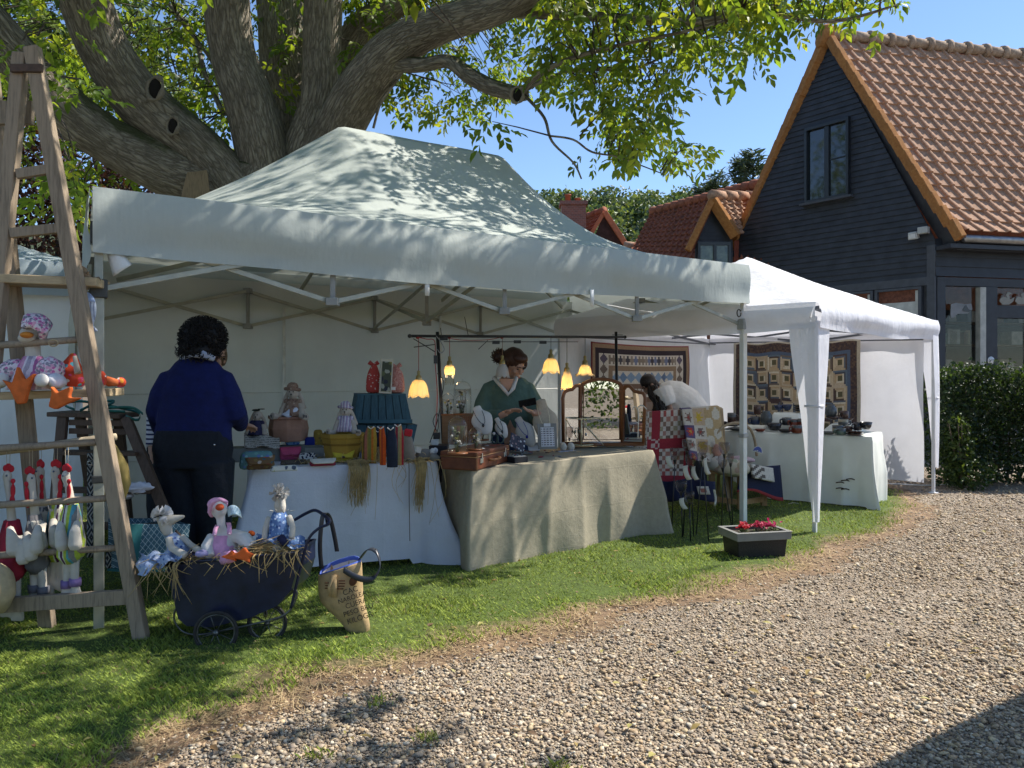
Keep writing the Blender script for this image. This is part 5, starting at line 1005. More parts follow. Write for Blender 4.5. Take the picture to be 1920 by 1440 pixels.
def step_ladder():
    Y = 4.9; R = thing('step_ladder', 'old dark brown wooden step ladder under the teal straps', 'step ladder', at(200, 1105, Y)); p = lambda x, y, dy=0: at(x, y, Y+dy)
    b = MB(); b.beam(p(110, 775), p(243, 779), .26, .028); b.build('top_board', DKW, R, bevel=.004)
    for a, e in (((118, 782, -.1), (92, 1085, -.25)), ((236, 782, -.1), (330, 1010, -.35)), ((150, 782, .1), (190, 1060, .5)), ((222, 782, .1), (248, 1060, .5))): b = MB(); b.beam(p(*a), p(*e), .06, .035, V(0, -1, 0)); b.build('leg', DKW, R, bevel=.003)
    for y, x0, x1 in ((848, 120, 262), (918, 110, 290), (985, 104, 316)): b = MB(); b.beam(p(x0, y, -.12-(y-780)*.0007), p(x1, y+2, -.12-(y-780)*.0007), .13, .022); b.build('tread', DKW, R, bevel=.003)
    b = MB(); [b.beam(p(130, y, -.1), p(240, y+2, -.1), .012, .035, V(0, 0, 1)) for y in (792, 808)]; b.build('slat', DKW, R)
    b = MB(); [b.strip(spline([p(*q) for q in P_], 18), V(.2, -.5, .6), .022, .002) for P_ in (((140, 768, -.1), (120, 758, -.05), (150, 752, 0), (200, 760, 0), (240, 768, .05), (262, 775, 0), (258, 788, -.1), (236, 780, -.12)), ((150, 770, -.1), (180, 756, 0), (215, 752, 0), (190, 768, -.1), (235, 772, -.1)), ((185, 766, -.12), (245, 764, -.1), (268, 776, -.1)))]
    b.build('webbing_straps', M('teal_webbing', (.03, .17, .16), .7, .3, 20), tg=('tangle of teal and blue webbing straps on the step ladder top', 'straps'))
    b = MB(); b.ell(p(262, 915, -.25), (mpx(28, Y), .06, mpx(10, Y)), None, 20, 12, amp=.5, fr=5); b.ell(p(235, 930, -.25), (mpx(14, Y), .04, mpx(6, Y)), None, 14, 8, amp=.5, fr=5); b.build('lace_cloth', M('lace_white', (.7, .69, .74)), tg=('crumpled white lace cloth on the step ladder tread', 'cloth'))
    # teal basket-like fabric box
    Y = 4.35; R = thing('fabric_box', 'teal fabric storage box with white trellis print behind the dolls pram', 'box', at(300, 1085, Y)); a, c = at(236, 1075, Y), at(350, 1070, Y+.25); dd = (c-a).normalized(); n = V(-dd.y, dd.x, 0)
    h = mpx(92, Y); b = MB(); L_ = (c-a).length
    for q in ((0, 0, 1, 0), (1, 0, 1, 1), (1, 1, 0, 1), (0, 1, 0, 0)): A_, B_ = a+dd*(q[0]*L_)+n*q[1]*.26, a+dd*(q[2]*L_)+n*q[3]*.26; b.beam(A_+V(0, 0, h/2), B_+V(0, 0, h/2), .012, h)
    m, nt, bs = nodes('trellis'); sp = nt.nodes.new('ShaderNodeSeparateXYZ'); L(nt, ocoord(nt), sp.inputs[0]); u = val(nt, 'DIVIDE', val(nt, 'ADD', sp.outputs[0], sp.outputs[1]), .045); v = val(nt, 'DIVIDE', sp.outputs[2], .04)
    g1 = val(nt, 'ABSOLUTE', val(nt, 'SUBTRACT', val(nt, 'FRACT', val(nt, 'ADD', u, v)), .5)); g2 = val(nt, 'ABSOLUTE', val(nt, 'SUBTRACT', val(nt, 'FRACT', val(nt, 'SUBTRACT', u, v)), .5)); ln = val(nt, 'LESS_THAN', val(nt, 'MINIMUM', g1, g2), .05)
    L(nt, mixc(nt, ln, (.035, .10, .14), (.33, .42, .45)), bs.inputs['Base Color']); bs.inputs['Roughness'].default_value = .8
    b.build('side', m, R); b = MB(); b.beam(a+V(0, 0, h/2)-n*.008, a+dd*.07+V(0, 0, h/2)-n*.008, .012, h); b.build('band', M('teal_cloth', (.02, .13, .14), .8), R)
    b = MB(); b.beam(a+V(0, 0, .012), c+n*.2+V(0, 0, .012), .25, .012); b.build('base', MATS['teal_cloth'], R)
step_ladder()
# ================================================================ dolls pram
def pram():
    Y = 3.98; R = thing('dolls_pram', 'old navy blue dolls pram full of straw and cloth birds', 'pram', at(440, 1215, Y)); p = lambda x, y, dy=0: at(x, y, Y+dy); m = lambda q: mpx(q, Y); D = .30; NV = M('navy_enamel', (.012, .016, .045), .28, .35, 14, .05, 30, spec=.5); STEEL = M('pram_steel', (.14, .14, .13), .4, .35, 20, .1, 40, metal=.7)
    prof = [(312, 1058), (322, 1110), (334, 1160), (350, 1174), (398, 1176), (470, 1158), (520, 1136), (545, 1108), (556, 1070), (556, 1036)]
    b = MB(); a = [p(x, y, -.02) for x, y in prof]; e = [q+V(.02, D, 0) for q in a]; n = len(a)
    for k in range(n-1): b.add([a[k], a[k+1], e[k+1], e[k]], [(0, 1, 2, 3)])
    b.add(a, [tuple(range(n))]); b.add(e, [tuple(range(n-1, -1, -1))]); b.add([v+V(0, .02 if i < 2 else -.02, -.03) for i, v in enumerate([a[0], a[-1], e[-1], e[0]])], [(0, 1, 2, 3)])
    tub = b.build('tub', NV, R, bevel=.006)
    b = MB(); b.tube([a[0], a[-1], e[-1], e[0]], .008, 6, closed=True); b.build('rim', NV, tub)
    wh = []
    for cx, cy, dy, r in ((405, 1186, -.075, 40), (501, 1168, .03, 37), (372, 1170, .33, 33), (470, 1152, .36, 33)):
        c = p(cx, cy, dy); rr = m(r); cs = lambda q, a: c+V(math.cos(a)*q, math.cos(a)*q*.14, math.sin(a)*q)
        b = MB(); b.tube([cs(rr*.82, a) for a in np.linspace(0, 2*PI, 24, endpoint=False)], .005, 6, closed=True); b.lathe([(.0, -.018), (.014, -.014), (.014, .014), (0, .018)], c, 10, rx(PI/2))
        for k in range(8): a_ = k*PI/4+.3; b.tube([c, cs(rr*.83, a_)], .0022, 4)
        wo = b.build('wheel', STEEL, R); b = MB(); b.tube([cs(rr*.92, a) for a in np.linspace(0, 2*PI, 32, endpoint=False)], rr*.08, 8, closed=True); b.build('tyre', M('old_rubber', (.035, .032, .030), .8, .3, 30, .3), wo)
    b = MB(); b.tube([p(405, 1186, -.06), p(372, 1170, .33)], .006, 6); b.tube([p(501, 1168, .04), p(470, 1152, .36)], .006, 6)
    for dy in (.0, .28): b.tube(spline([p(355, 1140, dy), p(335, 1135, dy), p(326, 1158, dy), p(340, 1182, dy), p(370, 1190, dy), p(420, 1182, dy), p(500, 1164, dy), p(535, 1152, dy), p(552, 1130, dy), p(556, 1108, dy), p(538, 1106, dy)], 40), .0055, 6)
    b.build('chassis', STEEL, R)
    b = MB()
    for dy in (.0, .28): b.tube(spline([p(546, 1140, dy), p(556, 1095, dy), p(566, 1055, dy), p(578, 1012, dy), p(596, 992, dy*.9), p(614, 984, dy*.8)], 24), .0075, 8)
    b.tube(spline([p(614, 984, 0), p(618, 976, .02), p(610, 968, .1), p(592, 957, .2), p(575, 962, .25), p(552, 975, .25)], 20), .009, 8); b.tube([p(614, 984, .22), p(612, 968, .18)], .009, 8); b.build('handle', M('navy_tube', (.012, .017, .05), .3, .2, 10, 0), R)
    st = MB()
    for k in range(420):
        x = random.uniform(300, 558); y = lerp(1060, 1037, (x-312)/244)-random.uniform(-4, 10); q = p(x, y, random.uniform(-.04, .3)); d = V(random.gauss(0, 1), random.gauss(0, .8), random.gauss(0, .25)).normalized()*random.uniform(.05, .13); st.tube([q, q+d*.5+V(0, 0, .015), q+d-V(0, 0, random.random()*.03)], [.0018, .0022, .0012], 3, col=straw_col())
    for k in range(46):
        x = random.choice((random.uniform(270, 340), random.uniform(430, 560))); y = lerp(1060, 1037, (x-312)/244); q = p(x, y, -.045); ln = random.uniform(.03, .13)*(1.5 if x < 340 else 1); s = random.gauss(0, .03); st.tube(spline([q+V(0, .03, .01), q-V(0, .015, 0), q+V(s, -.02, -ln*.5), q+V(s*2.2, -.02+random.gauss(0, .015), -ln)], 8), [.002, .0028, .0024, .0012], 3, col=straw_col())
    for k in range(90):
        q = p(random.uniform(470, 520), random.uniform(1015, 1038), random.uniform(0, .1)); st.tube([q-V(.07, 0, .02), q+V(.06, random.gauss(0, .01), random.gauss(.0, .02))], [.002, .001], 3, col=straw_col())
    tag(st.build('straw', RAFFIA, origin=p(440, 1050)), 'loose golden straw filling and spilling from the dolls pram', 'straw', kind='stuff')
    LIB = floral('liberty_blue', (.30, .38, .55), [(.06, .10, .30), (.62, .66, .76), (.14, .24, .46), (.40, .48, .50)], 55, .36); YB = Y+.08
    def pomp(b, c, r):
        for k in range(46):
            d = V(random.gauss(0, 1), random.gauss(0, 1)-.3, random.gauss(.25, 1)).normalized(); s, u = frame(d); b.sheet(lambda a, e: c+d*(r*(.25+.75*e))+s*((a-.5)*r*.42*math.sin(PI*min(.95, e+.12)))+u*(r*.18*math.cos(a*PI)*e), 3, 4)
    # stork-like bird leaning out
    A = thing('stork_doll', 'long-beaked white cloth bird with white pompom sprawled over the pram end', 'doll', p(330, 1060)); q = lambda x, y, dy=.1: p(x, y, dy)
    b = MB(); b.tube([q(302, 970), q(308, 976), q(324, 974), q(346, 968)], [m(11), m(13), m(9), m(3)], 10); b.tube([q(308, 974), q(312, 992), q(316, 1002)], [m(13), m(11), m(8)], 10); b.ell(q(330, 1025), (m(17), m(14), m(26)), ry(-.45)); b.tube([q(316, 1008, .02), q(322, 1028, .0), q(348, 1042, -.02)], [m(7), m(7), m(8)], 8); b.tube([q(340, 1005, .1), q(358, 1022, .08), q(378, 1036, .02)], [m(6), m(6), m(8)], 8); soft(b, 'body', CREAM, A, .005)
    b = MB(); b.lathe([(m(9), 0), (m(17), -m(20)), (m(20), -m(42)), (m(14), -m(50))], q(320, 1002), 20, ry(-.5)); b.build('bodice', LIB, A)
    b = MB(); b.sheet(lambda a, e: q(lerp(342, 262, a)-6*e+5*math.sin(e*9), lerp(1028, 1040, a)+e*lerp(18, 42, a)+4*math.sin(a*17), .03-.09*e+.025*math.sin(a*14)), 20, 8); b.build('skirt', LIB, A, solid=.004)
    b = MB(); pomp(b, q(304, 966, .08), m(20)); b.build('pompom', M('pompom_white', (.72, .71, .70), .9, .06, 10, 0, transl=.25), A)
    b = MB(); b.ell(q(380, 1038, .0), (m(14), m(14), m(7))); b.build('shoe', M('lilac_felt', (.33, .30, .50), .9), A)
    # goose in pink
    A = thing('goose_doll', 'white goose doll in pink dungarees and pink hat sitting in the pram', 'doll', p(430, 1055))
    b = MB(); b.ell(q(411, 955), (m(15), m(15), m(18))); b.tube([q(413, 965), q(415, 985), q(417, 1005)], [m(9), m(8), m(12)], 10); b.ell(q(420, 1030), (m(30), m(24), m(34))); b.tube([q(398, 1005), q(388, 1025, .05), q(394, 1044, .0)], [m(10), m(12), m(9)], 8); b.tube([q(436, 1002), q(458, 1010, .06), q(472, 1026, .04)], [m(12), m(14), m(13)], 8); soft(b, 'body', WHITEF, A, .005)
    b = MB(); b.ell(q(412, 951, -.02), (m(8), m(9), m(6.5))); soft(b, 'beak', M('red_beak', (.55, .08, .02), .8), A, .004, 2)
    b = MB(); b.ell(q(408, 945, .12), (m(20), m(18), m(13))); b.ell(q(398, 955, .12), (m(8), m(12), m(16))); b.tube([q(392, 962, .06), q(398, 942, .03), q(412, 936, .02), q(426, 942, .06)], m(4), 8); b.build('hat', M('pink_felt', (.72, .36, .52), .9, .08, 14, .3), A, remesh=.005, smooth=3)
    b = MB(); b.sheet(lambda a, e: q(lerp(426, 450, a)+3*e, 952+e*17-6*math.sin(a*PI)+3*a, .02-.05*math.sin(PI*a)*e), 8, 6); b.build('visor', stripes('blue_visor', [(1, (.45, .62, .70)), (1, (.62, .74, .78))], 0, .012), A, solid=.006)
    b = MB(); b.lathe([(m(17), 0), (m(27), -m(22)), (m(32), -m(44)), (m(30), -m(60))], q(419, 1002), 24, rfn=lambda i, a: (1+.05*math.sin(a*9), 0)); b.strip([q(402, 1004, .0), q(404, 992, .03), q(408, 984, .1)], V(1, 0, 0), .022); b.strip([q(430, 1002, .0), q(430, 986, .03), q(428, 980, .1)], V(1, 0, 0), .024); b.build('dungarees', M('pink_cotton', (.68, .34, .52), .9, .1, 40, .3), A)
    b = MB(); [b.ell(q(x, y, -.05), m(2.4), None, 8, 6) for x, y in ((403, 1003), (430, 1001))]; b.build('button', M('pink_button', (.75, .5, .62), .4), A)
    b = MB(); b.tube([q(420, 1044, -.02), q(440, 1040, -.05)], [m(10), m(8)], 8); b.tube([q(420, 1050, -.02), q(436, 1046, -.07)], [m(10), m(8)], 8); b.build('trouser_leg', MATS['pink_cotton'], A)
    for cx, cy, s in ((452, 1040, 1), (430, 1042, .7)):
        b = MB(); b.prism([(x*m(20)*s, y*m(15)*s) for x, y in ((-1.2, -.2), (-.3, .3), (.2, .95), (.55, .35), (1.1, .1), (.7, -.35), (.8, -.95), (.1, -.6), (-.4, -.5))], q(cx, cy, -.12), V(1, 0, 0), V(0, .3, 1).normalized(), -.03); b.build('foot', M('orange_foot', (.68, .12, .02), .9, .1, 20), A, remesh=.004, smooth=4)
    b = MB(); b.ell(q(472, 1000, .2), (m(7), m(8), m(5)), ry(.6)); b.build('tail', M('orange_foot'), A)
    # grey pompom bird
    A = thing('bird_doll', 'cloth bird with grey pompom and blue patterned dress at the pram handle end', 'doll', p(525, 1050))
    b = MB(); b.tube([q(527, 932), q(525, 948), q(526, 962)], [m(9), m(11.5), m(9)], 10); b.tube([q(530, 938, .06), q(531, 952, .03), q(532, 962, .01)], [m(5), m(6), m(2)], 8); b.ell(q(524, 992), (m(20), m(15), m(32))); b.tube([q(505, 970), q(498, 990, .07), q(496, 1012, .05)], [m(7), m(6), m(6)], 8); b.tube([q(541, 968), q(549, 988, .07), q(547, 1010, .04)], [m(7), m(6), m(6)], 8); b.tube([q(518, 1012), q(520, 1030, .02)], [m(9), m(9)], 8); soft(b, 'body', CREAM, A, .005)
    b = MB(); b.lathe([(m(12), 0), (m(19), -m(18)), (m(22), -m(42)), (m(26), -m(54))], q(524, 960), 24, rfn=lambda i, a: (1+.07*math.sin(a*8)*i/2, 0)); b.sheet(lambda a, e: q(lerp(480, 572, a), 998+e*(16+14*abs(a-.3))+9*a+3*math.sin(a*19), .10-.10*e*math.sin(PI*a)+.02*math.sin(a*15)), 22, 6); b.build('dress', floral('liberty_deep', (.11, .19, .38), [(.40, .50, .66), (.05, .09, .24), (.60, .66, .76), (.20, .33, .50)], 60, .38), A)
    b = MB(); pomp(b, q(524, 924, .08), m(19)); b.build('pompom', M('pompom_grey', (.48, .46, .43), .9, .08, 10, 0, transl=.2), A)
    b = MB(); [b.tube([q(512+k*8, 958, .02), q(505+k*12, 953+abs(k-2)*2, -.01)], .002, 4) for k in range(5)]; b.build('ribbon', WHITEF, A); b = MB(); b.tube([q(526, 1008, .03), q(536, 1020, .0)], [m(8), m(7)], 8); b.build('legging', M('navy_cloth', (.012, .015, .05), .9), A)
pram()
def jute_bag():
    Y = 4.12; R = thing('jute_bag', 'burlap coffee-sack tote with striped lining hanging from the pram handle', 'bag', at(660, 1195, Y)); p = lambda x, y, dy=0: at(x, y, Y+dy); m = lambda q: mpx(q, Y)
    JU = M('burlap', (.46, .32, .16), .95, .16, 25, .6, 260, .003)
    # sections: left px, right px (y differs per side), near/far depth
    sec = [((597, 1078), (678, 1052), .055), ((597, 1100), (679, 1075), .065), ((598, 1122), (680, 1098), .07), ((604, 1132), (681, 1125), .075), ((622, 1150), (688, 1148), .07), ((640, 1166), (692, 1165), .06), ((650, 1182), (694, 1178), .05), ((656, 1192), (690, 1189), .035)]
    def ring(i, k, n=20):
        (lx, ly), (rx_, ry_), d = sec[i]; a = 2*PI*k/n; c = math.copysign(abs(math.cos(a))**.7, math.cos(a)); x, y = lerp(lx, rx_, .5-.5*c), lerp(ly, ry_, .5-.5*c); s = math.sin(a); return p(x, y-(s > 0)*s*(16 if i == 0 else 8 if i == 1 else 0), d*s*(1 if s > 0 else 1.0)+.012*mnoise.noise(V(k*.9, i*1.1, 2)))
    b = MB(); n = 20; b.add([ring(i, k) for i in range(8) for k in range(n)], [(i*n+k, (i+1)*n+k, (i+1)*n+(k+1) % n, i*n+(k+1) % n) for i in range(7) for k in range(n)]+[tuple(7*n+k for k in range(n))], None, True)
    body = b.build('sack', JU, R, solid=.006, subsurf=1)
    b = MB(); cols = [(.10, .16, .52), (.70, .68, .64), (.70, .68, .64), (.62, .27, .05), (.62, .27, .05), (.68, .6, .5), (.6, .3, .1)]; vs = []; fs = []; cc = []
    for j in range(8):
        for k in range(n): q = ring(0, k); q2 = ring(2, k); t = j/7; ctr = p(640, 1075); v = q.lerp(q2, t*.9); v = v+(V(ctr.x, ctr.y, v.z)-v)*.06; vs.append(v+V(0, 0, .004*(1-t)))
    for j in range(7):
        for k in range(n): fs.append((j*n+k, j*n+(k+1) % n, (j+1)*n+(k+1) % n, (j+1)*n+k)); cc.append(cols[j])
    b.add(vs, fs, cc, True); b.build('lining', M('lining_cotton', vc=True, rough=.85, var=.08, bmp=.2), R, solid=.003)
    BL = M('black_leather', (.028, .032, .042), .35, .15, 12, .15, 60, spec=.5)
    b = MB(); b.strip(spline([p(603, 1066, -.01), p(600, 1030, -.02), p(601, 1000, -.03), p(605, 968, -.03), p(612, 962, .0), p(620, 975, .03), p(628, 1010, .05), p(632, 1034, .06)], 26), V(1, -.15, .05), .024, .003); b.build('strap', BL, R)
    b = MB(); b.strip(spline([p(675, 1048, .02), p(690, 1030, .0), p(706, 1035, -.03), p(713, 1062, -.06), p(700, 1084, -.08), p(680, 1086, -.08), p(660, 1078, -.075), p(644, 1068, -.07)], 30), [V(.5, .9, .2)]*8+[V(0, .8, .6)]*10+[V(.1, .2, 1)]*13, .032, .003); b.build('strap', BL, R)
    b = MB(); b.strip([p(626, 1078, -.072), p(626, 1120, -.082)], V(1, 0, 0), .030, .006); b.strip([p(626, 1078, -.078), p(617, 1100, -.08), p(618, 1118, -.082)], V(1, 0, 0), .016, .004); b.build('tie', JU, R)
    ink = M('ink_brown', (.05, .035, .028), .9, .1, 20, 0)
    b = MB(); Rr = Matrix.Identity(3); b.ell(p(662, 1090, -.072), (m(7), .004, m(9)), ry(.5)); b.build('printed_bean', M('ink_rust', (.11, .045, .02), .9), R)
    b = MB(); [b.box(p(614+dx, 1098+dy, -.076), (m(10), .004, m(2))) for dx, dy in ((0, -5), (1, 0), (0, 5))]; [b.box(p(641+dx, 1096+dy, -.079), (m(12), .004, m(2))) for dx, dy in ((0, -7), (0, -2), (-1, 3), (-3, 8))]; b.build('printed_line', MATS['ink_rust'], R)
    for txt, x, y, s, dy in (('CAC', 658, 1112, 14, -.085), ('NAROLEA', 661, 1124, 12, -.087), ('CUERA', 669, 1135, 13, -.085), ('PESO BRU', 673, 1148, 13, -.082), ('KILOGR', 676, 1163, 14, -.074)):
        cu = bpy.data.curves.new('print', 'FONT'); cu.body = txt; cu.size = m(s); cu.align_x = 'CENTER'; cu.extrude = .0008; o = bpy.data.objects.new('t', cu); COL.objects.link(o); bpy.context.view_layer.update(); me = bpy.data.meshes.new_from_object(o.evaluated_get(bpy.context.evaluated_depsgraph_get())); bpy.data.objects.remove(o)
        q = bpy.data.objects.new('lettering', me); COL.objects.link(q); me.materials.clear(); me.materials.append(ink); q.parent = R; q.matrix_basis = Matrix.Translation(p(x, y, dy-.006)-ORG[R.name]) @ (ry(-.33)@rx(PI/2-.25)).to_4x4(); ORG[q.name] = ORG[R.name]
jute_bag()
# ================================================================ stall tables
def cloth_table(tname, tlabel, clabel, ccat, fl, fr, depth, mat, drop, seed, legm, nback=None, ruck=.03, cf=.06):
    """table with its cloth: fl, fr = front top corners (world); cloth hangs on the front and both ends"""
    d = V(fr.x-fl.x, fr.y-fl.y, 0); Lw = d.length; d.normalize(); n = nback or V(-d.y, d.x, 0); zf = lambda t: lerp(fl.z, fr.z, t/Lw); O = V(fl.x, fl.y, 0); P = lambda u, v, z: O+d*u+n*v+V(0, 0, z)
    T = thing(tname, tlabel, 'table', P(Lw/2, depth/2, 0)); b = MB(); i = .025
    b.add([P(i, i, fl.z-.012), P(Lw-i, i, fr.z-.012), P(Lw-i, depth-i, fr.z-.012), P(i, depth-i, fl.z-.012), P(i, i, fl.z-.04), P(Lw-i, i, fr.z-.04), P(Lw-i, depth-i, fr.z-.04), P(i, depth-i, fl.z-.04)], [(0, 1, 2, 3), (7, 6, 5, 4), (0, 4, 5, 1), (1, 5, 6, 2), (2, 6, 7, 3), (3, 7, 4, 0)]); b.build('table_top', legm, T)
    for u, v in ((.1, .1), (Lw-.1, .1), (.1, depth-.1), (Lw-.1, depth-.1)): b = MB(); b.beam(P(u, v, 0), P(u, v, zf(u)-.04), .035, .035); b.build('leg', legm, T)
    # perimeter left-back -> left-front -> right-front -> right-back
    per = [(0, depth), (0, 0), (Lw, 0), (Lw, depth)]; ln = [depth, Lw, depth]; tot = sum(ln); b = MB(); N = int(tot*44); M_ = 16
    def per_pt(s):
        k = 0
        while k < 2 and s > ln[k]: s -= ln[k]; k += 1
        t = s/ln[k]; return lerp(per[k][0], per[k+1][0], t), lerp(per[k][1], per[k+1][1], t), k
    outs = [-d, -n, d]
    def fn(a, e):
        s = a*tot; u, v, k = per_pt(s); z0 = zf(u)+.004; c = min(abs(s-ln[0]), abs(s-ln[0]-Lw))*9; out = outs[k]
        if c < 1: o2 = (outs[0]+outs[1]) if s < tot/2 else (outs[1]+outs[2]); out = lerp(o2.normalized()*1.25, out, c*c*(3-2*c))
        w_ = 1.1*((1-abs(math.sin(s*8.5+2.2*mnoise.noise(V(s*1.2, seed, 0)))))**1.6-.35)*(.55+.9*mnoise.noise(V(s*.9, seed, 4)))+.9*mnoise.noise(V(s*3.1, seed, e*.8)); zb = drop(u/Lw, k)
        z = lerp(z0, zb, e); fl_ = .012+ruck*(.45+w_)*min(1, e*1.8)+(cf*max(0, 1-c)*(1.5*e if s > tot/2 else 1) if c < 1 else 0)*e
        r_ = max(0, 1-e*30); return P(u, v, z)+out*max(.003, fl_)*(1-r_*.7)
    b.sheet(fn, N, M_)
    b.sheet(lambda a, e: P(a*Lw, e*depth, zf(a*Lw)+.004+.0015*mnoise.noise(V(a*6, e*4, seed))), 30, 12)
    c = b.build('tablecloth', mat); tag(c, clabel, ccat); return P, Lw, d, n, zf
LINEN_W = M('white_linen', (.66, .68, .76), .85, .05, 5, .5, 150, transl=.12, cloth=True); LINEN_B = M('beige_linen', (.36, .315, .225), .9, .07, 30, .5, 200, cloth=True); TRESTLE = wood('trestle', (.38, .28, .17), .6, 5)
fl1, fr1 = gnd(474, 880, .755), gnd(818, 866, .755)
P1, L1, d1, n1, z1 = cloth_table('stall_table', 'trestle table under the white cloth with sewn goods', 'white cotton cloth over the sewn goods table, plain hem', 'tablecloth', fl1, fr1, .80, LINEN_W, lambda t, k: .03 if t > .85 else .07, 3, TRESTLE, ruck=.026, cf=.17)
fl2, fr2 = V(-.28, 5.46, .705), V(1.22, 6.66, .735)
P2, L2, d2, n2, z2 = cloth_table('stall_table', 'folding table under the beige linen cloth with jewellery', 'sunlit beige linen cloth over the jewellery table', 'tablecloth', fl2, fr2, .78, LINEN_B, lambda t, k: .012 if t < .9 else .02, 8, TRESTLE, nback=V(-.45, .893, 0), ruck=.05)
def ray_v(P, dd, v, px):
    k = (px-CX)/F; o = P(0, v, 0); return (o+dd*((k*o.y-o.x)/(dd.x-k*dd.y))).y
def spot(px, py, which=1):
    """point on a table's top at a pixel"""
    P, z, dd, nn_ = ((P1, z1, d1, n1), (P2, z2, d2, n2))[which-1]; zz = (z(.6) if which == 1 else None); q = gnd(px, py, zz or .717)
    if which == 2:
        for _ in range(3): u = (q-P2(0, 0, 0)).dot(d2); q = gnd(px, py, z2(max(0, min(L2, u)))+.004)
    else: q.z += .005
    v = (q-P(0, 0, 0)).dot(nn_)
    if v > .5: Y = ray_v(P, dd, .5, px); q = at(px, py, Y)
    return q
R1 = Matrix((d1, n1, V(0, 0, 1))).transposed(); R2 = Matrix((d2, V(-d2.y, d2.x, 0), V(0, 0, 1))).transposed()
FLP = floral('pouch_floral', (.16, .09, .04), [(.36, .06, .05), (.42, .34, .28), (.20, .14, .05), (.12, .07, .05), (.05, .10, .12)], 34, .4); TEALP = floral('teal_floral', (.10, .22, .23), [(.2, .36, .38), (.10, .16, .38), (.14, .3, .28)], 34, .36); LEMON = floral('lemon_print', (.55, .54, .48), [(.36, .40, .05), (.06, .08, .12), (.42, .44, .10)], 26, .34); ZEB = floral('zebra_print', (.55, .54, .52), [(.015, .015, .04), (.02, .02, .05)], 55, .42); BLUEP = floral('blue_print', (.16, .30, .50), [(.45, .55, .68), (.06, .12, .34), (.30, .42, .55)], 45, .38)
def pouch(name, label, cat, px, py, w, h, t, mat, rot=0, flap=None, knob=None, which=1, lean=0):
    """sewn pouch lying on a table: front bottom at px,py; w,h in px, t metres deep"""
    q = spot(px, py, which); Y = q.y; W_, H_ = mpx(w, Y), mpx(h, Y); Rm = (R1 if which == 1 else R2)@rz(rot)@rx(lean); R = thing(name, label, cat, q)
    b = MB(); b.box(q+V(0, 0, H_/2)+n1*t*.4, (W_*.92, t*.9, H_*.9), Rm, taper=(.86, .7)); b.build('body', mat, R, bevel=min(W_, H_)*.28)
    if flap:
        b = MB(); b.sheet(lambda a, e: q+Rm@V((a-.5)*W_*.9*(1-.3*e*e), -t*.16*math.sin(e*2.2)-t*.12*e+t*.3*(1-e), H_*(1.0-.55*e)), 8, 6); b.build('flap', flap, R, solid=.006)
    if knob: b = MB(); b.ell(q+Rm@V(0, -t*.33, H_*.5), (W_*.07, .008, W_*.05)); b.build('button', knob, R)
    return R
def edge(px): Y = ray_v(P1, d1, 0, px); q = at(px, 800, Y); q.z = .762; return q
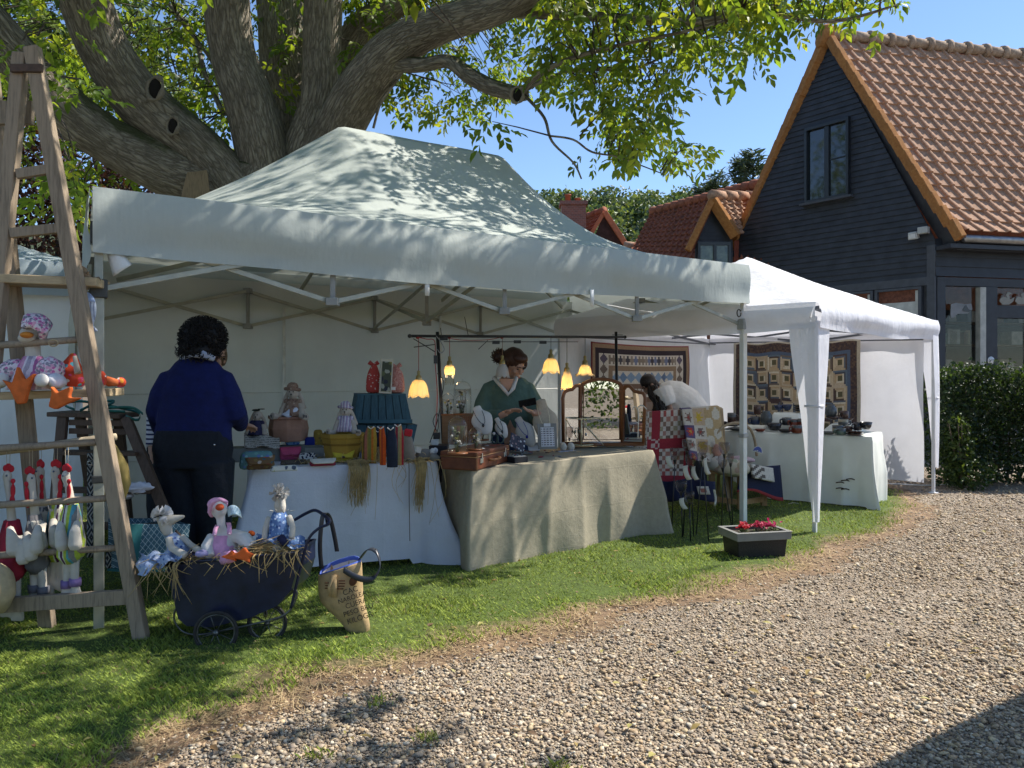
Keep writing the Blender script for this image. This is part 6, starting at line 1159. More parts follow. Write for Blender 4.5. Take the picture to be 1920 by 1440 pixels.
def table1():
    pouch('fabric_box', 'teal flowered fabric box at the end of the white table', 'box', 482, 884, 72, 38, .10, TEALP); 
    q = at(512, 862, 5.6); Y = q.y; R = thing('display_crate', 'low grey crate raising the dolls at the rear of the white table', 'crate', q+n1*.12); b = MB(); c = at(520, 849, 5.72); b.box(c, (mpx(165, Y), .2, .10), R1); b.build('body', M('grey_card', (.17, .18, .17), .8, .1, 8), R, bevel=.004); b = MB(); b.box(c+d1*.26+n1*-.102, (mpx(36, Y), .006, .075), R1); b.build('panel', M('pale_card', (.32, .32, .30), .8), R)
    pouch('floral_pouch', 'brown and red flowered fabric pouch on the table corner', 'pouch', 488, 884, 60, 28, .1, FLP, flap=FLP); pouch('lemon_pouch', 'white pouch with green lemon print hanging over the table edge', 'pouch', 533, 886, 56, 12, .06, LEMON, .1); pouch('flat_pouch', 'flat dark patterned pouch lying behind the lemon pouch', 'pouch', 552, 873, 56, 9, .08, M('dark_print', (.10, .08, .06), .9, .4, 60))
    PINK = M('pink_leather', (.52, .07, .17), .5, .15, 8); pouch('pink_purse', 'bright pink purse with a rounded flap', 'purse', 545, 866, 44, 26, .1, PINK, flap=PINK, knob=M('pink_dark', (.35, .04, .1), .5)); pouch('zebra_pouch', 'black and white zebra print pouch beside the pink purse', 'pouch', 578, 868, 38, 18, .09, ZEB); 
    pouch('red_pouch', 'flat dark red pouch with a white label patch', 'pouch', 606, 876, 54, 14, .09, M('wine_cloth', (.27, .03, .06), .9), flap=M('white_patch', (.6, .57, .5), .9)); YEL = M('yellow_leather', (.47, .38, .03), .55, .12, 10); pouch('yellow_purse', 'yellow purse with dark button on the flap', 'purse', 644, 870, 46, 25, .1, YEL, -.15, flap=YEL, knob=M('wood_button', (.05, .03, .02), .5)); pouch('blue_purse', 'small pale blue patterned purse tucked behind the yellow one', 'purse', 628, 857, 26, 17, .06, BLUEP); pouch('dark_pouch', 'dark plum pouch lying flat between the blue bag and yellow basket', 'pouch', 612, 850, 50, 12, .1, M('plum_cloth', (.03, .012, .025), .8))
    NB = M('royal_cloth', (.01, .025, .22), .8, .15, 12); b = pouch('blue_bag', 'royal blue cloth bag with a metal ring standing on the table', 'bag', 583, 850, 26, 32, .06, NB); pouch('blue_bag', 'royal blue bag with red side leaning on the yellow basket', 'bag', 650, 848, 22, 32, .05, NB, .1); pouch('patterned_hat', 'half-round blue and white patterned hat', 'hat', 549, 836, 30, 20, .06, BLUEP); pouch('mustard_bird', 'mustard yellow patterned cloth bird behind the blue bag', 'bird toy', 597, 842, 20, 38, .06, floral('mustard_print', (.26, .17, .03), [(.36, .26, .05), (.16, .10, .03)], 40))
    # pot and dolls
    def rabbit(label, px, py, s, dress, hat, apron=None, legs=True, dy=5.8):
        q = at(px, py, dy); k = dy; m = lambda t: mpx(t*s, k); R = thing('rabbit_doll', label, 'doll', q); p = lambda x, y, e=0: q+V(m(x), e, m(y))
        b = MB(); b.ell(p(0, 52), (m(12), m(11), m(13.5))); b.ell(p(0, 47, -m(7)), (m(7), m(6), m(6))); b.ell(p(0, 24), (m(14), m(12), m(20))); b.tube([p(-11, 32), p(-20, 18, -m(6)), p(-21, 4, -m(10))], [m(5), m(6), m(8)], 8); b.tube([p(11, 32), p(20, 18, -m(6)), p(22, 4, -m(10))], [m(5), m(6), m(8)], 8)
        if legs: b.tube([p(-9, 8), p(-26, 3, -m(18)), p(-34, 5, -m(30))], [m(6), m(6), m(8)], 8); b.tube([p(9, 8), p(26, 3, -m(18)), p(36, 3, -m(30))], [m(6), m(6), m(8)], 8)
        b.tube([p(-8, 60, m(2)), p(-15, 42, m(2)), p(-22, 18, m(3))], [m(3), m(5), m(5)], 8, ell=(1, .5)); b.tube([p(8, 60, m(2)), p(16, 42, m(2)), p(24, 18, m(3))], [m(3), m(5), m(5)], 8, ell=(1, .5)); soft(b, 'body', M('oat_calico', (.44, .38, .31), .9, .1, 16, .3), R, .0045, 4)
        b = MB(); b.lathe([(m(8), 0), (m(15), -m(10)), (m(18), -m(22)), (m(25), -m(35)), (m(22), -m(36))], p(0, 40), 22, rfn=lambda i, a: (1+.08*math.sin(a*8)*i/3, 0)); b.ell(p(-12, 33), (m(7), m(7), m(7))); b.ell(p(12, 33), (m(7), m(7), m(7))); b.build('dress', dress, R)
        if hat: b = MB(); b.ell(p(0, 64), (m(12), m(12), m(10)), None, 12, 8, amp=.12); b.tube([p(-15, 60, -m(2)), p(0, 60, -m(11)), p(15, 58, -m(2)), p(0, 60, m(10))], m(3.5), 8, closed=True); b.build('hat', hat, R)
        if apron: b = MB(); b.sheet(lambda a, e: p((a-.5)*(18+20*e)+3*math.sin(e*5), 24-e*20+2*math.sin(a*9), -m(14+12*e)*(1-.5*(2*a-1)**2)), 8, 6); b.build('apron', apron, R, solid=.004)
        b = MB(); [b.ell(p(x, 54, -m(10.5)), m(1.3), None, 6, 5) for x in (-4, 4)]; b.ell(p(0, 49, -m(13)), (m(2), m(1), m(1.5)), None, 6, 5); b.tube([p(0, 48, -m(13.2)), p(0, 44, -m(12.6))], m(.5), 4); b.build('face', EYE, R)
        if legs: b = MB(); [b.tube([p(sx*(32+3*j), 8-j*.5, -m(38)), p(sx*(33+3*j), 2, -m(38.5))], m(.9), 4) for sx in (-1, 1) for j in range(3)]; b.build('claw', EYE, R)
    Y = 5.85; b = MB(); hh = mpx(46, Y); b.lathe([(mpx(34, Y), 0), (mpx(37, Y), hh*.5), (mpx(34, Y), hh*.88), (mpx(37, Y), hh*.9), (mpx(37, Y), hh), (mpx(30, Y), hh), (mpx(29, Y), hh*.6)], at(541, 826, Y), 8, rz(.2), smooth=False); b.build('basket_pot', M('salmon_basket', (.36, .20, .135), .85, .15, 12), tg=('salmon pink octagonal chip basket with a rabbit doll sitting on it', 'basket'), bevel=.004)
    rabbit('rabbit doll with flowered hat and white apron sitting on the salmon basket', 549, 783, .9, floral('brown_floral', (.26, .17, .12), [(.36, .28, .22), (.16, .09, .07)], 45), MATS['brown_floral'], M('apron_white', (.6, .64, .74), .9, .08))
    rabbit('grey faced doll in dark blue dress sitting on a newspaper print bag', 482, 818, .75, M('indigo_cloth', (.03, .03, .08), .9, .3, 30), None, None, False, 5.7)
    b = MB(); c = V(0, 5.68, 0); b.ell(at(480, 769, 5.68), (.03, .03, .008)); b.box(at(490, 767, c.y), (.04, .03, .006)); b.build('doll_cap', M('black_cap', (.02, .025, .02), .8), tg=('small black flat cap on the dark dressed doll', 'cap'))
    Y = 5.6; m, nt, bs = nodes('newsprint'); co = ocoord(nt); sp = nt.nodes.new('ShaderNodeSeparateXYZ'); L(nt, co, sp.inputs[0]); rows = val(nt, 'LESS_THAN', val(nt, 'FRACT', val(nt, 'MULTIPLY', sp.outputs[2], 75)), .45); nn = noise_(nt, ocoord(nt, (90, 90, 20)), 1, 2); L(nt, mixc(nt, val(nt, 'MULTIPLY', rows, ramp(nt, nn.outputs['Fac'], [(.45, 0.0), (.5, .9)])), (.42, .40, .36), (.05, .05, .05)), bs.inputs['Base Color']); bs.inputs['Roughness'].default_value = .85
    b = MB(); b.sheet(lambda a, e: at(lerp(458, 524, a), lerp(812, 838, e)+8*a*(1-e)+3*math.sin(a*9), Y+.08-.14*e), 14, 8); b.build('newsprint_bag', m, tg=('crumpled bag printed like grey newspaper under the dark dressed doll', 'bag'), solid=.012)
    q = spot(642, 862); Y = 5.55; R = thing('chip_basket', 'mustard yellow chip basket under the striped dress rabbit', 'basket', q); b = MB(); hh = mpx(46, Y); c = at(643, 857, Y+.06); b.lathe([(mpx(33, Y), 0), (mpx(39, Y), hh*.8), (mpx(41, Y), hh*.82), (mpx(41, Y), hh), (mpx(36, Y), hh), (mpx(30, Y), hh*.3)], c, 8, rz(.39), smooth=False); b.build('body', M('mustard_chip', (.32, .20, .03), .8, .15, 10), R, bevel=.003); b = MB(); b.lathe([(mpx(36.5, Y), hh*.52), (mpx(38.5, Y), hh*.6)], c, 8, rz(.39), smooth=False, cap=False); b.build('band', M('mustard_dark', (.22, .13, .02), .8), R, solid=.006)
    rabbit('rabbit doll in lilac striped dress and frilled hat sitting on the yellow basket', 648, 812, .82, stripes('lilac_stripe', [(1, (.40, .30, .38)), (1, (.55, .52, .56)), (1, (.28, .24, .34))], 0, .022, wobble=.01), MATS['lilac_stripe'], dy=5.62)
    # teal chip baskets stacked upside down
    def crate(label, x0, x1, xt0, xt1, yb, yt, Y, lip):
        R = thing('chip_basket', label, 'basket', at((x0+x1)/2, yb, Y)); b = MB(); dp = .24; TL = M('teal_chip', (.045, .10, .125), .75, .2, 10, .3, stretch=(6, 6, 1)); a = [at(x0, yb, Y), at(x1, yb, Y), at(x1, yb, Y)+n1*dp, at(x0, yb, Y)+n1*dp]; c0, c1 = at(xt0, yt, Y+.03), at(xt1, yt, Y+.03); e = [c0, c1, c1+n1*(dp-.06), c0+n1*(dp-.06)]
        n_ = 7
        for k in range(n_):
            s, t = k/n_+.008, (k+1)/n_-.008
            for i, j in ((0, 1), (3, 2)): q4 = [a[i].lerp(a[j], s), a[i].lerp(a[j], t), e[i].lerp(e[j], t), e[i].lerp(e[j], s)]; b.add(q4, [(0, 1, 2, 3)])
        for i, j in ((1, 2), (3, 0)): b.add([a[i], a[j], e[j], e[i]], [(0, 1, 2, 3)])
        b.build('slats', TL, R, solid=.005); b = MB(); b.add([v-V(0, 0, .004) for v in e], [(0, 1, 2, 3)]); ins = [v.lerp(sum(a, V(0, 0, 0))/4, .04) for v in a]; ine = [v.lerp(sum(e, V(0, 0, 0))/4, .04) for v in e]; [b.add([ins[i], ins[(i+1) % 4], ine[(i+1) % 4], ine[i]], [(0, 1, 2, 3)]) for i in range(4)]; b.build('base', M('teal_dark', (.015, .03, .035), .8), R, solid=.004)
        b = MB(); [b.beam(a[i]-V(0, 0, -.012), a[(i+1) % 4]-V(0, 0, -.012), .012, .03) for i in range(4)]
        if lip: [b.beam(e[i]-V(0, 0, .006), e[(i+1) % 4]-V(0, 0, .006), .012, .012) for i in range(4)]
        b.build('rim', M('teal_rim', (.05, .12, .15), .7, .2, 10), R, bevel=.002); return R
    Y = 5.95; crate('upper upside-down teal chip basket carrying two cushions', 663, 772, 671, 760, 793, 738, Y, True); crate('lower teal chip basket beneath the upside-down one', 662, 770, 650, 782, 850, 796, Y, False)
    for lb, x0, x1, y0, mt in (('red cushion with white horse print on the teal basket', 685, 716, 682, floral('red_white', (.42, .06, .05), [(.6, .5, .45)], 42, .2)), ('salmon flowered cushion with a price tag on the teal basket', 726, 760, 686, floral('salmon_print', (.48, .22, .18), [(.36, .12, .10), (.55, .36, .3), (.4, .17, .12)], 90, .4))):
        R = thing('door_stop', lb, 'cushion', at((x0+x1)/2, 738, Y+.08)); c = lambda x, y: at(x, y, Y+.08); b = MB(); xm = (x0+x1)/2; b.tube([c(xm, 738), c(xm, 730), c(xm, 712), c(xm, 697), c(xm+(2 if x0 < 700 else -4), y0)], [mpx((x1-x0)*q, Y) for q in (.42, .5, .47, .36, .14)], 14, ell=(1, .7), up=V(1, 0, 0)); b.build('body', mt, R, subsurf=1); b = MB(); [b.tube([c(xm, y0+3), c(xm+s*9, y0-3)], [.012, .018], 8, ell=(1, .4)) for s in (-1, 1)]; b.build('knot', mt, R)
        if x0 > 700: b = MB(); b.box(c(741, 728)-V(0, .095, 0), (mpx(8, Y), .003, mpx(6, Y))); b.build('price_tag', WHITEF, R)
    R = thing('framed_picture', 'small cream framed garden picture standing between the cushions', 'picture', at(724, 738, Y)); b = MB(); b.box(at(724, 705.5, Y-.01), (mpx(24, Y), .012, mpx(64, Y)), rz(.5)@ry(.06)); b.build('frame', M('cream_frame', (.5, .47, .38), .7), R); b = MB(); b.box(at(724.5, 706, Y-.018), (mpx(18, Y), .008, mpx(56, Y)), rz(.5)@ry(.06)); b.build('print', floral('garden_print', (.06, .07, .05), [(.22, .20, .05), (.03, .035, .05), (.28, .3, .25), (.10, .12, .06)], 22, .4), R)
    # upright striped books / cushions
    SA = stripes('autumn_stripe', [(1.5, (.17, .17, .04)), (1, (.46, .13, .02)), (2, (.36, .22, .03)), (.6, (.1, .06, .02)), (1.5, (.36, .13, .08)), (.6, (.3, .2, .05))], 0, .10); SO = stripes('orange_stripe', [(2, (.58, .09, .015)), (.7, (.18, .02, .01)), (1, (.56, .13, .02)), (.6, (.30, .03, .02))], 0, .06); SR = stripes('red_stripe', [(1, (.42, .24, .10)), (1.6, (.33, .02, .03)), (.8, (.44, .17, .10)), (1, (.30, .02, .05)), (1, (.34, .3, .16))], 0, .07); NVC = M('navy_denim', (.012, .017, .035), .85, .2, 30)
    for lb, x0, x1, yt, yb, mt, ln in (('autumn striped cloth roll leaning beside the yellow basket', 678, 706, 800, 868, SA, 5), ('dark blue cloth strip between the two striped rolls', 704, 715, 806, 858, NVC, 0), ('bright orange striped cloth strip standing upright', 712, 724, 800, 872, SO, -3), ('navy denim cushion with a bow at its top', 725, 746, 802, 876, NVC, -2), ('red and ochre striped cloth strip at the row end', 743, 757, 796, 872, SR, -3), ('grey triangular cushion with a red top', 755, 778, 806, 866, M('taupe_cloth', (.26, .22, .18), .9, .1, 20), -9)):
        q = spot((x0+x1)/2, yb+2); Yk = q.y+.02; R = thing('fabric_roll', lb, 'cloth roll', at((x0+x1)/2, yb, Yk)); b = MB(); c = lambda x, y: at(x, y, Yk); tp = .55 if x1-x0 > 15 else .8
        xm = (x0+x1)/2; b.tube([c(xm, yb), c(xm, lerp(yb, yt, .3)), c(xm+ln*.4, lerp(yb, yt, .7)), c(xm+ln, yt)], [mpx((x1-x0)*v, Yk) for v in (.5, .52, .5*tp+.2, .5*tp)], 10, ell=(1, .6), up=V(1, 0, 0)); b.build('body', mt, R, bevel=.004)
        b = MB()
        if 'red top' in lb: b.box(c(766, 811)-V(0, .01, 0), (mpx(14, Yk), .05, mpx(13, Yk)), ry(.15)); b.build('red_top', RED, R, bevel=.008)
        else: [b.tube([c(xm+ln, yt+4)-V(0, .03, 0), c(xm+ln+s*6, yt-1)-V(0, .035, 0)], [.003, .005], 5) for s in (-1, 1)]; b.build('bow', WHITEF, R)
    # stuffed mice and tags
    for lb, x, y, w_, mt in (('grey stuffed fabric mouse lying by the table end', 800, 866, 46, M('grey_linen', (.20, .195, .18), .9, .1, 30)), ('blue and white striped fabric mouse', 686, 868, 30, stripes('mouse_stripe', [(1, (.10, .11, .18)), (1, (.5, .5, .54)), (.5, (.2, .2, .3))], 0, .02))):
        q = spot(x, y); m = lambda t: mpx(t, q.y); R = thing('fabric_mouse', lb, 'mouse toy', q); b = MB(); b.ell(q+V(-m(w_*.08), .03, m(11)), (m(w_*.42), .05, m(12))); b.tube([q+V(m(w_*.2), .0, m(10)), q+V(m(w_*.55), -.02, m(5))], [m(10), m(3)], 8); soft(b, 'body', mt, R, .004, 4); b = MB(); [b.ell(q+V(m(w_*.25+k*4), -.015+k*.04, m(19)), (m(5), .006, m(6))) for k in (0, 1)]; b.build('ear', M('ear_white', (.6, .6, .62), .9), R)
        b = MB(); b.box(q+V(-m(14 if w_ > 40 else -8), -.03, m(22)), (m(10), .002, m(11)), ry(.25)); b.build('tag', WHITEF, R)
    q = spot(712, 866); b = MB(); b.lathe([(.02, 0), (.03, .05), (.024, .1)], q+n1*.04, 10); b.build('wicker_pot', M('wicker_tan', (.30, .22, .13), .9, .3, 60, .6), tg=('tiny woven straw basket between the striped rolls', 'basket'))
    # raffia bunches over the edge
    for lb, x0, x1, yb, nn in (('thick raffia bunch hanging over the middle of the white cloth', 652, 690, 946, 150), ('raffia bunch hanging near the end of the white cloth', 776, 796, 958, 100)):
        b = MB()
        for k in range(nn):
            x = random.uniform(x0, x1); q = edge(x); e = q-n1*.085; xe = lerp(x, (x0+x1)/2, .25)+random.gauss(0, 4); ye = random.uniform(yb-45, yb+6); w_ = at(xe, ye, e.y-.035); q2 = q+V(random.gauss(0, .05), random.uniform(.0, .1), .012+random.random()*.02); b.tube(spline([q2, q+V(0, 0, .012), e+V(0, 0, -.02), e.lerp(w_, .6)+V(random.gauss(0, .006), 0, 0), w_], 9), [.0016, .0024, .002, .0012], 3, col=straw_col())
        b.build('raffia_bunch', RAFFIA, tg=(lb, 'raffia'))
    b = MB()
    for k in range(190): q = spot(random.uniform(560, 812), random.uniform(862, 874)); d = V(random.gauss(0, 1), random.gauss(0, .5), random.gauss(0, .2)).normalized()*random.uniform(.05, .12); b.tube([q+V(0, .02, .006), q+d*.5+V(0, .02, .025), q+d+V(0, .02, .006)], [.0016, .0022, .001], 3, col=straw_col())
    for k in range(16):
        x = random.uniform(640, 830); q = edge(x); e = q-n1*.085; ln = random.uniform(.1, .45); b.tube(spline([q+V(0, 0, .01), e, e+V(random.gauss(0, .03), -.01, -ln*.5), e+V(random.gauss(0, .05), -.02, -ln)], 10), [.0015, .0018, .001], 3, col=straw_col())
    tag(b.build('straw', RAFFIA), 'loose straw strands strewn along the front of the white table', 'straw', kind='stuff')
    b = MB(); q = edge(762); b.tube(spline([q+V(0, 0, .01), q-n1*.08, q-n1*.09-V(0, 0, .25), q-n1*.10+V(.003, 0, -.55)], 14), .0028, 5); b.build('hanging_twine', M('twine_dark', (.10, .07, .05), .9), tg=('thin dark cord hanging straight down the white cloth', 'twine'))
table1()
# ================================================================ jewellery stall
BRASS = M('brass', (.50, .36, .14), .35, .15, 12, 0, metal=.9); GOLDW = M('gilt_wire', (.75, .66, .42), .4, .1, 12, 0, metal=.5); GLASS = glass('clear_glass'); MAHO = wood('mahogany', (.20, .075, .028), .5, 5, .35, axis=0)
def lamps():
    A, B = at(768, 630, 6.05), at(1172, 632, 7.35); R = thing('lamp_stand', 'black metal rail on two posts carrying six hanging lamps', 'stand', at(836, 980, 6.15)); Yr = lambda px: 6.05+(px-768)/404*1.3
    b = MB(); b.tube([A, B], .011, 8); b.ell(A, .016); b.ell(B, .016); b.build('rail', BLK, R)
    for px, yf, bx in ((820, 995, 840), (1155, 960, 1160)): Y = Yr(px); b = MB(); b.tube([at(px, 622, Y), at(bx, yf, Y)], .014, 8); b.build('post', BLK, R)
    b = MB(); b.tube(spline([at(775, 635, 6.05), at(800, 650, 6.1), at(816, 660, 6.12)], 8), .004, 5); b.tube([at(776, 651, 6.05), at(815, 646, 6.15)], .004, 5); [b.tube([at(*a), at(*c)], .003, 5) for a, c in (((871, 594, 6.35), (878, 630, 6.35)), ((826, 615, 6.2), (828, 632, 6.2)), ((897, 655, 6.45), (915, 638, 6.45)), ((1148, 628, 7.3), (1168, 628, 7.3)))]; b.build('cable_tie', BLK, R)
    b = MB()
    xs = list(range(832, 1090, 14)); b.tube(spline([at(x, 634+(4+3*math.sin(x*.9)) , Yr(x)-.02) for x in xs], 70), .0035, 5); [b.box(at(x, y, Yr(x)-.03), (mpx(14, 6.5), .02, mpx(6, 6.5))) for x, y in ((832, 635), (930, 642), (970, 641), (1018, 642))]; b.box(at(817, 674, 6.13), (.03, .025, .065)); b.tube(spline([at(820, 700, 6.1), at(832, 715, 6.12), at(828, 745, 6.15), at(820, 790, 6.15), at(806, 830, 6.2)], 16), .004, 5); b.build('black_flex', BLK, R)
    b = MB(); b.tube(spline([at(783, 632, 6.05), at(800, 636, 6.1), at(815, 640, 6.12), at(816, 680, 6.13), at(820, 740, 6.14), at(817, 800, 6.15), at(812, 830, 6.16)], 24), .0035, 5); b.tube(spline([at(842, 634, 6.25), at(870, 638, 6.35), at(915, 637, 6.5), at(940, 632, 6.6)], 16), .003, 5); [b.ell(at(x, 632, Yr(x)), .016) for x in (783, 842, 941)]; b.build('red_flex', M('red_flex', (.36, .05, .05), .7), R)
    b = MB(); b.tube(spline([at(818, 630, 6.15), at(826, 640, 6.1), at(833, 655, 6.1), at(826, 662, 6.1), at(820, 655, 6.12)], 14), .004, 5); b.build('grey_flex', M('grey_flex', (.35, .36, .38), .6), R)
    def lamp(label, px, yt, yb, w_, lit, flare, cordm, petals=6, fringe=False):
        Y = Yr(px)-.02; T = thing('pendant_lamp', label, 'lamp', at(px, yb, Y), 'pendant lamps on the black rail'); m = lambda q: mpx(q, Y); h = m(yb-yt)
        b = MB(); b.tube([at(px, 632, Y+.01), at(px, yt-16, Y)], .0028, 5); b.build('cord', cordm, T)
        b = MB(); b.lathe([(m(2), m(17)), (m(3), m(15)), (m(2.6), m(9)), (m(5), m(7)), (m(5.5), m(1)), (m(6), -m(2))], at(px, yt, Y), 12); b.build('holder', BRASS, T)
        prof = [(m(6), 0), (m(w_*.30), -h*.12), (m(w_*.41), -h*.35), (m(w_*.46), -h*.62), (m(w_*.5), -h*.85), (m(w_*.5*flare), -h)]
        if fringe: prof = [(m(6), 0), (m(w_*.40), -h*.15), (m(w_*.5), -h*.45), (m(w_*.46), -h*.8), (m(w_*.42), -h)]
        b = MB(); b.lathe(prof, at(px, yt, Y), 36, rfn=lambda i, a: (1+.05*math.cos(a*petals*2), (-.16*h*(.5+.5*math.cos(a*petals))*max(0, i-3)/2+.08*h*max(0, i-3)/2) if not fringe else 0), cap=False)
        sm = MATS.get('lit_shade%d' % lit) or shade_mat(lit); b.build('shade', sm, T, solid=.003)
        if fringe: b = MB(); [b.tube([at(px, yb-2, Y)+V(math.cos(a)*m(w_*.42), math.sin(a)*m(w_*.42), 0), at(px, yb+14+random.random()*6, Y)+V(math.cos(a)*m(w_*.44), math.sin(a)*m(w_*.44), 0)], .0012, 4) for a in np.linspace(0, 6.28, 26)]; b.build('bead_fringe', glass('bead_glass', (.9, .85, .75)), T)
        b = MB(); b.ell(at(px, yt+ (yb-yt)*.45, Y), (m(w_*.17), m(w_*.17), m(w_*.24))); b.build('bulb', M('warm_bulb', (1, .8, .5), .5, 0, 5, 0, emit=4.5, ecol=(1, .70, .32)) if lit else M('cold_bulb', (.6, .6, .58), .3, 0, 5, 0), T)
        if lit: l = bpy.data.lights.new('lamp_glow', 'POINT'); l.energy = .35; l.color = (1, .72, .4); l.shadow_soft_size = .02; o = bpy.data.objects.new('lamp_glow', l); COL.objects.link(o); o.parent = T; o.location = at(px, yb+1, Y)-ORG[T.name]
    RC = M('red_cord', (.36, .05, .04), .7); GC = M('grey_cord', (.2, .19, .18), .7); BC = M('brown_cord', (.30, .19, .13), .7)
    lamp('lit amber tulip lamp with a petal rim at the rail end above the teal basket', 785, 712, 744, 36, 1, 1.04, RC); lamp('small lit round lamp with a bead fringe near the black post', 843, 685, 703, 19, 1, 1, RC, fringe=True); lamp('unlit white glass bell lamp in front of the woman with the phone', 942, 683, 707, 24, 0, 1.1, BC, 10); lamp('lit amber petal lamp beside the tent leg, wide and short', 1033, 672, 699, 30, 1, 1.05, GC, 5); lamp('lit amber bell lamp hanging lowest above the mirror', 1063, 697, 729, 21, 1, 1.0, BLK, 6); lamp('small lit lamp with a flared clear frill in front of the diamond quilt', 1097, 684, 704, 24, 1, 1.5, GC, 7)
def shade_mat(lit):
    m, nt, b = nodes('lit_shade%d' % lit); b.inputs['Base Color'].default_value = (.82, .76, .60, 1) if lit else (.72, .70, .66, 1); b.inputs['Roughness'].default_value = .4; add_transl(nt, b, .55, (.95, .84, .58) if lit else (.8, .78, .74)); MATS['lit_shade%d' % lit] = m
    if lit: b.inputs['Emission Color'].default_value = (1, .62, .22, 1); b.inputs['Emission Strength'].default_value = .05
    return m
lamps()
def dome(b, c, r, h, n=20): b.lathe([(r, 0), (r, h-r*.95)]+[(r*math.cos(a), h-r+r*math.sin(a)) for a in np.linspace(.05, PI/2-.02, 8)], c, n, cap=False)
def jewellery():
    q = spot(893, 879, 2); Y = 5.75
    # suitcase
    a, c = gnd(893, 884, .705), gnd(954, 866, .716); a = spot(893, 884, 2); c = spot(954, 866, 2); back = spot(838, 876, 2); u = (c-a); Lw = u.length; u.normalize(); v = V(-u.y, u.x, 0); dp = .29; Rm = Matrix((u, v, V(0, 0, 1))).transposed(); hh = .135
    Su = thing('suitcase', 'small old brown leather suitcase lying on the beige table', 'suitcase', a); ctr = a+u*Lw/2+v*dp/2; LEA = M('brown_leather', (.13, .04, .018), .45, .25, 14, .25, 60)
    b = MB(); b.box(ctr+V(0, 0, hh*.36), (Lw, dp, hh*.7), Rm); b.build('base', LEA, Su, bevel=.012); b = MB(); b.box(ctr+V(0, 0, hh*.86), (Lw+.004, dp+.004, hh*.28), Rm); b.build('lid', LEA, Su, bevel=.01); b = MB(); b.tube([ctr+Rm@V(sx*Lw/2, sy*dp/2, hh*.72) for sx, sy in ((-1, -1), (1, -1), (1, 1), (-1, 1))], .004, 6, closed=True); [b.beam(a+u*t-v*.003+V(0, 0, 0), a+u*t-v*.003+V(0, 0, hh), .004, .006) for t in (.006, Lw-.006)]; b.build('piping', M('tan_piping', (.30, .16, .07), .6), Su)
    b = MB(); b.tube(spline([a+u*Lw*.36-v*.004+V(0, 0, hh*.45), a+u*Lw*.4-v*.03+V(0, 0, hh*.43), a+u*Lw*.6-v*.03+V(0, 0, hh*.43), a+u*Lw*.64-v*.004+V(0, 0, hh*.45)], 12), .010, 8); b.build('handle', M('tan_handle', (.24, .10, .04), .5), Su)
    CHR = M('chrome', (.6, .6, .58), .25, .1, 10, 0, metal=.9)
    for t in (.14, .86): b = MB(); b.box(a+u*Lw*t-v*.004+V(0, 0, hh*.5), (.045, .008, .035), Rm); b.box(a+u*Lw*t-v*.008+V(0, 0, hh*.74), (.014, .008, .04), Rm); b.build('lock', CHR, Su, bevel=.002)
    top = lambda px, py: (lambda z: V((px-CX)/F*(F*(CH-z)/(py-HY)), F*(CH-z)/(py-HY), z))(a.z+hh+.004)
    # flat wares on the suitcase
    for k, (px, py, col) in enumerate(((888, 843, (.10, .10, .12)), (903, 841, (.5, .5, .5)), (912, 836, (.28, .30, .32)), (925, 836, (.3, .03, .03)), (918, 832, (.05, .05, .06)), (934, 834, (.36, .03, .02)), (907, 836, (.03, .03, .03)), (922, 829, (.55, .55, .52)), (911, 831, (.4, .38, .3)))): c = top(px, py); b = MB(); b.lathe([(0, .004), (.022, .004), (.026, .0)], c, 12, rz(k)); o = b.build('brooch', M('brooch_%d' % k, col, .35, .2, 30), tg=(['dark round brooch at the suitcase edge', 'pale oval brooch on the suitcase front', 'grey enamel brooch in the middle of the suitcase', 'dull red brooch beside the grey one', 'black brooch under the cloche row', 'bright red brooch at the suitcase corner', 'black pin behind the pale brooch', 'ivory brooch at the rear of the suitcase', 'tan brooch beside the ivory one'][k], 'brooch', 'brooches on the suitcase'))
    def cloche(label, px, yb, yt, w_, Y, wood_base=False):
        q = at(px, yb, Y); T = thing('glass_cloche', label, 'cloche', q); r = mpx(w_/2, Y); h = mpx(yb-yt, Y); b = MB(); dome(b, q+V(0, 0, .012), r*.94, h-.012); b.ell(q+V(0, 0, h+.003), .008); b.build('dome', GLASS, T, solid=.0025)
        b = MB(); b.lathe([(r*1.02, 0), (r*1.04, .006), (r*.98, .012), (0, .012)], q, 20); b.build('base', MAHO, T)
        b = MB()
        for k in range(16): a_ = random.uniform(0, 6.28); rr = r*random.uniform(.05, .6); hz = h*random.uniform(.2, .7); p0 = q+V(math.cos(a_)*rr*.3, math.sin(a_)*rr*.3, .012); p1 = q+V(math.cos(a_)*rr, math.sin(a_)*rr, hz); cc = random.choice([(.45, .43, .38), (.10, .12, .06), (.35, .33, .14), (.04, .04, .045), (.5, .48, .42), (.5, .42, .08)]); b.tube([p0, p0.lerp(p1, .6)+V(.004, 0, .01), p1], [.0014, .0014, .001], 4, col=(.10, .11, .05)); b.ell(p1, (.010, .010, .009), None, 8, 6, col=cc)
        b.build('dried_flowers', M('dried_stems', vc=True, rough=.8, var=.2, bmp=0), T)
    # wooden boxes behind
    def wbox(label, x0, x1, y0, y1, Y, slat): 
        R = thing('wooden_box', label, 'box', at((x0+x1)/2, y1, Y)); p, q = at(x0, y1, Y), at(x1, y0, Y); b = MB(); b.box((p+q)/2+V(0, .09, 0), (q.x-p.x, .18, q.z-p.z), rz(.0)); b.build('body', wood('crate_wood', (.17, .095, .045), .5, 5, .6, axis=0), R, bevel=.003)
        b = MB(); [b.beam(at(x0+(x1-x0)*k/7, y0+3, Y-.006), at(x0+(x1-x0)*(k+.5)/7, y1-3, Y-.006), .008, .012) for k in range(slat)]; 
        if slat: b.build('slat', MAHO, R)
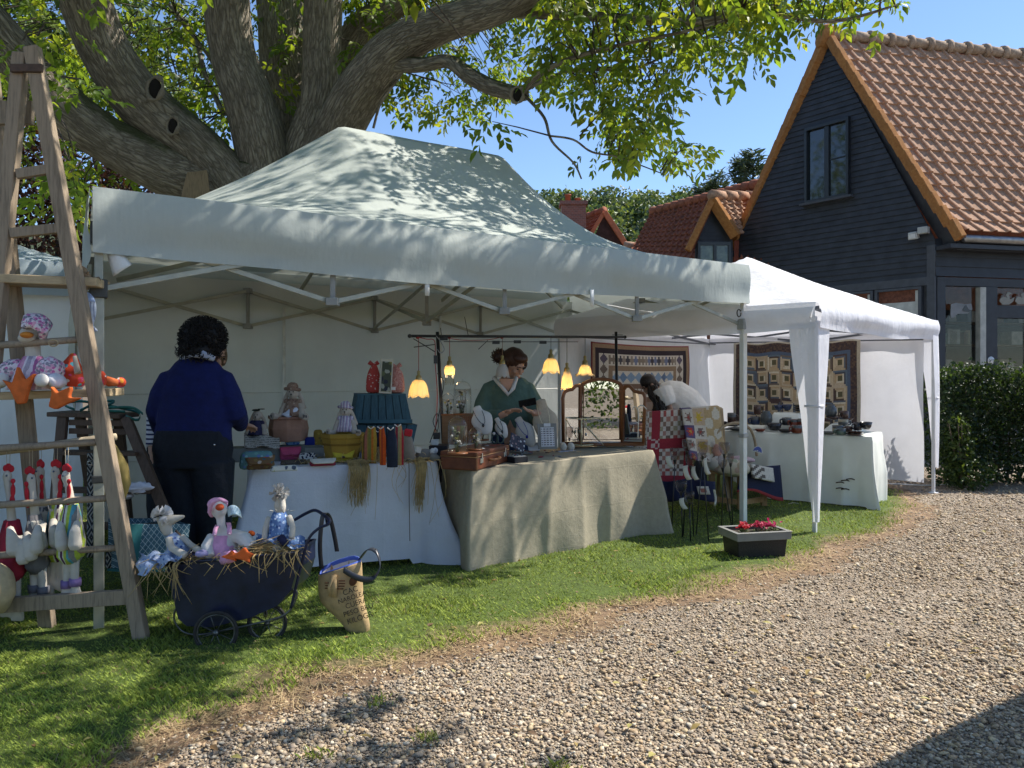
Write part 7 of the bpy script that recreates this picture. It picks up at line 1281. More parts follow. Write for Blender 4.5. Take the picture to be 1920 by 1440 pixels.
    wbox('plain wooden box under the two rear cloches', 829, 868, 779, 834, 6.15, 0); wbox('slatted wooden crate under the tallest cloche', 868, 893, 777, 832, 6.15, 7)
    cloche('glass cloche with sparse dark blooms on the plain wooden box', 840, 779, 737, 25, 6.2); cloche('tallest glass cloche, on the slatted crate, with a smaller one inside', 867, 778, 714, 35, 6.22); cloche('small glass cloche standing inside the tallest one', 864, 778, 741, 22, 6.2); tq = top(858, 851); cloche('large glass cloche of dried flowers at the suitcase end', 858, 851, 781, 38, tq.y); tq = top(891, 844); cloche('short glass cloche with a yellow bloom on the suitcase', 891, 844, 801, 27, tq.y); cloche('narrow arched cloche standing behind the suitcase', 905, 826, 785, 24, 6.25)
    # adaptor on a black box
    R = thing('black_box', 'black box carrying a white plug adaptor beside the black post', 'box', at(821, 905, 6.0)); b = MB(); p, q = at(804, 905, 5.95), at(838, 836, 5.95); b.box((p+q)/2+V(0, .1, 0), (q.x-p.x, .2, q.z-p.z)); b.build('body', M('black_card', (.012, .012, .016), .6), R, bevel=.004); b = MB(); c = at(815, 829, 6.0); b.box(c, (.055, .05, .045)); b.build('adaptor', M('white_plastic', (.6, .6, .58), .4), R, bevel=.005); b = MB(); b.box(at(819, 817, 6.0), (.05, .05, .05)); b.tube(spline([at(820, 810, 6.0), at(812, 790, 6.0), at(820, 775, 6.05), at(822, 800, 6.05), at(818, 812, 6.02)], 20), .004, 5); b.build('plug', BLK, R, bevel=.004)
    # necklace busts
    def bust(label, px, yb, yt, w_, Y, mat, lean, pend=None, nk=True):
        q = at(px, yb, Y); T = thing('necklace_bust', label, 'necklace bust', q); m = lambda t: mpx(t, Y); h = m(yb-yt); ax = V(lean, -.12, 1).normalized(); dn = V(-ax.z, 0, ax.x); P_ = lambda t: q+V(lean*h*t, .05*t, h*t)
        b = MB(); b.tube([P_(0), P_(.2), P_(.45), P_(.62), P_(.72), P_(.80), P_(.9), P_(1.0)], [m(w_*.16), m(w_*.34), m(w_*.50), m(w_*.50), m(w_*.36), m(w_*.22), m(w_*.19), m(w_*.22)], 18, ell=(1, .42), up=V(1, 0, 0)); b.build('form', mat, T, bevel=0, subsurf=1)
        b = MB(); nx = []
        for k in range(13): s = k/12*2-1; t = .86-.46*(1-s*s)**.7; pp = P_(t)+V(s*m(w_*.20)*(1+.6*(.86-t)), -m(w_*.21)-m(w_*.06)*(1-abs(s)), 0); nx.append(pp)
        b.tube(nx, .0022, 5); e = nx[6]; b.ell(e-V(0, .006, .012), (.011, .006, .014)); b.build('necklace', pend or EYE, T)
    WB = M('ivory_bust', (.56, .53, .48), .7, .05, 8, .2); bust('tall white necklace bust leaning toward the phone user, with a drop pendant', 916, 816, 762, 42, 6.1, WB, -.45); bust('small white necklace bust with a ring pendant behind the ring trays', 949, 822, 784, 24, 6.2, WB, -.5); bust('white necklace bust with a blue glass pendant', 1000, 838, 783, 36, 6.45, WB, -.55, M('blue_glass', (.01, .02, .30), .15, .1, 9, 0)); bust('tall natural linen necklace bust hung with fine chains', 1034, 842, 748, 50, 6.45, M('linen_bust', (.46, .38, .28), .9, .08, 40, .3), -.22, GOLDW)
    # earring card
    R = thing('earring_card', 'grey display board holding rows of tiny earrings', 'display board', at(1026, 843, 6.3)); b = MB(); Rt = rz(.25)@rx(-.16); c = at(1026, 818, 6.3); m = lambda t: mpx(t, 6.3); b.box(c, (m(37), .012, m(48)), Rt); b.build('board', M('grey_board', (.20, .20, .185), .8), R); b = MB(); b.box(c+Rt@V(0, -.009, -.006), (m(26), .006, m(36)), Rt); b.box(c+Rt@V(0, -.012, m(21)), (m(13), .006, m(6)), Rt); b.build('card', M('white_card', (.55, .56, .58), .7), R); b = MB()
    for i in range(8):
        for j in range(8): b.box(c+Rt@V((j-3.5)*m(3.05)+(m(.5) if j % 2 else -m(.5)), -.014, (3.5-i)*m(4.2)-.006), (m(1.7), .004, m(1.5)), Rt, col=random.choice([(.02, .02, .04), (.03, .03, .03), (.10, .05, .06), (.05, .07, .12)]))
    b.build('earrings', M('tiny_beads', vc=True, rough=.4, var=.1, bmp=0), R)
    # trays and small stock between suitcase and board
    def tray(label, px, py, w_, dpt, h, col, fill):
        q = spot(px, py, 2); T = thing('jewellery_tray', label, 'tray', q); W_ = mpx(w_, q.y); c = q+n2*dpt/2; b = MB(); b.box(c+V(0, 0, h/2), (W_, dpt, h), R2); b.build('tray', M('tray_%s' % col[0], col[1], .7, .1, 9), T, bevel=.003); b = MB(); b.box(c+V(0, 0, h+.001), (W_*.9, dpt*.86, .004), R2); b.build('pad', M('tray_pad', (.36, .36, .34), .9), T); b = MB()
        for k in range(fill): b.ell(c+R2@V(random.uniform(-.4, .4)*W_, random.uniform(-.36, .36)*dpt, h+.006), (.007, .006, .005), None, 6, 5, col=random.choice([(.05, .05, .06), (.3, .28, .24), (.35, .05, .06), (.12, .16, .22), (.45, .40, .25), (.02, .02, .02)]))
        b.build('rings', M('tiny_beads'), T)
    tray('black velvet box tray of rings beside the suitcase', 973, 868, 32, .22, .045, ('black', (.012, .013, .018)), 26); tray('open grey tray of small pins behind the black ring tray', 985, 852, 30, .16, .02, ('grey', (.15, .15, .15)), 26)
    R = thing('photo_easel', 'tilted photo card stand printed with pale and dark figures', 'card stand', at(972, 846, 6.2)); b = MB(); b.box(at(970, 830, 6.2), (mpx(34, 6.2), .008, mpx(28, 6.2)), rz(.5)@ry(.45)@rx(-.4)); b.build('card', floral('photo_print', (.06, .06, .08), [(.5, .5, .5), (.3, .2, .2), (.04, .04, .06)], 40, .35), R)
    R = thing('bead_ring', 'dark green bead hoops on a small stand behind the suitcase', 'bracelet', at(932, 836, 6.1)); b = MB()
    for px in (928, 938): c = at(px, 823, 6.1); b.tube([c+V(math.cos(a)*mpx(6, 6.1), math.sin(a)*.012, math.sin(a)*mpx(8, 6.1)) for a in np.linspace(0, 6.28, 16, endpoint=False)], .006, 6, closed=True)
    b.build('hoops', M('green_bead', (.03, .055, .045), .4), R); b = MB(); [b.ell(at(px, 813, 6.1), .012) for px in (926, 938)]; b.build('pearl', WB, R)
    for lb, px, py, rot in (('white folded price card leaning by the rings', 1001, 846, .3), ('second white card lying behind the price card', 1012, 842, -.2)): q = spot(px, py, 2); b = MB(); b.box(q+V(0, 0, .03), (.10, .003, .06), rz(rot)@rx(-.7)); b.build('price_card', M('white_card'), tg=(lb, 'card'))
    for k in range(26): q = spot(random.uniform(985, 1050), random.uniform(845, 857), 2); b = MB(); b.ell(q+V(0, 0, .004), (.016, .006, .004), rz(random.uniform(0, 3)), 8, 5); b.build('hair_pin', M('pin_%d' % (k % 4), [(.04, .04, .05), (.28, .24, .18), (.30, .04, .05), (.10, .13, .18)][k % 4], .4), tg=('small flat hair slide laid out in front of the earring board', 'hair slide', 'hair slides laid out on the beige cloth'))
    b = MB(); b.ell(spot(1014, 858, 2)+V(0, 0, .006), (.028, .012, .006), R2); b.build('red_slide', M('red_gloss', (.30, .02, .03), .3), tg=('glossy red oval slide at the table edge', 'hair slide'))
    # triple mirror
    Yc = 6.95; MI = thing('triple_mirror', 'antique three-part dressing table mirror in carved brown frames', 'mirror', at(1130, 835, Yc)); MIR = M('mirror_glass', (.85, .87, .86), .01, 0, 5, 0, metal=1.0)
    arch = lambda x0, x1, yb, ys, yt, n=12: [(x0, yb), (x1, yb), (x1, ys)]+[(lerp(x1, x0, t), ys-(ys-yt)*math.sin(PI*t)**.7) for t in np.linspace(.06, .94, n)]+[(x0, ys)]
    wingL = [(1054, 828), (1088, 828), (1089, 726), (1086, 722), (1078, 724), (1072, 730), (1064, 731), (1056, 735), (1053, 745)]; wingR = [(1167, 828), (1204, 828), (1207, 745), (1204, 737), (1196, 735), (1188, 733), (1180, 724), (1172, 724), (1168, 730)]
    for nm, out, Yo, rot in (('centre_frame', arch(1090, 1166, 830, 722, 711), Yc, 0), ('wing_frame', wingL, Yc, .5), ('wing_frame', wingR, Yc, -.5)):
        cx_ = {0: 1128, .5: 1089, -.5: 1167}[rot]; U_ = V(math.cos(rot), -math.sin(rot)*(1 if rot < 0 else 1)*(1), 0); U_ = V(math.cos(abs(rot)), (math.sin(.5) if rot > 0 else -math.sin(.5) if rot < 0 else 0), 0); C0 = at(cx_, 770, Yc); s = 1/math.cos(rot)*(.97 if rot else 1)
        pts = [(mpx(x-cx_, Yc)*s, mpx(770-y, Yc)) for x, y in out]; W3 = [C0+U_*x+V(0, 0, y) for x, y in pts]
        b = MB(); b.tube(W3, .016, 8, closed=True); cxm = sum(p_[0] for p_ in pts)/len(pts); czm = sum(p_[1] for p_ in pts)/len(pts); b.tube([C0+U_*(cxm+(x-cxm)*.9)+V(0, -.008, czm+(y-czm)*.94) for x, y in pts], .007, 6, closed=True); fo = b.build(nm, MAHO, MI)
        b = MB(); b.add(W3, [tuple(range(len(W3)))]); b.build('glass', MIR, fo); b = MB(); b.add([v+V(0, .012, 0) for v in W3], [tuple(range(len(W3)))]); b.build('rear_panel', MAHO, fo, solid=.006)
    b = MB(); b.beam(at(1054, 832, Yc), at(1206, 832, Yc), .12, .03); b.build('base', MAHO, MI, bevel=.005)
    # glass jewellery case
    q0, q1 = spot(1090, 838, 2), spot(1205, 829, 2); G = thing('glass_case', 'brass-edged glass jewellery case with earring stands inside', 'display case', q0.lerp(q1, .5)); u = (q1-q0); u.z = 0; Lw = u.length; u.normalize(); v = V(-u.y, u.x, 0); dp, hh = .2, .235; z0 = q0.z+.012; C_ = lambda a, e, z: V(q0.x, q0.y, z0)+u*(a*Lw)+v*(e*dp)+V(0, 0, z*hh)
    b = MB()
    for a, e in (((0, 0, 0), (1, 0, 0)), ((0, 1, 0), (1, 1, 0)), ((0, 0, 0), (0, 1, 0)), ((1, 0, 0), (1, 1, 0)), ((0, 1, 1), (1, 1, 1)), ((0, 0, 1), (1, 0, 1)), ((1, 0, 0), (1, 0, 1)), ((0, 0, 0), (0, 0, 1)), ((0, 1, 0), (0, 1, 1)), ((1, 1, 0), (1, 1, 1)), ((0, 0, 1), (0, 1, 1)), ((1, 0, 1), (1, 1, 1))): b.tube([C_(*a), C_(*e)], .006, 5)
    b.tube([C_(0, 0, .95), C_(.22, -.5, .0)], .004, 5); b.build('edging', GOLDW, G); b = MB(); b.add([C_(0, 0, 0), C_(1, 0, 0), C_(1, 0, 1), C_(0, 0, 1)], [(0, 1, 2, 3)]); b.build('pane', GLASS, G, solid=.002); b = MB(); b.add([C_(.02, .0, .7), C_(.60, -.25, .02), C_(.12, -.45, .02)], [(0, 1, 2)]); b.build('lid', GLASS, G, solid=.002)
    for k, (a, e, hz, cc) in enumerate(((.06, .5, .62, (.3, .28, .2)), (.2, .4, .5, (.5, .48, .45)), (.34, .3, .42, (.5, .2, .24)), (.5, .5, .55, (.12, .2, .18)), (.62, .3, .5, (.5, .12, .16)), (.76, .5, .85, (.5, .45, .25)), (.9, .4, .68, (.45, .32, .06)))):
        T = thing('earring_stand', ['tiny earring tee stand at the case end by the shells', 'earring tee stand with pearl drops', 'earring tee stand with pink drops', 'earring tee stand with dark green clusters', 'earring tee stand with red round drops', 'tallest earring tee stand with golden drops', 'earring tee stand with an amber leaf drop'][k], 'earring stand', C_(a, e, 0)); b = MB(); p0, p1 = C_(a, e, 0), C_(a, e, hz); b.tube([p0, p1], .0025, 5); b.tube([p1-u*.03, p1+u*.03], .0025, 5); b.lathe([(.012, 0), (.012, .004)], p0, 10); b.build('tee', GOLDW, T); b = MB(); [b.ell(p1+u*(s*.028)-V(0, 0, .03), (.011, .006, .016), None, 8, 6) for s in (-1, 1)]; b.build('earring', M('gem_%d' % k, cc, .25, .1, 9, 0), T)
    b = MB(); c = spot(1198, 836, 2)+n2*.05; b.box(c+V(0, 0, .035), (.17, .12, .07), R2); b.build('wooden_block', wood('block_wood', (.12, .07, .035), .5), tg=('dark wooden block at the far end of the jewellery table', 'block'), bevel=.006)
    for lb, px in (('scallop shell by the earring board', 1058), ('scallop shell beside the glass case', 1073)): q = spot(px, 845, 2)+n2*.02; b = MB(); b.ell(q+V(0, 0, .035), (.032, .02, .038), ry(-.3), 14, 10); b.build('shell', M('shell_white', (.64, .58, .48), .6, .1, 30), tg=(lb, 'shell'))
    q = spot(1150, 846, 2); R = thing('beaded_tray', 'long white mirrored tray of tiny beads along the sunlit table edge', 'tray', q); b = MB(); b.box(q+n2*.06+V(0, 0, .006), (.62, .12, .012), R2); b.build('tray', M('tray_white', (.6, .6, .62), .3, .05, 8), R, bevel=.004); b = MB()
    for k in range(120): b.ell(q+n2*.06+R2@V(random.uniform(-.3, .3), random.uniform(-.05, .05), .016), (.006, .006, .004), None, 6, 4, col=random.choice([(.6, .6, .6), (.5, .3, .35), (.2, .2, .3), (.55, .5, .35)]))
    b.build('beads', M('tiny_beads'), R)
    b = MB(); q = spot(1060, 848, 2); b.box(q+V(0, 0, .008), (.2, .07, .012), R2); b.build('pale_ruler', M('steel_blue', (.36, .38, .45), .4), tg=('flat pale grey strip lying by the earring board', 'strip'), bevel=.003); q = spot(1126, 842, 2); b = MB(); b.prism([(-.05, 0), (.06, 0), (.07, .05), (.02, .045)], q+n2*.03, V(1, 0, 0), V(0, 0, 1), .004); b.build('paper_sign', M('white_card'), tg=('small folded white paper in front of the glass case', 'paper'))
    T = thing('antler_jewel', 'curved white branch jewellery hanger beside the mirror wing', 'hanger', at(1196, 822, 6.8)); b = MB(); b.tube(spline([at(1196, 822, 6.75), at(1197, 780, 6.75), at(1196, 765, 6.75), at(1204, 760, 6.75), at(1213, 768, 6.75)], 14), .005, 6); b.tube(spline([at(1196, 768, 6.75), at(1190, 762, 6.75), at(1186, 768, 6.75)], 8), .004, 6); b.build('branch', M('bone_white', (.6, .56, .48), .6), T)
jewellery()
# ================================================================ people
SKIN = M('skin', (.46, .27, .19), .55, .08, 12, .1, 120, spec=.35); HAIRD = M('hair_black', (.010, .008, .008), .6, .4, 60, .5, 90); HAIRB = M('hair_brown', (.055, .022, .012), .5, .4, 60, .5, 90, stretch=(1, 1, .3))
def hand(b, w_, d, up, side, curl=.5, s=1.0):
    """palm, five unequal bent fingers and a thumb; d = pointing, up = palm normal, side = thumb side sign"""
    d = d.normalized(); ac = d.cross(up).normalized()*side; up = up.normalized(); M3 = Matrix((ac, d, up)).transposed()
    b.ell(w_+d*.045*s, (.040*s, .052*s, .017*s), M3, 12, 8); b.tube([w_-d*.05*s, w_+d*.02*s], [.026*s, .028*s], 10)
    for k, (o, ln) in enumerate(((.029, .072), (.010, .080), (-.010, .075), (-.028, .058))):
        p = w_+d*(.085-.006*abs(k-1.4))*s+ac*o*s; q = [p]; a = .15
        for j in range(3): a += curl*(.5+.15*k); p = p+(d*math.cos(a)+up*math.sin(a))*(ln*s*(.44, .32, .26)[j]); q.append(p)
        b.tube(q, [.0098*s, .0092*s, .0085*s, .007*s], 8); b.ell(q[-1], .0072*s, None, 8, 6)
    p = w_+d*.025*s+ac*.034*s; q = [p, p+(d*.5+ac*.8+up*.15).normalized()*.036*s]; q.append(q[-1]+(d*.8+ac*.35+up*.45).normalized()*.03*s); b.tube(q, [.0125*s, .011*s, .0085*s], 8); b.ell(q[-1], .0085*s, None, 8, 6)
def head(b, c, fwd, up, s=1.0, neck=None):
    fwd = fwd.normalized(); rt = fwd.cross(up).normalized(); up = rt.cross(fwd); Mx = Matrix((rt, fwd, up)).transposed(); P = lambda x, y, z: c+Mx@V(x*s, y*s, z*s)
    b.ell(P(0, -.012, .025), (.076*s, .094*s, .095*s), Mx, 16, 12); b.ell(P(0, .022, -.045), (.056*s, .060*s, .068*s), Mx, 14, 10); b.ell(P(0, .058, -.098), (.022*s, .018*s, .018*s), Mx)
    b.tube([P(0, .082, .012), P(0, .098, -.022), P(0, .104, -.034)], [.008*s, .012*s, .013*s], 8); b.ell(P(0, .088, -.064), (.022*s, .010*s, .009*s), Mx)
    for q in (-1, 1): b.ell(P(q*.078, -.008, -.012), (.010*s, .020*s, .032*s), Mx); b.ell(P(q*.036, .066, -.022), (.024*s, .018*s, .02*s), Mx); b.ell(P(q*.030, .084, .028), (.022*s, .010*s, .007*s), Mx)
    if neck is not None: b.tube([P(0, -.015, -.06), neck], [.052*s, .058*s], 12)
    return P, Mx
def face_bits(R, P, Mx, s=1.0):
    b = MB(); [b.ell(P(q*.031, .082, .008), (.011*s, .006*s, .0065*s), Mx, 8, 6) for q in (-1, 1)]; b.build('eye', EYE, R); b = MB(); [b.tube([P(q*.015, .096, .028), P(q*.03, .096, .034), P(q*.05, .084, .028)], .0035*s, 5) for q in (-1, 1)]; b.build('eyebrow', HAIRB, R)
    b = MB(); b.tube([P(-.02, .090, -.066), P(0, .098, -.062), P(.02, .090, -.066)], [.003*s, .006*s, .003*s], 6, ell=(1, .6)); b.build('mouth', M('lip', (.40, .13, .11), .5), R)
def curls(b, c, r, n, ln, w_=.008, low=-.5):
    for k in range(n):
        d = V(random.gauss(0, 1), random.gauss(0, 1), random.gauss(.2, 1)).normalized()
        if d.z < low: continue
        p = c+V(d.x*r[0], d.y*r[1], d.z*r[2])*.94; s, u = frame(d); t = random.uniform(0, 6.28); q = [p]
        for j in range(5): t += 1.1; q.append(p+d*ln*(j+1)*.2+(s*math.cos(t)+u*math.sin(t))*ln*.3)
        b.tube(q, [w_, w_, w_*.9, w_*.7, w_*.5, w_*.25], 5)
def blue_woman():
    Y = 4.85; R = thing('person', 'woman in royal blue jumper and dark jeans, seen from behind at the white table', 'person', at(380, 1108, Y)); p = lambda x, y, e=0: at(x, y, Y+e); m = lambda q: mpx(q, Y)
    b = MB(); P, Mx = head(b, p(388, 648, .05), V(.35, .9, -.25), V(0, .2, 1), 1.0, p(372, 690)); b.tube([p(372, 690), p(368, 760), p(362, 840)], [.08, .13, .13], 12)
    for a in ((p(318, 712), p(300, 765, .05), p(320, 800, .3)), (p(420, 720), p(446, 778, .05), p(452, 798, .3))): b.tube(a, [.045, .042, .034], 10)
    b.tube([p(335, 860), p(348, 965), p(350, 1090)], [.085, .065, .045], 10); b.tube([p(398, 860), p(400, 965), p(402, 1090)], [.085, .065, .045], 10); [b.ell(p(x, 1100, .05), (.045, .12, .04)) for x in (350, 403)]; hand(b, p(452, 798, .32), V(.25, .9, .0), V(0, .1, -1), -1, .5); hand(b, p(322, 800, .32), V(.2, .9, 0), V(0, .1, -1), 1, .5)
    soft(b, 'body', SKIN, R, .007, 3); face_bits(R, P, Mx)
    b = MB(); U = V(1, 0, 0); b.tube([p(372, 668), p(371, 682), p(370, 700), p(369, 730), p(367, 770), p(364, 800), p(362, 822)], [m(q) for q in (26, 42, 55, 68, 71, 70, 73)], 24, ell=(1, .56), up=U)
    b.tube([p(340, 698), p(318, 712), p(305, 740), p(295, 770, .02), p(303, 800, .16), p(322, 806, .28)], [m(12), m(21), m(23), m(21), m(19), m(15)], 14); b.tube([p(402, 697), p(418, 710), p(430, 740), p(443, 775, .0), p(448, 788, .14), p(451, 797, .28)], [m(12), m(20), m(22), m(20), m(18), m(14)], 14)
    b.build('jumper', M('royal_jumper', (.004, .009, .075), .9, .15, 20, .55, 15, .02), R, remesh=.009, smooth=6)
    b = MB(); b.tube([p(340, 672, -.03), p(358, 662, -.08), p(380, 664, -.09), p(402, 673, -.05)], [m(5), m(8), m(8), m(5)], 8, ell=(1, .6)); b.build('collar', M('pale_collar', (.42, .46, .58), .85), R)
    b = MB(); b.tube([p(362, 805), p(362, 840), p(361, 875)], [m(69), m(75), m(70)], 22, ell=(1, .62), up=U); b.tube([p(328, 865), p(345, 960), p(350, 1098)], [m(41), m(33), m(26)], 16); b.tube([p(398, 865), p(401, 960), p(402, 1098)], [m(41), m(33), m(26)], 16); b.build('jeans', M('black_denim', (.006, .009, .016), .85, .2, 40, .5, 14, .02), R, remesh=.01, smooth=4)
    b = MB(); [b.ell(p(x, 1100, .06), (.05, .13, .045)) for x in (350, 403)]; b.build('shoe', BLK, R); b = MB(); b.ell(p(402, 834, -.135), .006); b.build('jeans_rivet', M('chrome'), R)
    b = MB(); c = p(381, 634, .03); b.ell(c, (.132, .126, .122), None, 20, 14, amp=.12, fr=4); b.ell(p(372, 655, -.02), (.11, .09, .07), None, 16, 10, amp=.2, fr=5); curls(b, c, (.132, .126, .122), 900, .032, .0045, -.55); curls(b, p(374, 656, -.02), (.115, .10, .075), 260, .04, .0045, -.9); b.build('hair', HAIRD, R)
blue_woman()
def behind_person():
    Y = 5.55; R = thing('person', 'person in navy striped sleeves almost hidden behind the woman in royal blue', 'person', at(345, 1060, Y)); p = lambda x, y, e=0: at(x, y, Y+e); m = lambda q: mpx(q, Y)
    b = MB(); P, Mx = head(b, p(404, 668), V(.6, -.6, -.3), V(0, 0, 1), .92, p(375, 720)); b.tube([p(372, 720), p(350, 830)], [.09, .13], 12); b.tube([p(320, 740), p(287, 790), p(287, 850, -.1)], [.05, .042, .032], 10); b.tube([p(415, 740), p(418, 800), p(400, 840, -.1)], [.05, .042, .032], 10); hand(b, p(288, 852, -.1), V(.3, -.3, -1), V(1, 0, 0), 1, .4); hand(b, p(400, 842, -.1), V(-.3, -.3, -1), V(-1, 0, 0), -1, .4)
    b.tube([p(325, 870), p(320, 1055)], [.08, .05], 10); b.tube([p(375, 870), p(375, 1055)], [.08, .05], 10); soft(b, 'body', SKIN, R, .008, 3); face_bits(R, P, Mx, .92)
    b = MB(); b.tube([p(374, 706), p(370, 730), p(352, 790), p(340, 855)], [m(30), m(52), m(52), m(56)], 18, ell=(1, .6), up=V(1, 0, 0)); b.tube([p(325, 735), p(292, 785), p(287, 838, -.08)], [m(20), m(17), m(13)], 12); b.tube([p(412, 735), p(415, 795), p(402, 832, -.08)], [m(20), m(17), m(13)], 12); b.build('striped_top', stripes('breton', [(1.4, (.58, .58, .62)), (1, (.03, .035, .10))], 2, .032), R, remesh=.009, smooth=4)
    b = MB(); b.tube([p(338, 845), p(325, 950), p(320, 1060)], [m(62), m(50), m(34)], 14, ell=(1, .6), up=V(1, 0, 0)); b.build('trousers', M('black_denim'), R)
    b = MB(); b.ell(p(402, 658, .02), (.085, .09, .095), None, 14, 10, amp=.1); b.ell(p(417, 668, .0), (.03, .06, .07), None, 10, 8, amp=.1); b.build('hair', M('hair_light', (.12, .07, .035), .6, .4, 60, .4), R)
behind_person()
def phone_woman():
    Y = 6.8; R = thing('person', 'woman in sage green jumper looking down at her phone behind the jewellery table', 'person', at(960, 988, Y)); p = lambda x, y, e=0: at(x, y, Y+e); m = lambda q: mpx(q, Y); U = V(1, 0, 0)
    b = MB(); P, Mx = head(b, p(964, 684, -.03), V(.62, -.62, -.52), V(.2, -.3, 1), 1.1, p(948, 722, .02)); b.tube([p(950, 718), p(955, 770), p(960, 830)], [.08, .12, .13], 12)
    b.tube([p(918, 736), p(904, 786, -.1), p(942, 778, -.34)], [.05, .043, .030], 10); b.tube([p(990, 736), p(1008, 786, -.1), p(1003, 775, -.32)], [.05, .043, .030], 10)
    hand(b, p(946, 776, -.36), V(.9, -.15, .42), V(.2, -.3, -.8), -1, .30, 1.0); hand(b, p(1004, 774, -.34), V(-.85, -.3, .25), V(.1, -.2, 1), -1, .55, 1.0)
    b.tube([p(942, 840), p(944, 975)], [.085, .05], 10); b.tube([p(978, 840), p(978, 975)], [.085, .05], 10); soft(b, 'body', SKIN, R, .0055, 3); face_bits(R, P, Mx, 1.1)
    b = MB(); b.tube([p(950, 711), p(952, 718), p(954, 729), p(956, 750), p(958, 780), p(960, 800), p(961, 806)], [m(q) for q in (22, 35, 43, 46, 44, 42, 38)], 22, ell=(1, .6), up=U); b.tube([p(934, 717), p(920, 728), p(909, 756, -.02), p(902, 786, -.1), p(918, 784, -.24), p(940, 778, -.34)], [m(9), m(16), m(19), m(19), m(16), m(10)], 14); b.tube([p(970, 717), p(988, 728), p(1000, 756, -.02), p(1010, 785, -.1), p(1012, 786, -.22), p(1005, 777, -.31)], [m(9), m(15), m(18), m(18), m(15), m(10)], 14); b.build('jumper', M('sage_jumper', (.085, .145, .12), .95, .1, 16, .5, 16, .018), R, remesh=.009, smooth=5)
    b = MB(); b.tube([p(926, 708, -.08), p(940, 724, -.17), p(953, 740, -.20), p(962, 728, -.19), p(968, 708, -.1)], m(4), 6); b.build('collar', M('white_collar', (.62, .60, .56), .85), R); b = MB(); b.prism([(-14, 10), (14, 10), (7, -8), (0, -16), (-6, -8)], p(950, 720, -.168), V(mpx(1, Y), 0, 0), V(0, -mpx(.2, Y), mpx(1, Y)), .012); b.build('neckline', SKIN, R, bevel=.004)
    b = MB(); b.tube([p(960, 798), p(960, 830), p(960, 850)], [m(37), m(41), m(40)], 18, ell=(1, .62), up=U); b.tube([p(942, 840), p(944, 982)], [m(21), m(14)], 12); b.tube([p(979, 840), p(978, 982)], [m(21), m(14)], 12); b.build('jeans', M('blue_denim', (.018, .04, .10), .85, .2, 40, .3, 200), R, remesh=.01, smooth=3)
    b = MB(); b.ell(P(0, -.022, .045), (.098, .110, .100), Mx, 18, 12, amp=.05); b.ell(P(0, .03, .085), (.08, .07, .045), Mx, 14, 8, amp=.08); b.ell(P(.070, -.03, .015), (.03, .055, .068), Mx, 12, 8); b.ell(P(-.068, .01, .02), (.03, .068, .066), Mx, 12, 8); bc = p(937, 668, .02); b.ell(bc, (.062, .055, .058), None, 14, 10, amp=.25, fr=6); curls(b, bc, (.062, .055, .058), 60, .028, .005, -2); b.build('hair', HAIRB, R)
    T = thing('phone', 'black smartphone held by the woman in the sage green jumper', 'phone', p(989, 756, -.42)); b = MB(); Rt = ry(-.2)@rx(-.9); b.box(p(989, 755, -.43), (.145, .075, .009), Rt); b.build('body', M('phone_black', (.010, .010, .012), .2, 0, 5, 0), T, bevel=.003); b = MB(); b.box(p(989, 755, -.43)+Rt@V(0, 0, .006), (.13, .066, .002), Rt); b.build('screen', PANE, T)
phone_woman()
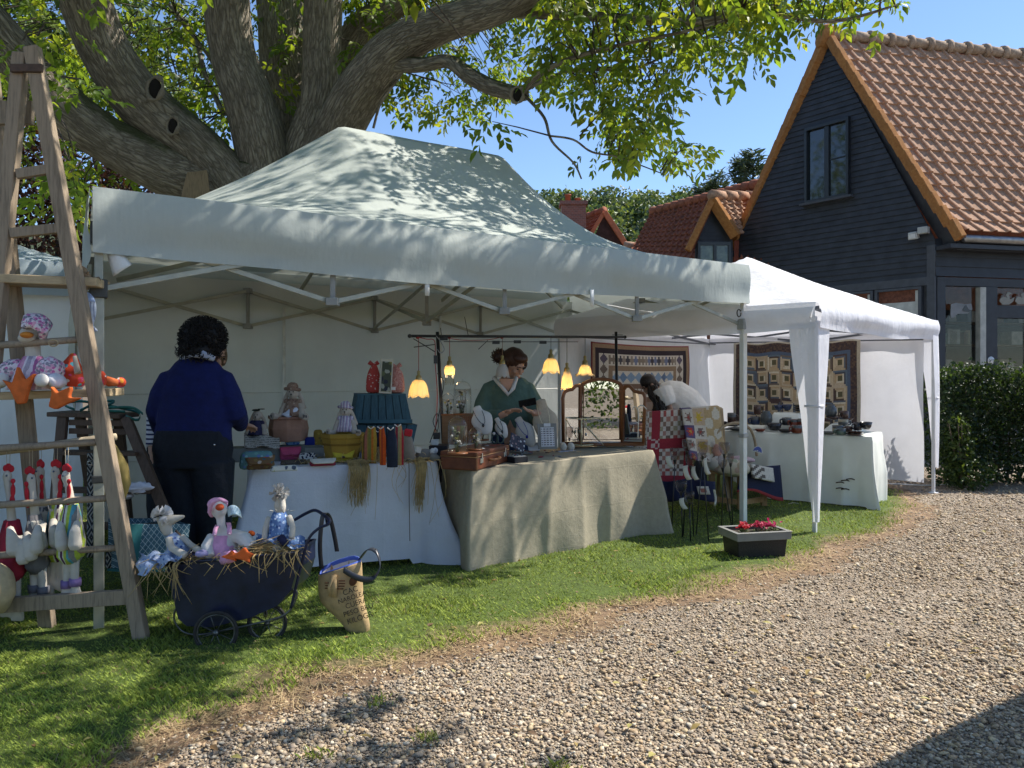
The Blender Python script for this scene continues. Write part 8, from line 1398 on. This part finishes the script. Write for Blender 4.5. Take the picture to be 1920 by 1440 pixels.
def bending_woman():
    Y = 8.55; R = thing('person', 'long-haired woman in white T-shirt bending over the quilts in the gazebo', 'person', at(1300, 930, Y)); p = lambda x, y, e=0: at(x, y, Y+e); m = lambda q: mpx(q, Y)
    b = MB(); P, Mx = head(b, p(1216, 722), V(-.72, -.25, -.62), V(-.5, -.1, .85), .9, p(1240, 733)); b.tube([p(1238, 735), p(1270, 745), p(1308, 785)], [.085, .125, .13], 12)
    b.tube([p(1246, 745, -.15), p(1258, 770, -.18), p(1228, 776, -.2), p(1200, 772, -.2)], [.048, .044, .036, .030], 10); b.tube([p(1240, 740, .15), p(1240, 775, .12), p(1205, 778, .08)], [.048, .042, .030], 10); hand(b, p(1200, 772, -.2), V(-1, -.1, -.1), V(0, 0, -1), 1, .3); hand(b, p(1205, 778, .08), V(-1, -.1, -.1), V(0, 0, -1), -1, .3)
    b.tube([p(1305, 800, -.09), p(1305, 920, -.09)], [.09, .05], 10); b.tube([p(1310, 800, .09), p(1312, 920, .09)], [.09, .05], 10); soft(b, 'body', SKIN, R, .0065, 3); face_bits(R, P, Mx, .98)
    b = MB(); b.tube([p(1232, 733), p(1244, 738), p(1262, 745), p(1284, 760), p(1302, 780), p(1310, 800)], [m(q) for q in (14, 27, 34, 36, 33, 32)], 20, ell=(1, .95)); b.tube([p(1240, 732, -.12), p(1248, 748, -.17), p(1253, 760, -.18)], [m(20), m(17), m(14)], 12); b.tube([p(1238, 735, .13), p(1240, 755, .14)], [m(18), m(13)], 12); b.build('tshirt', M('white_tshirt', (.80, .76, .72), .9, .05, 20, .5, 16, .018), R, remesh=.009, smooth=4)
    b = MB(); b.tube([p(1307, 785), p(1308, 815)], [m(32), m(34)], 16, ell=(.8, 1), up=V(1, 0, 0)); b.tube([p(1305, 810, -.09), p(1305, 925, -.09)], [m(20), m(12)], 12); b.tube([p(1311, 810, .09), p(1312, 925, .09)], [m(20), m(12)], 12); b.build('trousers', M('grey_trousers', (.05, .05, .06), .85), R)
    b = MB(); b.ell(P(0, -.022, .04), (.080, .094, .086), Mx, 18, 12, amp=.06); b.ell(P(0, -.06, -.03), (.068, .055, .085), Mx, 14, 10, amp=.08)
    for k in range(70): a = p(1224+random.uniform(-9, 7), 727+random.uniform(-5, 6), random.uniform(-.12, -.05)); b.tube(spline([a, V(a.x+random.uniform(.0, .05), a.y-.09, a.z-.10), V(a.x+random.uniform(.02, .09), a.y-.14, a.z-.20), V(a.x+random.uniform(.0, .09), a.y-.14, a.z-random.uniform(.24, .34))], 9), [.010, .012, .010, .003], 5)
    b.build('hair', M('hair_dark', (.028, .018, .015), .45, .4, 60, .4), R)
bending_woman()
# ================================================================ quilts and pottery in the gazebo
def quilt(name, label, fn, nu, nv, col, solid=.012, mat=None): b = MB(); b.sheet(fn, nu, nv, col); o = b.build(name, VCF(), tg=(label, 'quilt'), solid=solid); return o
def rc(*cs): return random.choice(cs)
DARKS = [(.06, .065, .09), (.10, .115, .15), (.08, .055, .045), (.15, .12, .10), (.11, .15, .20), (.08, .05, .05)]; LIGHTS = [(.50, .41, .29), (.42, .31, .19), (.58, .52, .41), (.40, .32, .22), (.47, .38, .28)]
def log_cabin():
    # on the right wall of the gazebo
    Wp = lambda t, z: TW.p(TW.Lu-.19, lerp(TW.Lv-.50, .80, t), z); nb, mb = 8, 7; border = .9; N, M_ = (nb+2*border), (mb+2*border); S_ = 9; cache = {}
    def col(a, e):
        x, y = a*N-border, e*M_-border
        if a < .018 or a > .982 or e < .015 or e > .985: return (.40, .36, .29)
        if x < 0 or y < 0 or x >= nb or y >= mb:
            o = max(-x, x-nb, -y, y-mb); 
            if o < .28: return (.08, .11, .17)
            return rc((.07, .045, .04), (.10, .065, .05), (.05, .035, .04))
        i, j = int(x), int(y); u, v = (x-i)*9-4.5, (y-j)*9-4.5; rr = int(max(abs(u), abs(v))+.5)
        if rr <= 1: return (.10, .09, .05)
        k = ('r', i, j, rr, u > v, u > -v)
        if k not in cache:
            flip = (i+j) % 2; side = (u > -v) if True else 0; dark = side if ((i//1+j//1) % 4 in (0, 1)) else not side; cache[k] = rc(*(DARKS if dark and rr > 2 else LIGHTS))
        return cache[k]
    quilt('log_cabin_quilt', 'large brown and blue log cabin quilt hanging on the gazebo wall', lambda a, e: Wp(a, lerp(.07, 1.82, e)+.012*math.sin(a*22)*e)+V(-.012, -.012, 0)*(1.6*mnoise.noise(V(a*5, e*2.5, 2))+.5), int(N*S_), int(M_*S_), col)
log_cabin()
def diamond_quilt():
    Wp = lambda t, z: TW.p(lerp(.40, TW.Lu-.86, t), TW.Lv-.18, z); W_, H_ = 112, 78; c2 = {}
    def col(a, e):
        x, y = a*W_, (1-e)*H_; o = min(x, W_-x, y, H_-y+30)
        if o < 4: return (.28, .19, .12) if o > .8 else (.20, .04, .04)
        if o < 8: return (.030, .020, .028)
        def dia(px, py, w_, h_, pal, bg):
            i, j = int(px//w_), int(py//h_); u, v = abs((px/w_) % 1-.5)*2, abs((py/h_) % 1-.5)*2; k = (i, j, w_)
            if k not in c2: c2[k] = rc(*pal)
            return c2[k] if u+v < 1 else bg
        bgc = (.55, .50, .44)
        if o < 17: 
            if min(x, W_-x) < 17: return dia(min(x, W_-x)-8, y, 9, 8, [(.05, .045, .06), (.16, .12, .10), (.10, .08, .12)], bgc)
            return dia(x, y-8, 4, 9, [(.06, .055, .07), (.14, .16, .26), (.20, .16, .13), (.05, .04, .05), (.24, .20, .17)], bgc)
        if o < 21: return (.25, .17, .11)
        if o < 31: return dia(x-21 if min(x, W_-x) > 31 else min(x, W_-x)-21, y-21, 8 if y < 31 else 10, 10, [(.13, .20, .32), (.20, .28, .40), (.10, .14, .24)], bgc)
        if o < 35: return (.17, .10, .07)
        if o < 42: return dia(x, y-35, 5, 7, [(.20, .13, .09), (.26, .17, .12)], bgc)
        if o < 46: return (.16, .09, .06)
        return dia(x, y, 14, 14, [(.24, .17, .13), (.3, .22, .17)], (.26, .185, .14))
    quilt('diamond_quilt', 'brown and blue diamond medallion quilt hanging at the gazebo rear', lambda a, e: Wp(a, lerp(.55, 1.775, e)-.02*e*math.sin(a*PI))+V(.012, -.012, 0)*(1.6*mnoise.noise(V(a*6, e*2, 8))+.5), W_, H_, col)
diamond_quilt()
def rack():
    Y = 7.55; A = at(1195, 778, Y); B = at(1352, 766, Y+.35); R = thing('quilt_rack', 'wooden rail rack under the draped quilts', 'rack', at(1270, 940, Y+.2)); b = MB(); b.tube([A, B], .016, 8); b.build('rail', TRESTLE, R)
    for q in (A, B): b = MB(); [b.beam(q, V(q.x+.02, q.y+s*.22, 0), .03, .03) for s in (-1, 1)]; b.build('leg', TRESTLE, R)
    def drape(name, label, t0, t1, zb, nu, nv, col, off=0): 
        def fn(a, e):
            p = A.lerp(B, lerp(t0, t1, a)); zt = p.z+.02+off*.3; f = e*1.25-.25
            if f < 0: return V(p.x, p.y-f*.5+.02, zt-f*f*3*.4-(.25+f)*0)
            sk = -.06*f if t0 < .5 else .02*f; return V(p.x+sk+.012*math.sin(a*11+2*f)*f, p.y-.03-off-.20*f-.03*math.sin(a*7+1)*f, lerp(zt, zb(a), f**.9))
        b = MB(); b.sheet(fn, nu, nv, col); return b.build(name, VCF(), tg=(label, 'quilt'), solid=.012)
    PC = {}; PK = [(.46, .40, .34), (.30, .22, .17), (.20, .16, .12), (.36, .13, .10), (.24, .26, .20), (.12, .10, .09), (.5, .46, .40), (.33, .28, .26)]
    def red(a, e):
        x, y = a*42, e*66
        if x < 9: return rc(*PK[:3], (.15, .14, .16), (.38, .33, .30)) if int(y) % 3 else (.40, .36, .31)
        bx, by = (x-12) % 23, (y-4) % 25; k = (int(x//2.5), int(y//2.7))
        if bx < 6.5 or by < 6.5: return (.27, .022, .035) if not (bx < 6.5 and by < 6.5 and (k[0]+k[1]) % 2) else (.46, .36, .33)
        if k not in PC: PC[k] = rc((.22, .13, .09), (.30, .07, .06), (.16, .11, .08), (.34, .17, .13), (.12, .08, .07), (.28, .24, .15)) if (k[0]+k[1]) % 2 else rc((.52, .47, .41), (.46, .40, .34))
        return PC[k]
    def fl(a, e):
        x, y = a*30, e*42; 
        if x > 17: return (.50, .46, .38) if ((x-20)**2+(y % 11-6)**2 < 12 or (x-26)**2+((y+5) % 11-6)**2 < 9) else (.40, .29, .15)
        i, j = int(x//8.5), int(y//9); u, v = x % 8.5-4.25, y % 9-4.5; r = math.hypot(u, v); an = math.atan2(v, u); bg = [(.10, .07, .14), (.50, .45, .38), (.12, .13, .10), (.45, .33, .22)][(i*1+j*2) % 4 if (i+j) % 2 == 0 else 1]
        if r < 1.0: return [(.45, .30, .05), (.26, .05, .04)][(i+j) % 2]
        if r < 2.5+.7*math.cos(an*6): return [(.42, .05, .04), (.16, .11, .10), (.22, .15, .12), (.48, .34, .04)][(i+2*j) % 4]
        return bg
    drape('red_patch_quilt', 'red and white nine-patch quilt draped over the rack beside the jewellery table', -.04, .66, lambda a: lerp(.26, .22, a), 42, 70, red); drape('flower_quilt', 'cream quilt with flower medallions draped at the rack end', .50, .96, lambda a: .58-.1*a, 30, 48, fl, .03)
    b = MB(); c = at(1262, 935, 7.2); b.sheet(lambda a, e: at(lerp(1230, 1340, a), lerp(900, 938, e)+3*math.sin(a*8), 7.25-.06*e+.03*math.sin(a*13)), 20, 6); b.build('navy_blanket', M('navy_blanket', (.012, .016, .05), .9, .2, 12, .4), tg=('folded navy blanket on the grass under the red quilt', 'blanket'), solid=.02)
    b = MB(); b.sheet(lambda a, e: at(lerp(1306, 1328, a)+4*e, lerp(912, 927, e), 7.1), 4, 4, lambda a, e: (.30, .12, .10) if (a-.5)**2+(e-.5)**2 < .12 else (.5, .47, .43)); b.build('patch_square', VCF(), tg=('pale patchwork square with a dusky flower on the navy blanket', 'patchwork'), solid=.008)
rack()
def bench():
    Y = 7.75; R = thing('wooden_bench', 'low pale wooden bench stacked with cushions and folded quilts', 'bench', at(1380, 955, Y)); p = lambda x, y, e=0: at(x, y, Y+e); WD = wood('bench_wood', (.34, .21, .10), .55, 5)
    for x, y, e in ((1335, 945, 0), (1388, 955, -.1), (1432, 948, .2), (1368, 932, .35)): b = MB(); b.beam(p(x, 882, e), p(x, y, e), .055, .055); b.build('leg', WD, R, bevel=.004)
    b = MB(); b.beam(p(1335, 935, 0), p(1388, 942, -.1), .03, .05); b.beam(p(1388, 942, -.1), p(1432, 936, .2), .03, .05); b.build('stretcher', WD, R); b = MB(); b.add([p(1325, 884, -.05), p(1388, 892, -.18), p(1445, 884, .2), p(1372, 878, .4)], [(0, 1, 2, 3)]); b.build('seat', WD, R, solid=.03)
    b = MB(); b.sheet(lambda a, e: p(lerp(1392, 1462, a)+e*lerp(-10, 6, a), lerp(878, 872, a)+e*lerp(45, 62, a)-6*math.sin(a*5)*e, lerp(-.22, .15, a)-.05*e), 14, 10, lambda a, e: (.30, .035, .04) if e > .93 else (.012, .016, .045)); b.build('navy_quilt', VCF(), tg=('dark navy quilt with a red hem hanging off the bench end', 'quilt'), solid=.015)
    b = MB(); b.sheet(lambda a, e: p(lerp(1408, 1448, a)+3*e, lerp(870, 878, a)+e*26, -.2+.25*a-.04*e), 12, 8, lambda a, e: (.10, .085, .075) if int((a*5+e*4)) % 2 and a < .6 else (.50, .47, .42)); b.build('fringed_throw', VCF(), tg=('white fringed throw with dark stripes over the navy quilt', 'throw'), solid=.02)
    CU = floral('patch_cushion', (.44, .39, .30), [(.30, .24, .16), (.26, .28, .2), (.36, .26, .22), (.5, .46, .38)], 14, .55)
    for lb, x, y, rx_, rz_, e, mt in (('patchwork cushion with a rosette on the bench', 1372, 877, 36, 17, -.15, CU), ('pale pink folded throw on the bench beside the cushion', 1392, 861, 24, 6, .15, M('pink_throw', (.45, .34, .36), .9, .15, 20)), ('white cushion with brown leaf print by the hoop basket', 1343, 868, 18, 16, -.1, floral('leaf_print', (.50, .48, .44), [(.14, .10, .08), (.2, .15, .12)], 16, .3))):
        q = p(x, y, e); b = MB(); b.ell(q, (mpx(rx_, Y), .12, mpx(rz_, Y)), ry(.08), 16, 10, amp=.06); b.build('cushion', mt, tg=(lb, 'cushion'))
    H = thing('hoop_basket', 'pale bentwood hoop basket with netted handle', 'basket', p(1365, 860)); b = MB(); b.tube(spline([p(1336, 842, -.1), p(1340, 820, -.05), p(1358, 799, 0), p(1384, 793, .05), p(1405, 803, .1), p(1415, 825, .15), p(1419, 855, .15)], 26), .014, 8); b.build('hoop', wood('hoop_wood', (.30, .23, .15), .6, 5), H)
    b = MB(); 
    for k in range(14): a = p(1332+random.uniform(0, 8), 826+k*2.4, -.1); b.tube([a, p(1338+k*1.2, 842+k*.6, -.14), p(1330+k*1.5, 850, -.12)], .003, 4)
    b.build('netting', M('pale_net', (.5, .42, .38), .9), H); b = MB(); b.ell(p(1344, 846, -.12), (.05, .05, .07), None, 12, 8, amp=.2); b.build('bundle', M('pink_bundle', (.40, .22, .17), .9, .2, 20), H)
    T = thing('paper_label', 'blue half-round paper label with white print on the hoop basket', 'label', p(1424, 845, -.1)); b = MB(); out = [(-1, -.5), (1, -.5)]+[(math.cos(a), -.5+1.1*math.sin(a)) for a in np.linspace(.2, PI-.2, 10)]; b.prism([(x*.055, y*.055) for x, y in out], p(1421, 843, -.15), V(1, .2, -.25).normalized(), V(.25, 0, 1).normalized(), .003); b.build('card', M('white_card2', (.6, .6, .62), .7), T); b = MB(); b.prism([(x*.046, y*.046+.001) for x, y in out], p(1421, 843, -.158), V(1, .2, -.25).normalized(), V(.25, 0, 1).normalized(), .003); b.build('print', M('label_blue', (.05, .08, .30), .6), T); b = MB(); [b.box(p(1416+k*4, 844+k*1.2-abs(k-1)*-1.5, -.166), (.014, .003, .010), ry(.2)) for k in range(3)]; b.build('marks', MATS['white_card2'], T)
bench()
def goblets():
    SM = glass('smoky_glass', (.84, .82, .82), .03)
    data = [(1288, 835, 18, 21, 1281, 1010, 'open-topped smoky goblet stake, upper row, behind two paper tags'), (1265.5, 851, 18, 22, 1259, 999, 'smoky goblet stake nearest the beige cloth corner'), (1294.7, 862, 20, 22, 1301, 1012, 'smoky goblet stake lower in the cluster with a curled white tag'), (1318, 841, 19, 26, 1329, 1020, 'tall ribbed smoky goblet stake in the middle of the cluster'), (1358, 840, 20, 22, 1352, 1012, 'leaf-cut smoky goblet stake nearest the hoop basket'), (1355, 866, 18, 22, 1372, 989, 'striped smoky goblet stake below the leaf-cut one'), (1370, 859, 12, 18, 1374, 992, 'small round smoky glass stake beside the cushion'), (1277, 912, 22, 20, 1280, 1012, 'low wide smoky goblet stake in front of the navy blanket'), (1292.8, 932, 18, 21, 1295, 1020, 'lowest smoky goblet stake with a white paper curl'), (1316, 858, 16, 18, 1305, 1008, 'smoky goblet stake half hidden by the tall ribbed one')]
    for k, (px, py, w_, h_, fx, fy, lb) in enumerate(data):
        f = gnd(fx, fy); Y = f.y; T = thing('goblet_stake', lb, 'garden stake', f, 'glass goblets on garden stakes'); m = lambda q: mpx(q, Y); c = at(px, py+h_/2, Y); b = MB(); b.lathe([(m(2), -m(3)), (m(w_*.32), m(h_*.12)), (m(w_*.47), m(h_*.4)), (m(w_*.5), m(h_*.75)), (m(w_*.46), m(h_))], c, 18, rfn=lambda i, a: (1+.03*math.cos(a*9), 0), cap=False); b.build('goblet', SM, T, solid=.004); b = MB(); b.tube([f, c-V(0, 0, m(2))], .005, 6); b.lathe([(.006, -m(8)), (m(3), -m(2)), (m(2.4), 0)], c, 8); b.build('stake', BLK, T)
    for k, (px, py, Y, h_, lb) in enumerate(((1288, 886, 6.5, 26, 'curled white paper tag under the upper goblets'), (1302, 887, 6.6, 24, 'cream paper tag curling beside the white one'), (1324, 874, 6.4, 30, 'long white paper tag on the tall ribbed goblet'), (1256, 866, 6.7, 20, 'cream paper tag beside the beige cloth corner'), (1281, 944, 6.5, 20, 'white paper tag on the lowest goblet'))):
        b = MB(); hh = mpx(h_, Y); c = at(px, py, Y-.04); b.strip(spline([c+V(-.012, 0, hh/2), c+V(-.016, -.01, hh*.2), c+V(-.004, -.02, -hh*.2), c+V(.02, -.01, -hh/2)], 8), V(1, .3, .15), mpx(10, Y), .002); b.build('paper_tag', M('tag_cream', (.60, .58, .48), .8, .05, 12, 0, transl=.2), tg=(lb, 'paper tag'))
    b = MB(); b.strip(spline([at(1339, 918, 7), at(1342, 935, 7), at(1340, 950, 7), gnd(1341, 960), gnd(1330, 965)], 14), V(1, 0, 0), .02, .002); b.build('ribbon', M('tag_cream'), tg=('curling cream ribbon hanging from the bench to the grass', 'ribbon'))
goblets()
def pottery():
    GLZ = lambda n, c: M('glaze_'+n, c, .25, .3, 14, .05, 40, spec=.5); cols = {'dark': GLZ('dark', (.022, .022, .028)), 'grey': GLZ('grey', (.075, .085, .09)), 'rust': GLZ('rust', (.16, .035, .02)), 'brown': GLZ('brown', (.06, .03, .022)), 'cream': GLZ('cream', (.36, .32, .22)), 'teal': GLZ('teal', (.10, .15, .14)), 'blue': GLZ('blue', (.03, .045, .10))}
    fl = gnd(1338, 808, .75); fr = gnd(1634, 820, .75); dv = (fr-fl).normalized(); nb = V(-dv.y, dv.x, 0)
    P3, L3, d3, n3, z3 = cloth_table('pottery_table', 'table under the white sheet with pottery', 'white sheet draped over the pottery table, hem hitched up at one end', 'tablecloth', fl, fr, .80, M('white_sheet', (.70, .72, .66), .9, .05, 4, .3, 120, transl=.1), lambda t, k: lerp(.30, .04, min(1, t*2.6)) if t < .97 else .0, 15, TRESTLE, ruck=.05)
    b = MB(); [b.strip(spline([P3(L3*.80+x*.05, -.075, .27+y*.03), P3(L3*.83+x*.05, -.08, .28+y*.03), P3(L3*.85+x*.05, -.08, .272+y*.03)], 6), V(0, 0, 1), .012, .002) for x, y in ((0, 0), (1, .8), (2, 1.4), (0, -2), (1, -2.2))]; b.build('stitched_bird', M('ink_brown'), bpy.data.objects['tablecloth.002'])
    # white risers
    for lb, u, v, w_, h_ in (('white covered riser in the middle of the pottery table', L3*.43, .53, .52, .195), ('white covered riser at the far end of the pottery table', L3*.79, .53, .42, .09), ('low white riser at the bench end of the pottery table', L3*.18, .5, .5, .035)):
        b = MB(); c = P3(u, v, .757); b.sheet(lambda a, e: c+d3*((a-.5)*w_*(1.25-.35*min(1, 2*min(e, 1-e)+.3)))+n3*((e-.5)*.42)+V(0, 0, h_*min(1, 4.5*min(a, 1-a))*min(1, 4.5*min(e, 1-e))+.002+.006*mnoise.noise(V(a*8, e*6, u))), 26, 20); b.build('cloth_riser', MATS['white_sheet'], tg=(lb, 'riser'), solid=.004)
    n = [0]
    def pot(kind, cn, px, py, w_, h_, lb):
        """base centre at photo pixel on its surface"""
        v = .52 if py < 793 else .27 if py < 806 else max(.03, min(.16, (gnd(px, py, .757)-P3(0, 0, 0)).dot(n3)))
        q = at(px, py, ray_v(P3, d3, v, px)); q.z = max(q.z, .757)
        Y = q.y; m = lambda t: mpx(t, Y); r, h = m(w_/2), m(h_); T = thing({'cup': 'pottery_mug', 'bowl': 'pottery_bowl', 'plates': 'plate_stack', 'jar': 'pottery_jar'}[kind], lb, {'cup': 'mug', 'bowl': 'bowl', 'plates': 'plates', 'jar': 'jar'}[kind], q+V(0, 0, .005)); q = q+V(0, 0, .005); b = MB()
        if kind == 'cup': b.lathe([(r*.86, 0), (r*.98, h*.1), (r, h*.5), (r*.96, h), (r*.86, h), (r*.84, h*.15), (0, h*.12)], q, 18)
        if kind == 'jar': b.lathe([(r*.7, 0), (r, h*.3), (r*.95, h*.7), (r*.6, h*.9), (r*.66, h), (r*.5, h), (0, h*.5)], q, 18)
        if kind == 'bowl': b.lathe([(r*.5, 0), (r*.8, h*.35), (r, h), (r*.93, h), (r*.7, h*.4), (0, h*.25)], q, 20)
        if kind == 'plates':
            k = max(1, int(h_/4))
            for i in range(k): b.lathe([(r*.6, i*h/k), (r*(1-.05*(i % 2)), (i+.7)*h/k), (r*.97, (i+.8)*h/k), (r*.5, (i+.35)*h/k), (0, (i+.35)*h/k)], q, 20)
        b.build({'cup': 'cup', 'bowl': 'bowl', 'plates': 'plates', 'jar': 'jar'}[kind], cols[cn], T)
        if kind == 'cup' and w_ > 12: b = MB(); s = 1 if n[0] % 2 else -1; b.tube(spline([q+V(s*r*.95, -.01, h*.8), q+V(s*r*1.45, -.01, h*.72), q+V(s*r*1.45, -.01, h*.32), q+V(s*r*.95, -.01, h*.2)], 10), m(1.5), 6); b.build('handle', cols[cn], T)
        if kind == 'cup' and w_ > 15: b = MB(); b.lathe([(r*1.005, h*.62), (r*.985, h*1.004), (r*.9, h*1.004)], q, 18, cap=False); b.build('glaze_band', cols['grey' if cn != 'grey' else 'cream'], T)
        n[0] += 1
    L_ = [('plates', 'dark', 1372, 800, 30, 8, 'stack of dark plates at the bench end of the pottery table'), ('cup', 'brown', 1372, 795, 16, 20, 'brown mug beside the hoop handle'), ('bowl', 'dark', 1352, 803, 22, 12, 'dark bowl at the bench end corner'), ('plates', 'grey', 1385, 812, 40, 7, 'wide grey platter at the front edge near the hoop basket'), ('cup', 'blue', 1416, 797, 18, 15, 'deep blue mug on the low white riser'), ('cup', 'brown', 1420, 778, 14, 18, 'narrow brown beaker standing behind the tent leg'), ('jar', 'grey', 1437, 797, 22, 26, 'tall grey brown jug on the low white riser'), ('plates', 'rust', 1425, 812, 20, 6, 'small red dish at the front of the pottery table'), ('bowl', 'blue', 1460, 770, 18, 10, 'blue bowl on the middle riser'), ('bowl', 'blue', 1476, 770, 18, 11, 'second blue bowl on the middle riser, nearer the plates'), ('plates', 'dark', 1501, 772, 28, 13, 'stack of black bowls and plates on the middle riser'), ('bowl', 'dark', 1452, 808, 28, 14, 'black bowl with pale rim in front of the middle riser'), ('cup', 'dark', 1475, 798, 17, 14, 'black mug in front of the middle riser'), ('plates', 'dark', 1472, 812, 26, 7, 'stack of dark saucers in front of the black mug'), ('cup', 'rust', 1489, 800, 16, 13, 'rust red mug, rear one of the rust group'), ('cup', 'rust', 1504, 800, 16, 14, 'rust red mug between the rear one and a dark mug'), ('cup', 'rust', 1494, 814, 19, 15, 'large rust red mug at the front edge'), ('cup', 'blue', 1496, 791, 13, 9, 'tiny blue cup behind the rust mugs'), ('cup', 'brown', 1517, 799, 15, 13, 'dark brown mug beside the rust mugs'), ('plates', 'grey', 1520, 814, 26, 9, 'stack of grey saucers beside the gazebo leg'), ('jar', 'grey', 1558, 782, 22, 22, 'grey tall jar on the far riser behind the leg curtain'), ('bowl', 'brown', 1562, 788, 26, 6, 'brown shallow dish on the far riser'), ('cup', 'brown', 1583, 784, 15, 13, 'dark mug on the far riser'), ('plates', 'brown', 1590, 789, 20, 5, 'thin brown saucers on the far riser'), ('plates', 'grey', 1552, 815, 30, 6, 'pale rimmed plates at the gazebo leg'), ('cup', 'cream', 1571, 812, 20, 14, 'cream and grey mug near the far front corner'), ('cup', 'teal', 1577, 816, 18, 12, 'celadon mug at the far front corner'), ('cup', 'grey', 1581, 800, 18, 13, 'grey green mug stacked behind the celadon one'), ('cup', 'brown', 1591, 811, 14, 11, 'small brown cup beside the celadon mug'), ('plates', 'brown', 1602, 818, 34, 8, 'brown plates at the very corner of the pottery table'), ('cup', 'dark', 1608, 808, 15, 15, 'slate mug at the corner beside the tilted bowl'), ('bowl', 'dark', 1624, 806, 22, 14, 'black white-rimmed bowl at the far corner')]
    for a in L_: pot(*a)
pottery()
def planter():
    a, c = gnd(1385, 1053), gnd(1472, 1048); u = (c-a).normalized(); v = V(-u.y, u.x, 0); Lw = (c-a).length; R = thing('planter', 'black rattan planter box with grey rim and pink begonias on the lawn', 'planter', a.lerp(c, .5)); h = mpx(56, a.y); dp = .22; RT = M('black_rattan', (.014, .014, .016), .5, .4, 60, .8, 120, spec=.4, stretch=(1, 1, 3))
    b = MB(); ctr = a+u*Lw/2+v*dp/2; Rm = Matrix((u, v, V(0, 0, 1))).transposed(); b.box(ctr+V(0, 0, h*.36), (Lw, dp, h*.72), Rm, taper=(1.07, 1.12)); b.build('box', RT, R, bevel=.006)
    b = MB(); o = 1.16; W_, D_ = Lw*o, dp*1.3; z = h*.83; [b.box(ctr+Rm@V(x, y, z), (sx, sy, h*.26), Rm) for x, y, sx, sy in ((0, -D_/2, W_, .014), (0, D_/2, W_, .014), (-W_/2+.007, 0, .014, D_-.016), (W_/2-.007, 0, .014, D_-.016))]; [b.box(ctr+Rm@V(x, y, h*.955), (sx, sy, .008), Rm) for x, y, sx, sy in ((0, -D_/2+.008, W_+.012, .034), (0, D_/2-.008, W_+.012, .034), (-W_/2+.01, 0, .034, D_-.06), (W_/2-.01, 0, .034, D_-.06))]; b.build('rim', M('rim_grey', (.21, .21, .195), .55, .1, 8), R, bevel=.003)
    b = MB(); b.box(ctr+V(0, 0, h*.80), (W_*.94, D_*.9, .02), Rm); b.build('soil', M('potting_soil', (.04, .028, .02), .95, .3, 40, .6), R)
    for k, (t, cc) in enumerate(((-.27, (.55, .03, .05)), (-.17, (.58, .08, .10)), (.02, (.62, .07, .14)), (.10, (.60, .10, .18)), (.24, (.62, .04, .16)), (.31, (.64, .08, .22)))):
        c = ctr+u*(t*W_)+V(0, 0, h*.86)+v*random.uniform(-.04, .02); T = thing('begonia', ['red begonia at the planter corner by the stakes', 'coral red begonia, second from the planter corner', 'pink begonia rising highest in the planter', 'pale pink begonia in the middle of the planter', 'magenta begonia toward the gazebo end', 'bright pink begonia at the gazebo end of the planter'][k], 'flower', c); b = MB(); [b.tube([c-V(0, 0, .03), c+V(random.gauss(0, .02), random.gauss(0, .02), .03)], .003, 4) for _ in range(5)]
        for _ in range(14): d = V(random.gauss(0, 1), random.gauss(0, 1), random.gauss(.1, .4)).normalized(); s, w2 = frame(d); q = c+d*.02; b.sheet(lambda a_, e: q+d*.045*e+s*((a_-.5)*.045*math.sin(PI*min(.97, e+.05)))+V(0, 0, -.012*e*e), 2, 3)
        b.build('leaves', M('begonia_leaf', (.10, .13, .05), .5, .3, 30, 0, transl=.25), T); b = MB()
        for _ in range(26): d = V(random.gauss(0, 1), random.gauss(0, 1), abs(random.gauss(.3, .7))).normalized(); s, w2 = frame(d); q = c+V(random.gauss(0, .02), random.gauss(0, .018), .035+abs(random.gauss(0, .018))); b.sheet(lambda a_, e: q+d*.02*e+s*((a_-.5)*.026*math.sin(PI*min(.95, e+.15)))+w2*.004*math.cos(a_*6), 2, 2)
        b.build('petals', M('begonia_%d' % k, cc, .5, .15, 40, 0, transl=.3), T)
planter()
def cable():
    pts = [gnd(x, y, .012) for x, y in ((1640, 906), (1690, 908), (1740, 910), (1790, 906), (1815, 898), (1824, 896), (1850, 899), (1876, 897), (1886, 888), (1882, 880), (1868, 884))]; b = MB(); b.tube(spline(pts, 50), .008, 6); b.tube(spline([gnd(1872, 876, .012), gnd(1890, 878, .012), gnd(1893, 870, .012), gnd(1884, 866, .012)], 14), .008, 6); b.build('power_cable', M('white_cable', (.62, .62, .62), .5), tg=('white power cable snaking over the gravel by the hedge', 'cable'))
    for k, (x, y, lb) in enumerate(((1478, 945, 'pale paper strip lying on the grass before the pottery table'), (1580, 938, 'short white paper scrap on the grass under the sheet corner'))): b = MB(); q = gnd(x, y, .03); b.strip([q, q+V(.06, .02, .012), q+V(.12, .03, .0)], V(0, 1, .2), .012, .002); b.build('paper_strip', M('tag_cream'), tg=(lb, 'paper strip'))
cable()
bg_tree('garden_tree', 'leafy tree across the drive that the mirror reflects', (3.5, -7, 0), 6, [((3.5, -7, 3.2), (4, 2, 3)), ((7.5, -8, 2.8), (3.5, 2, 3)), ((-1, -8, 2.8), (4, 2, 3)), ((3, -5.8, .9), (7, 1, 1.1))], 22000, .13, GR, lm)
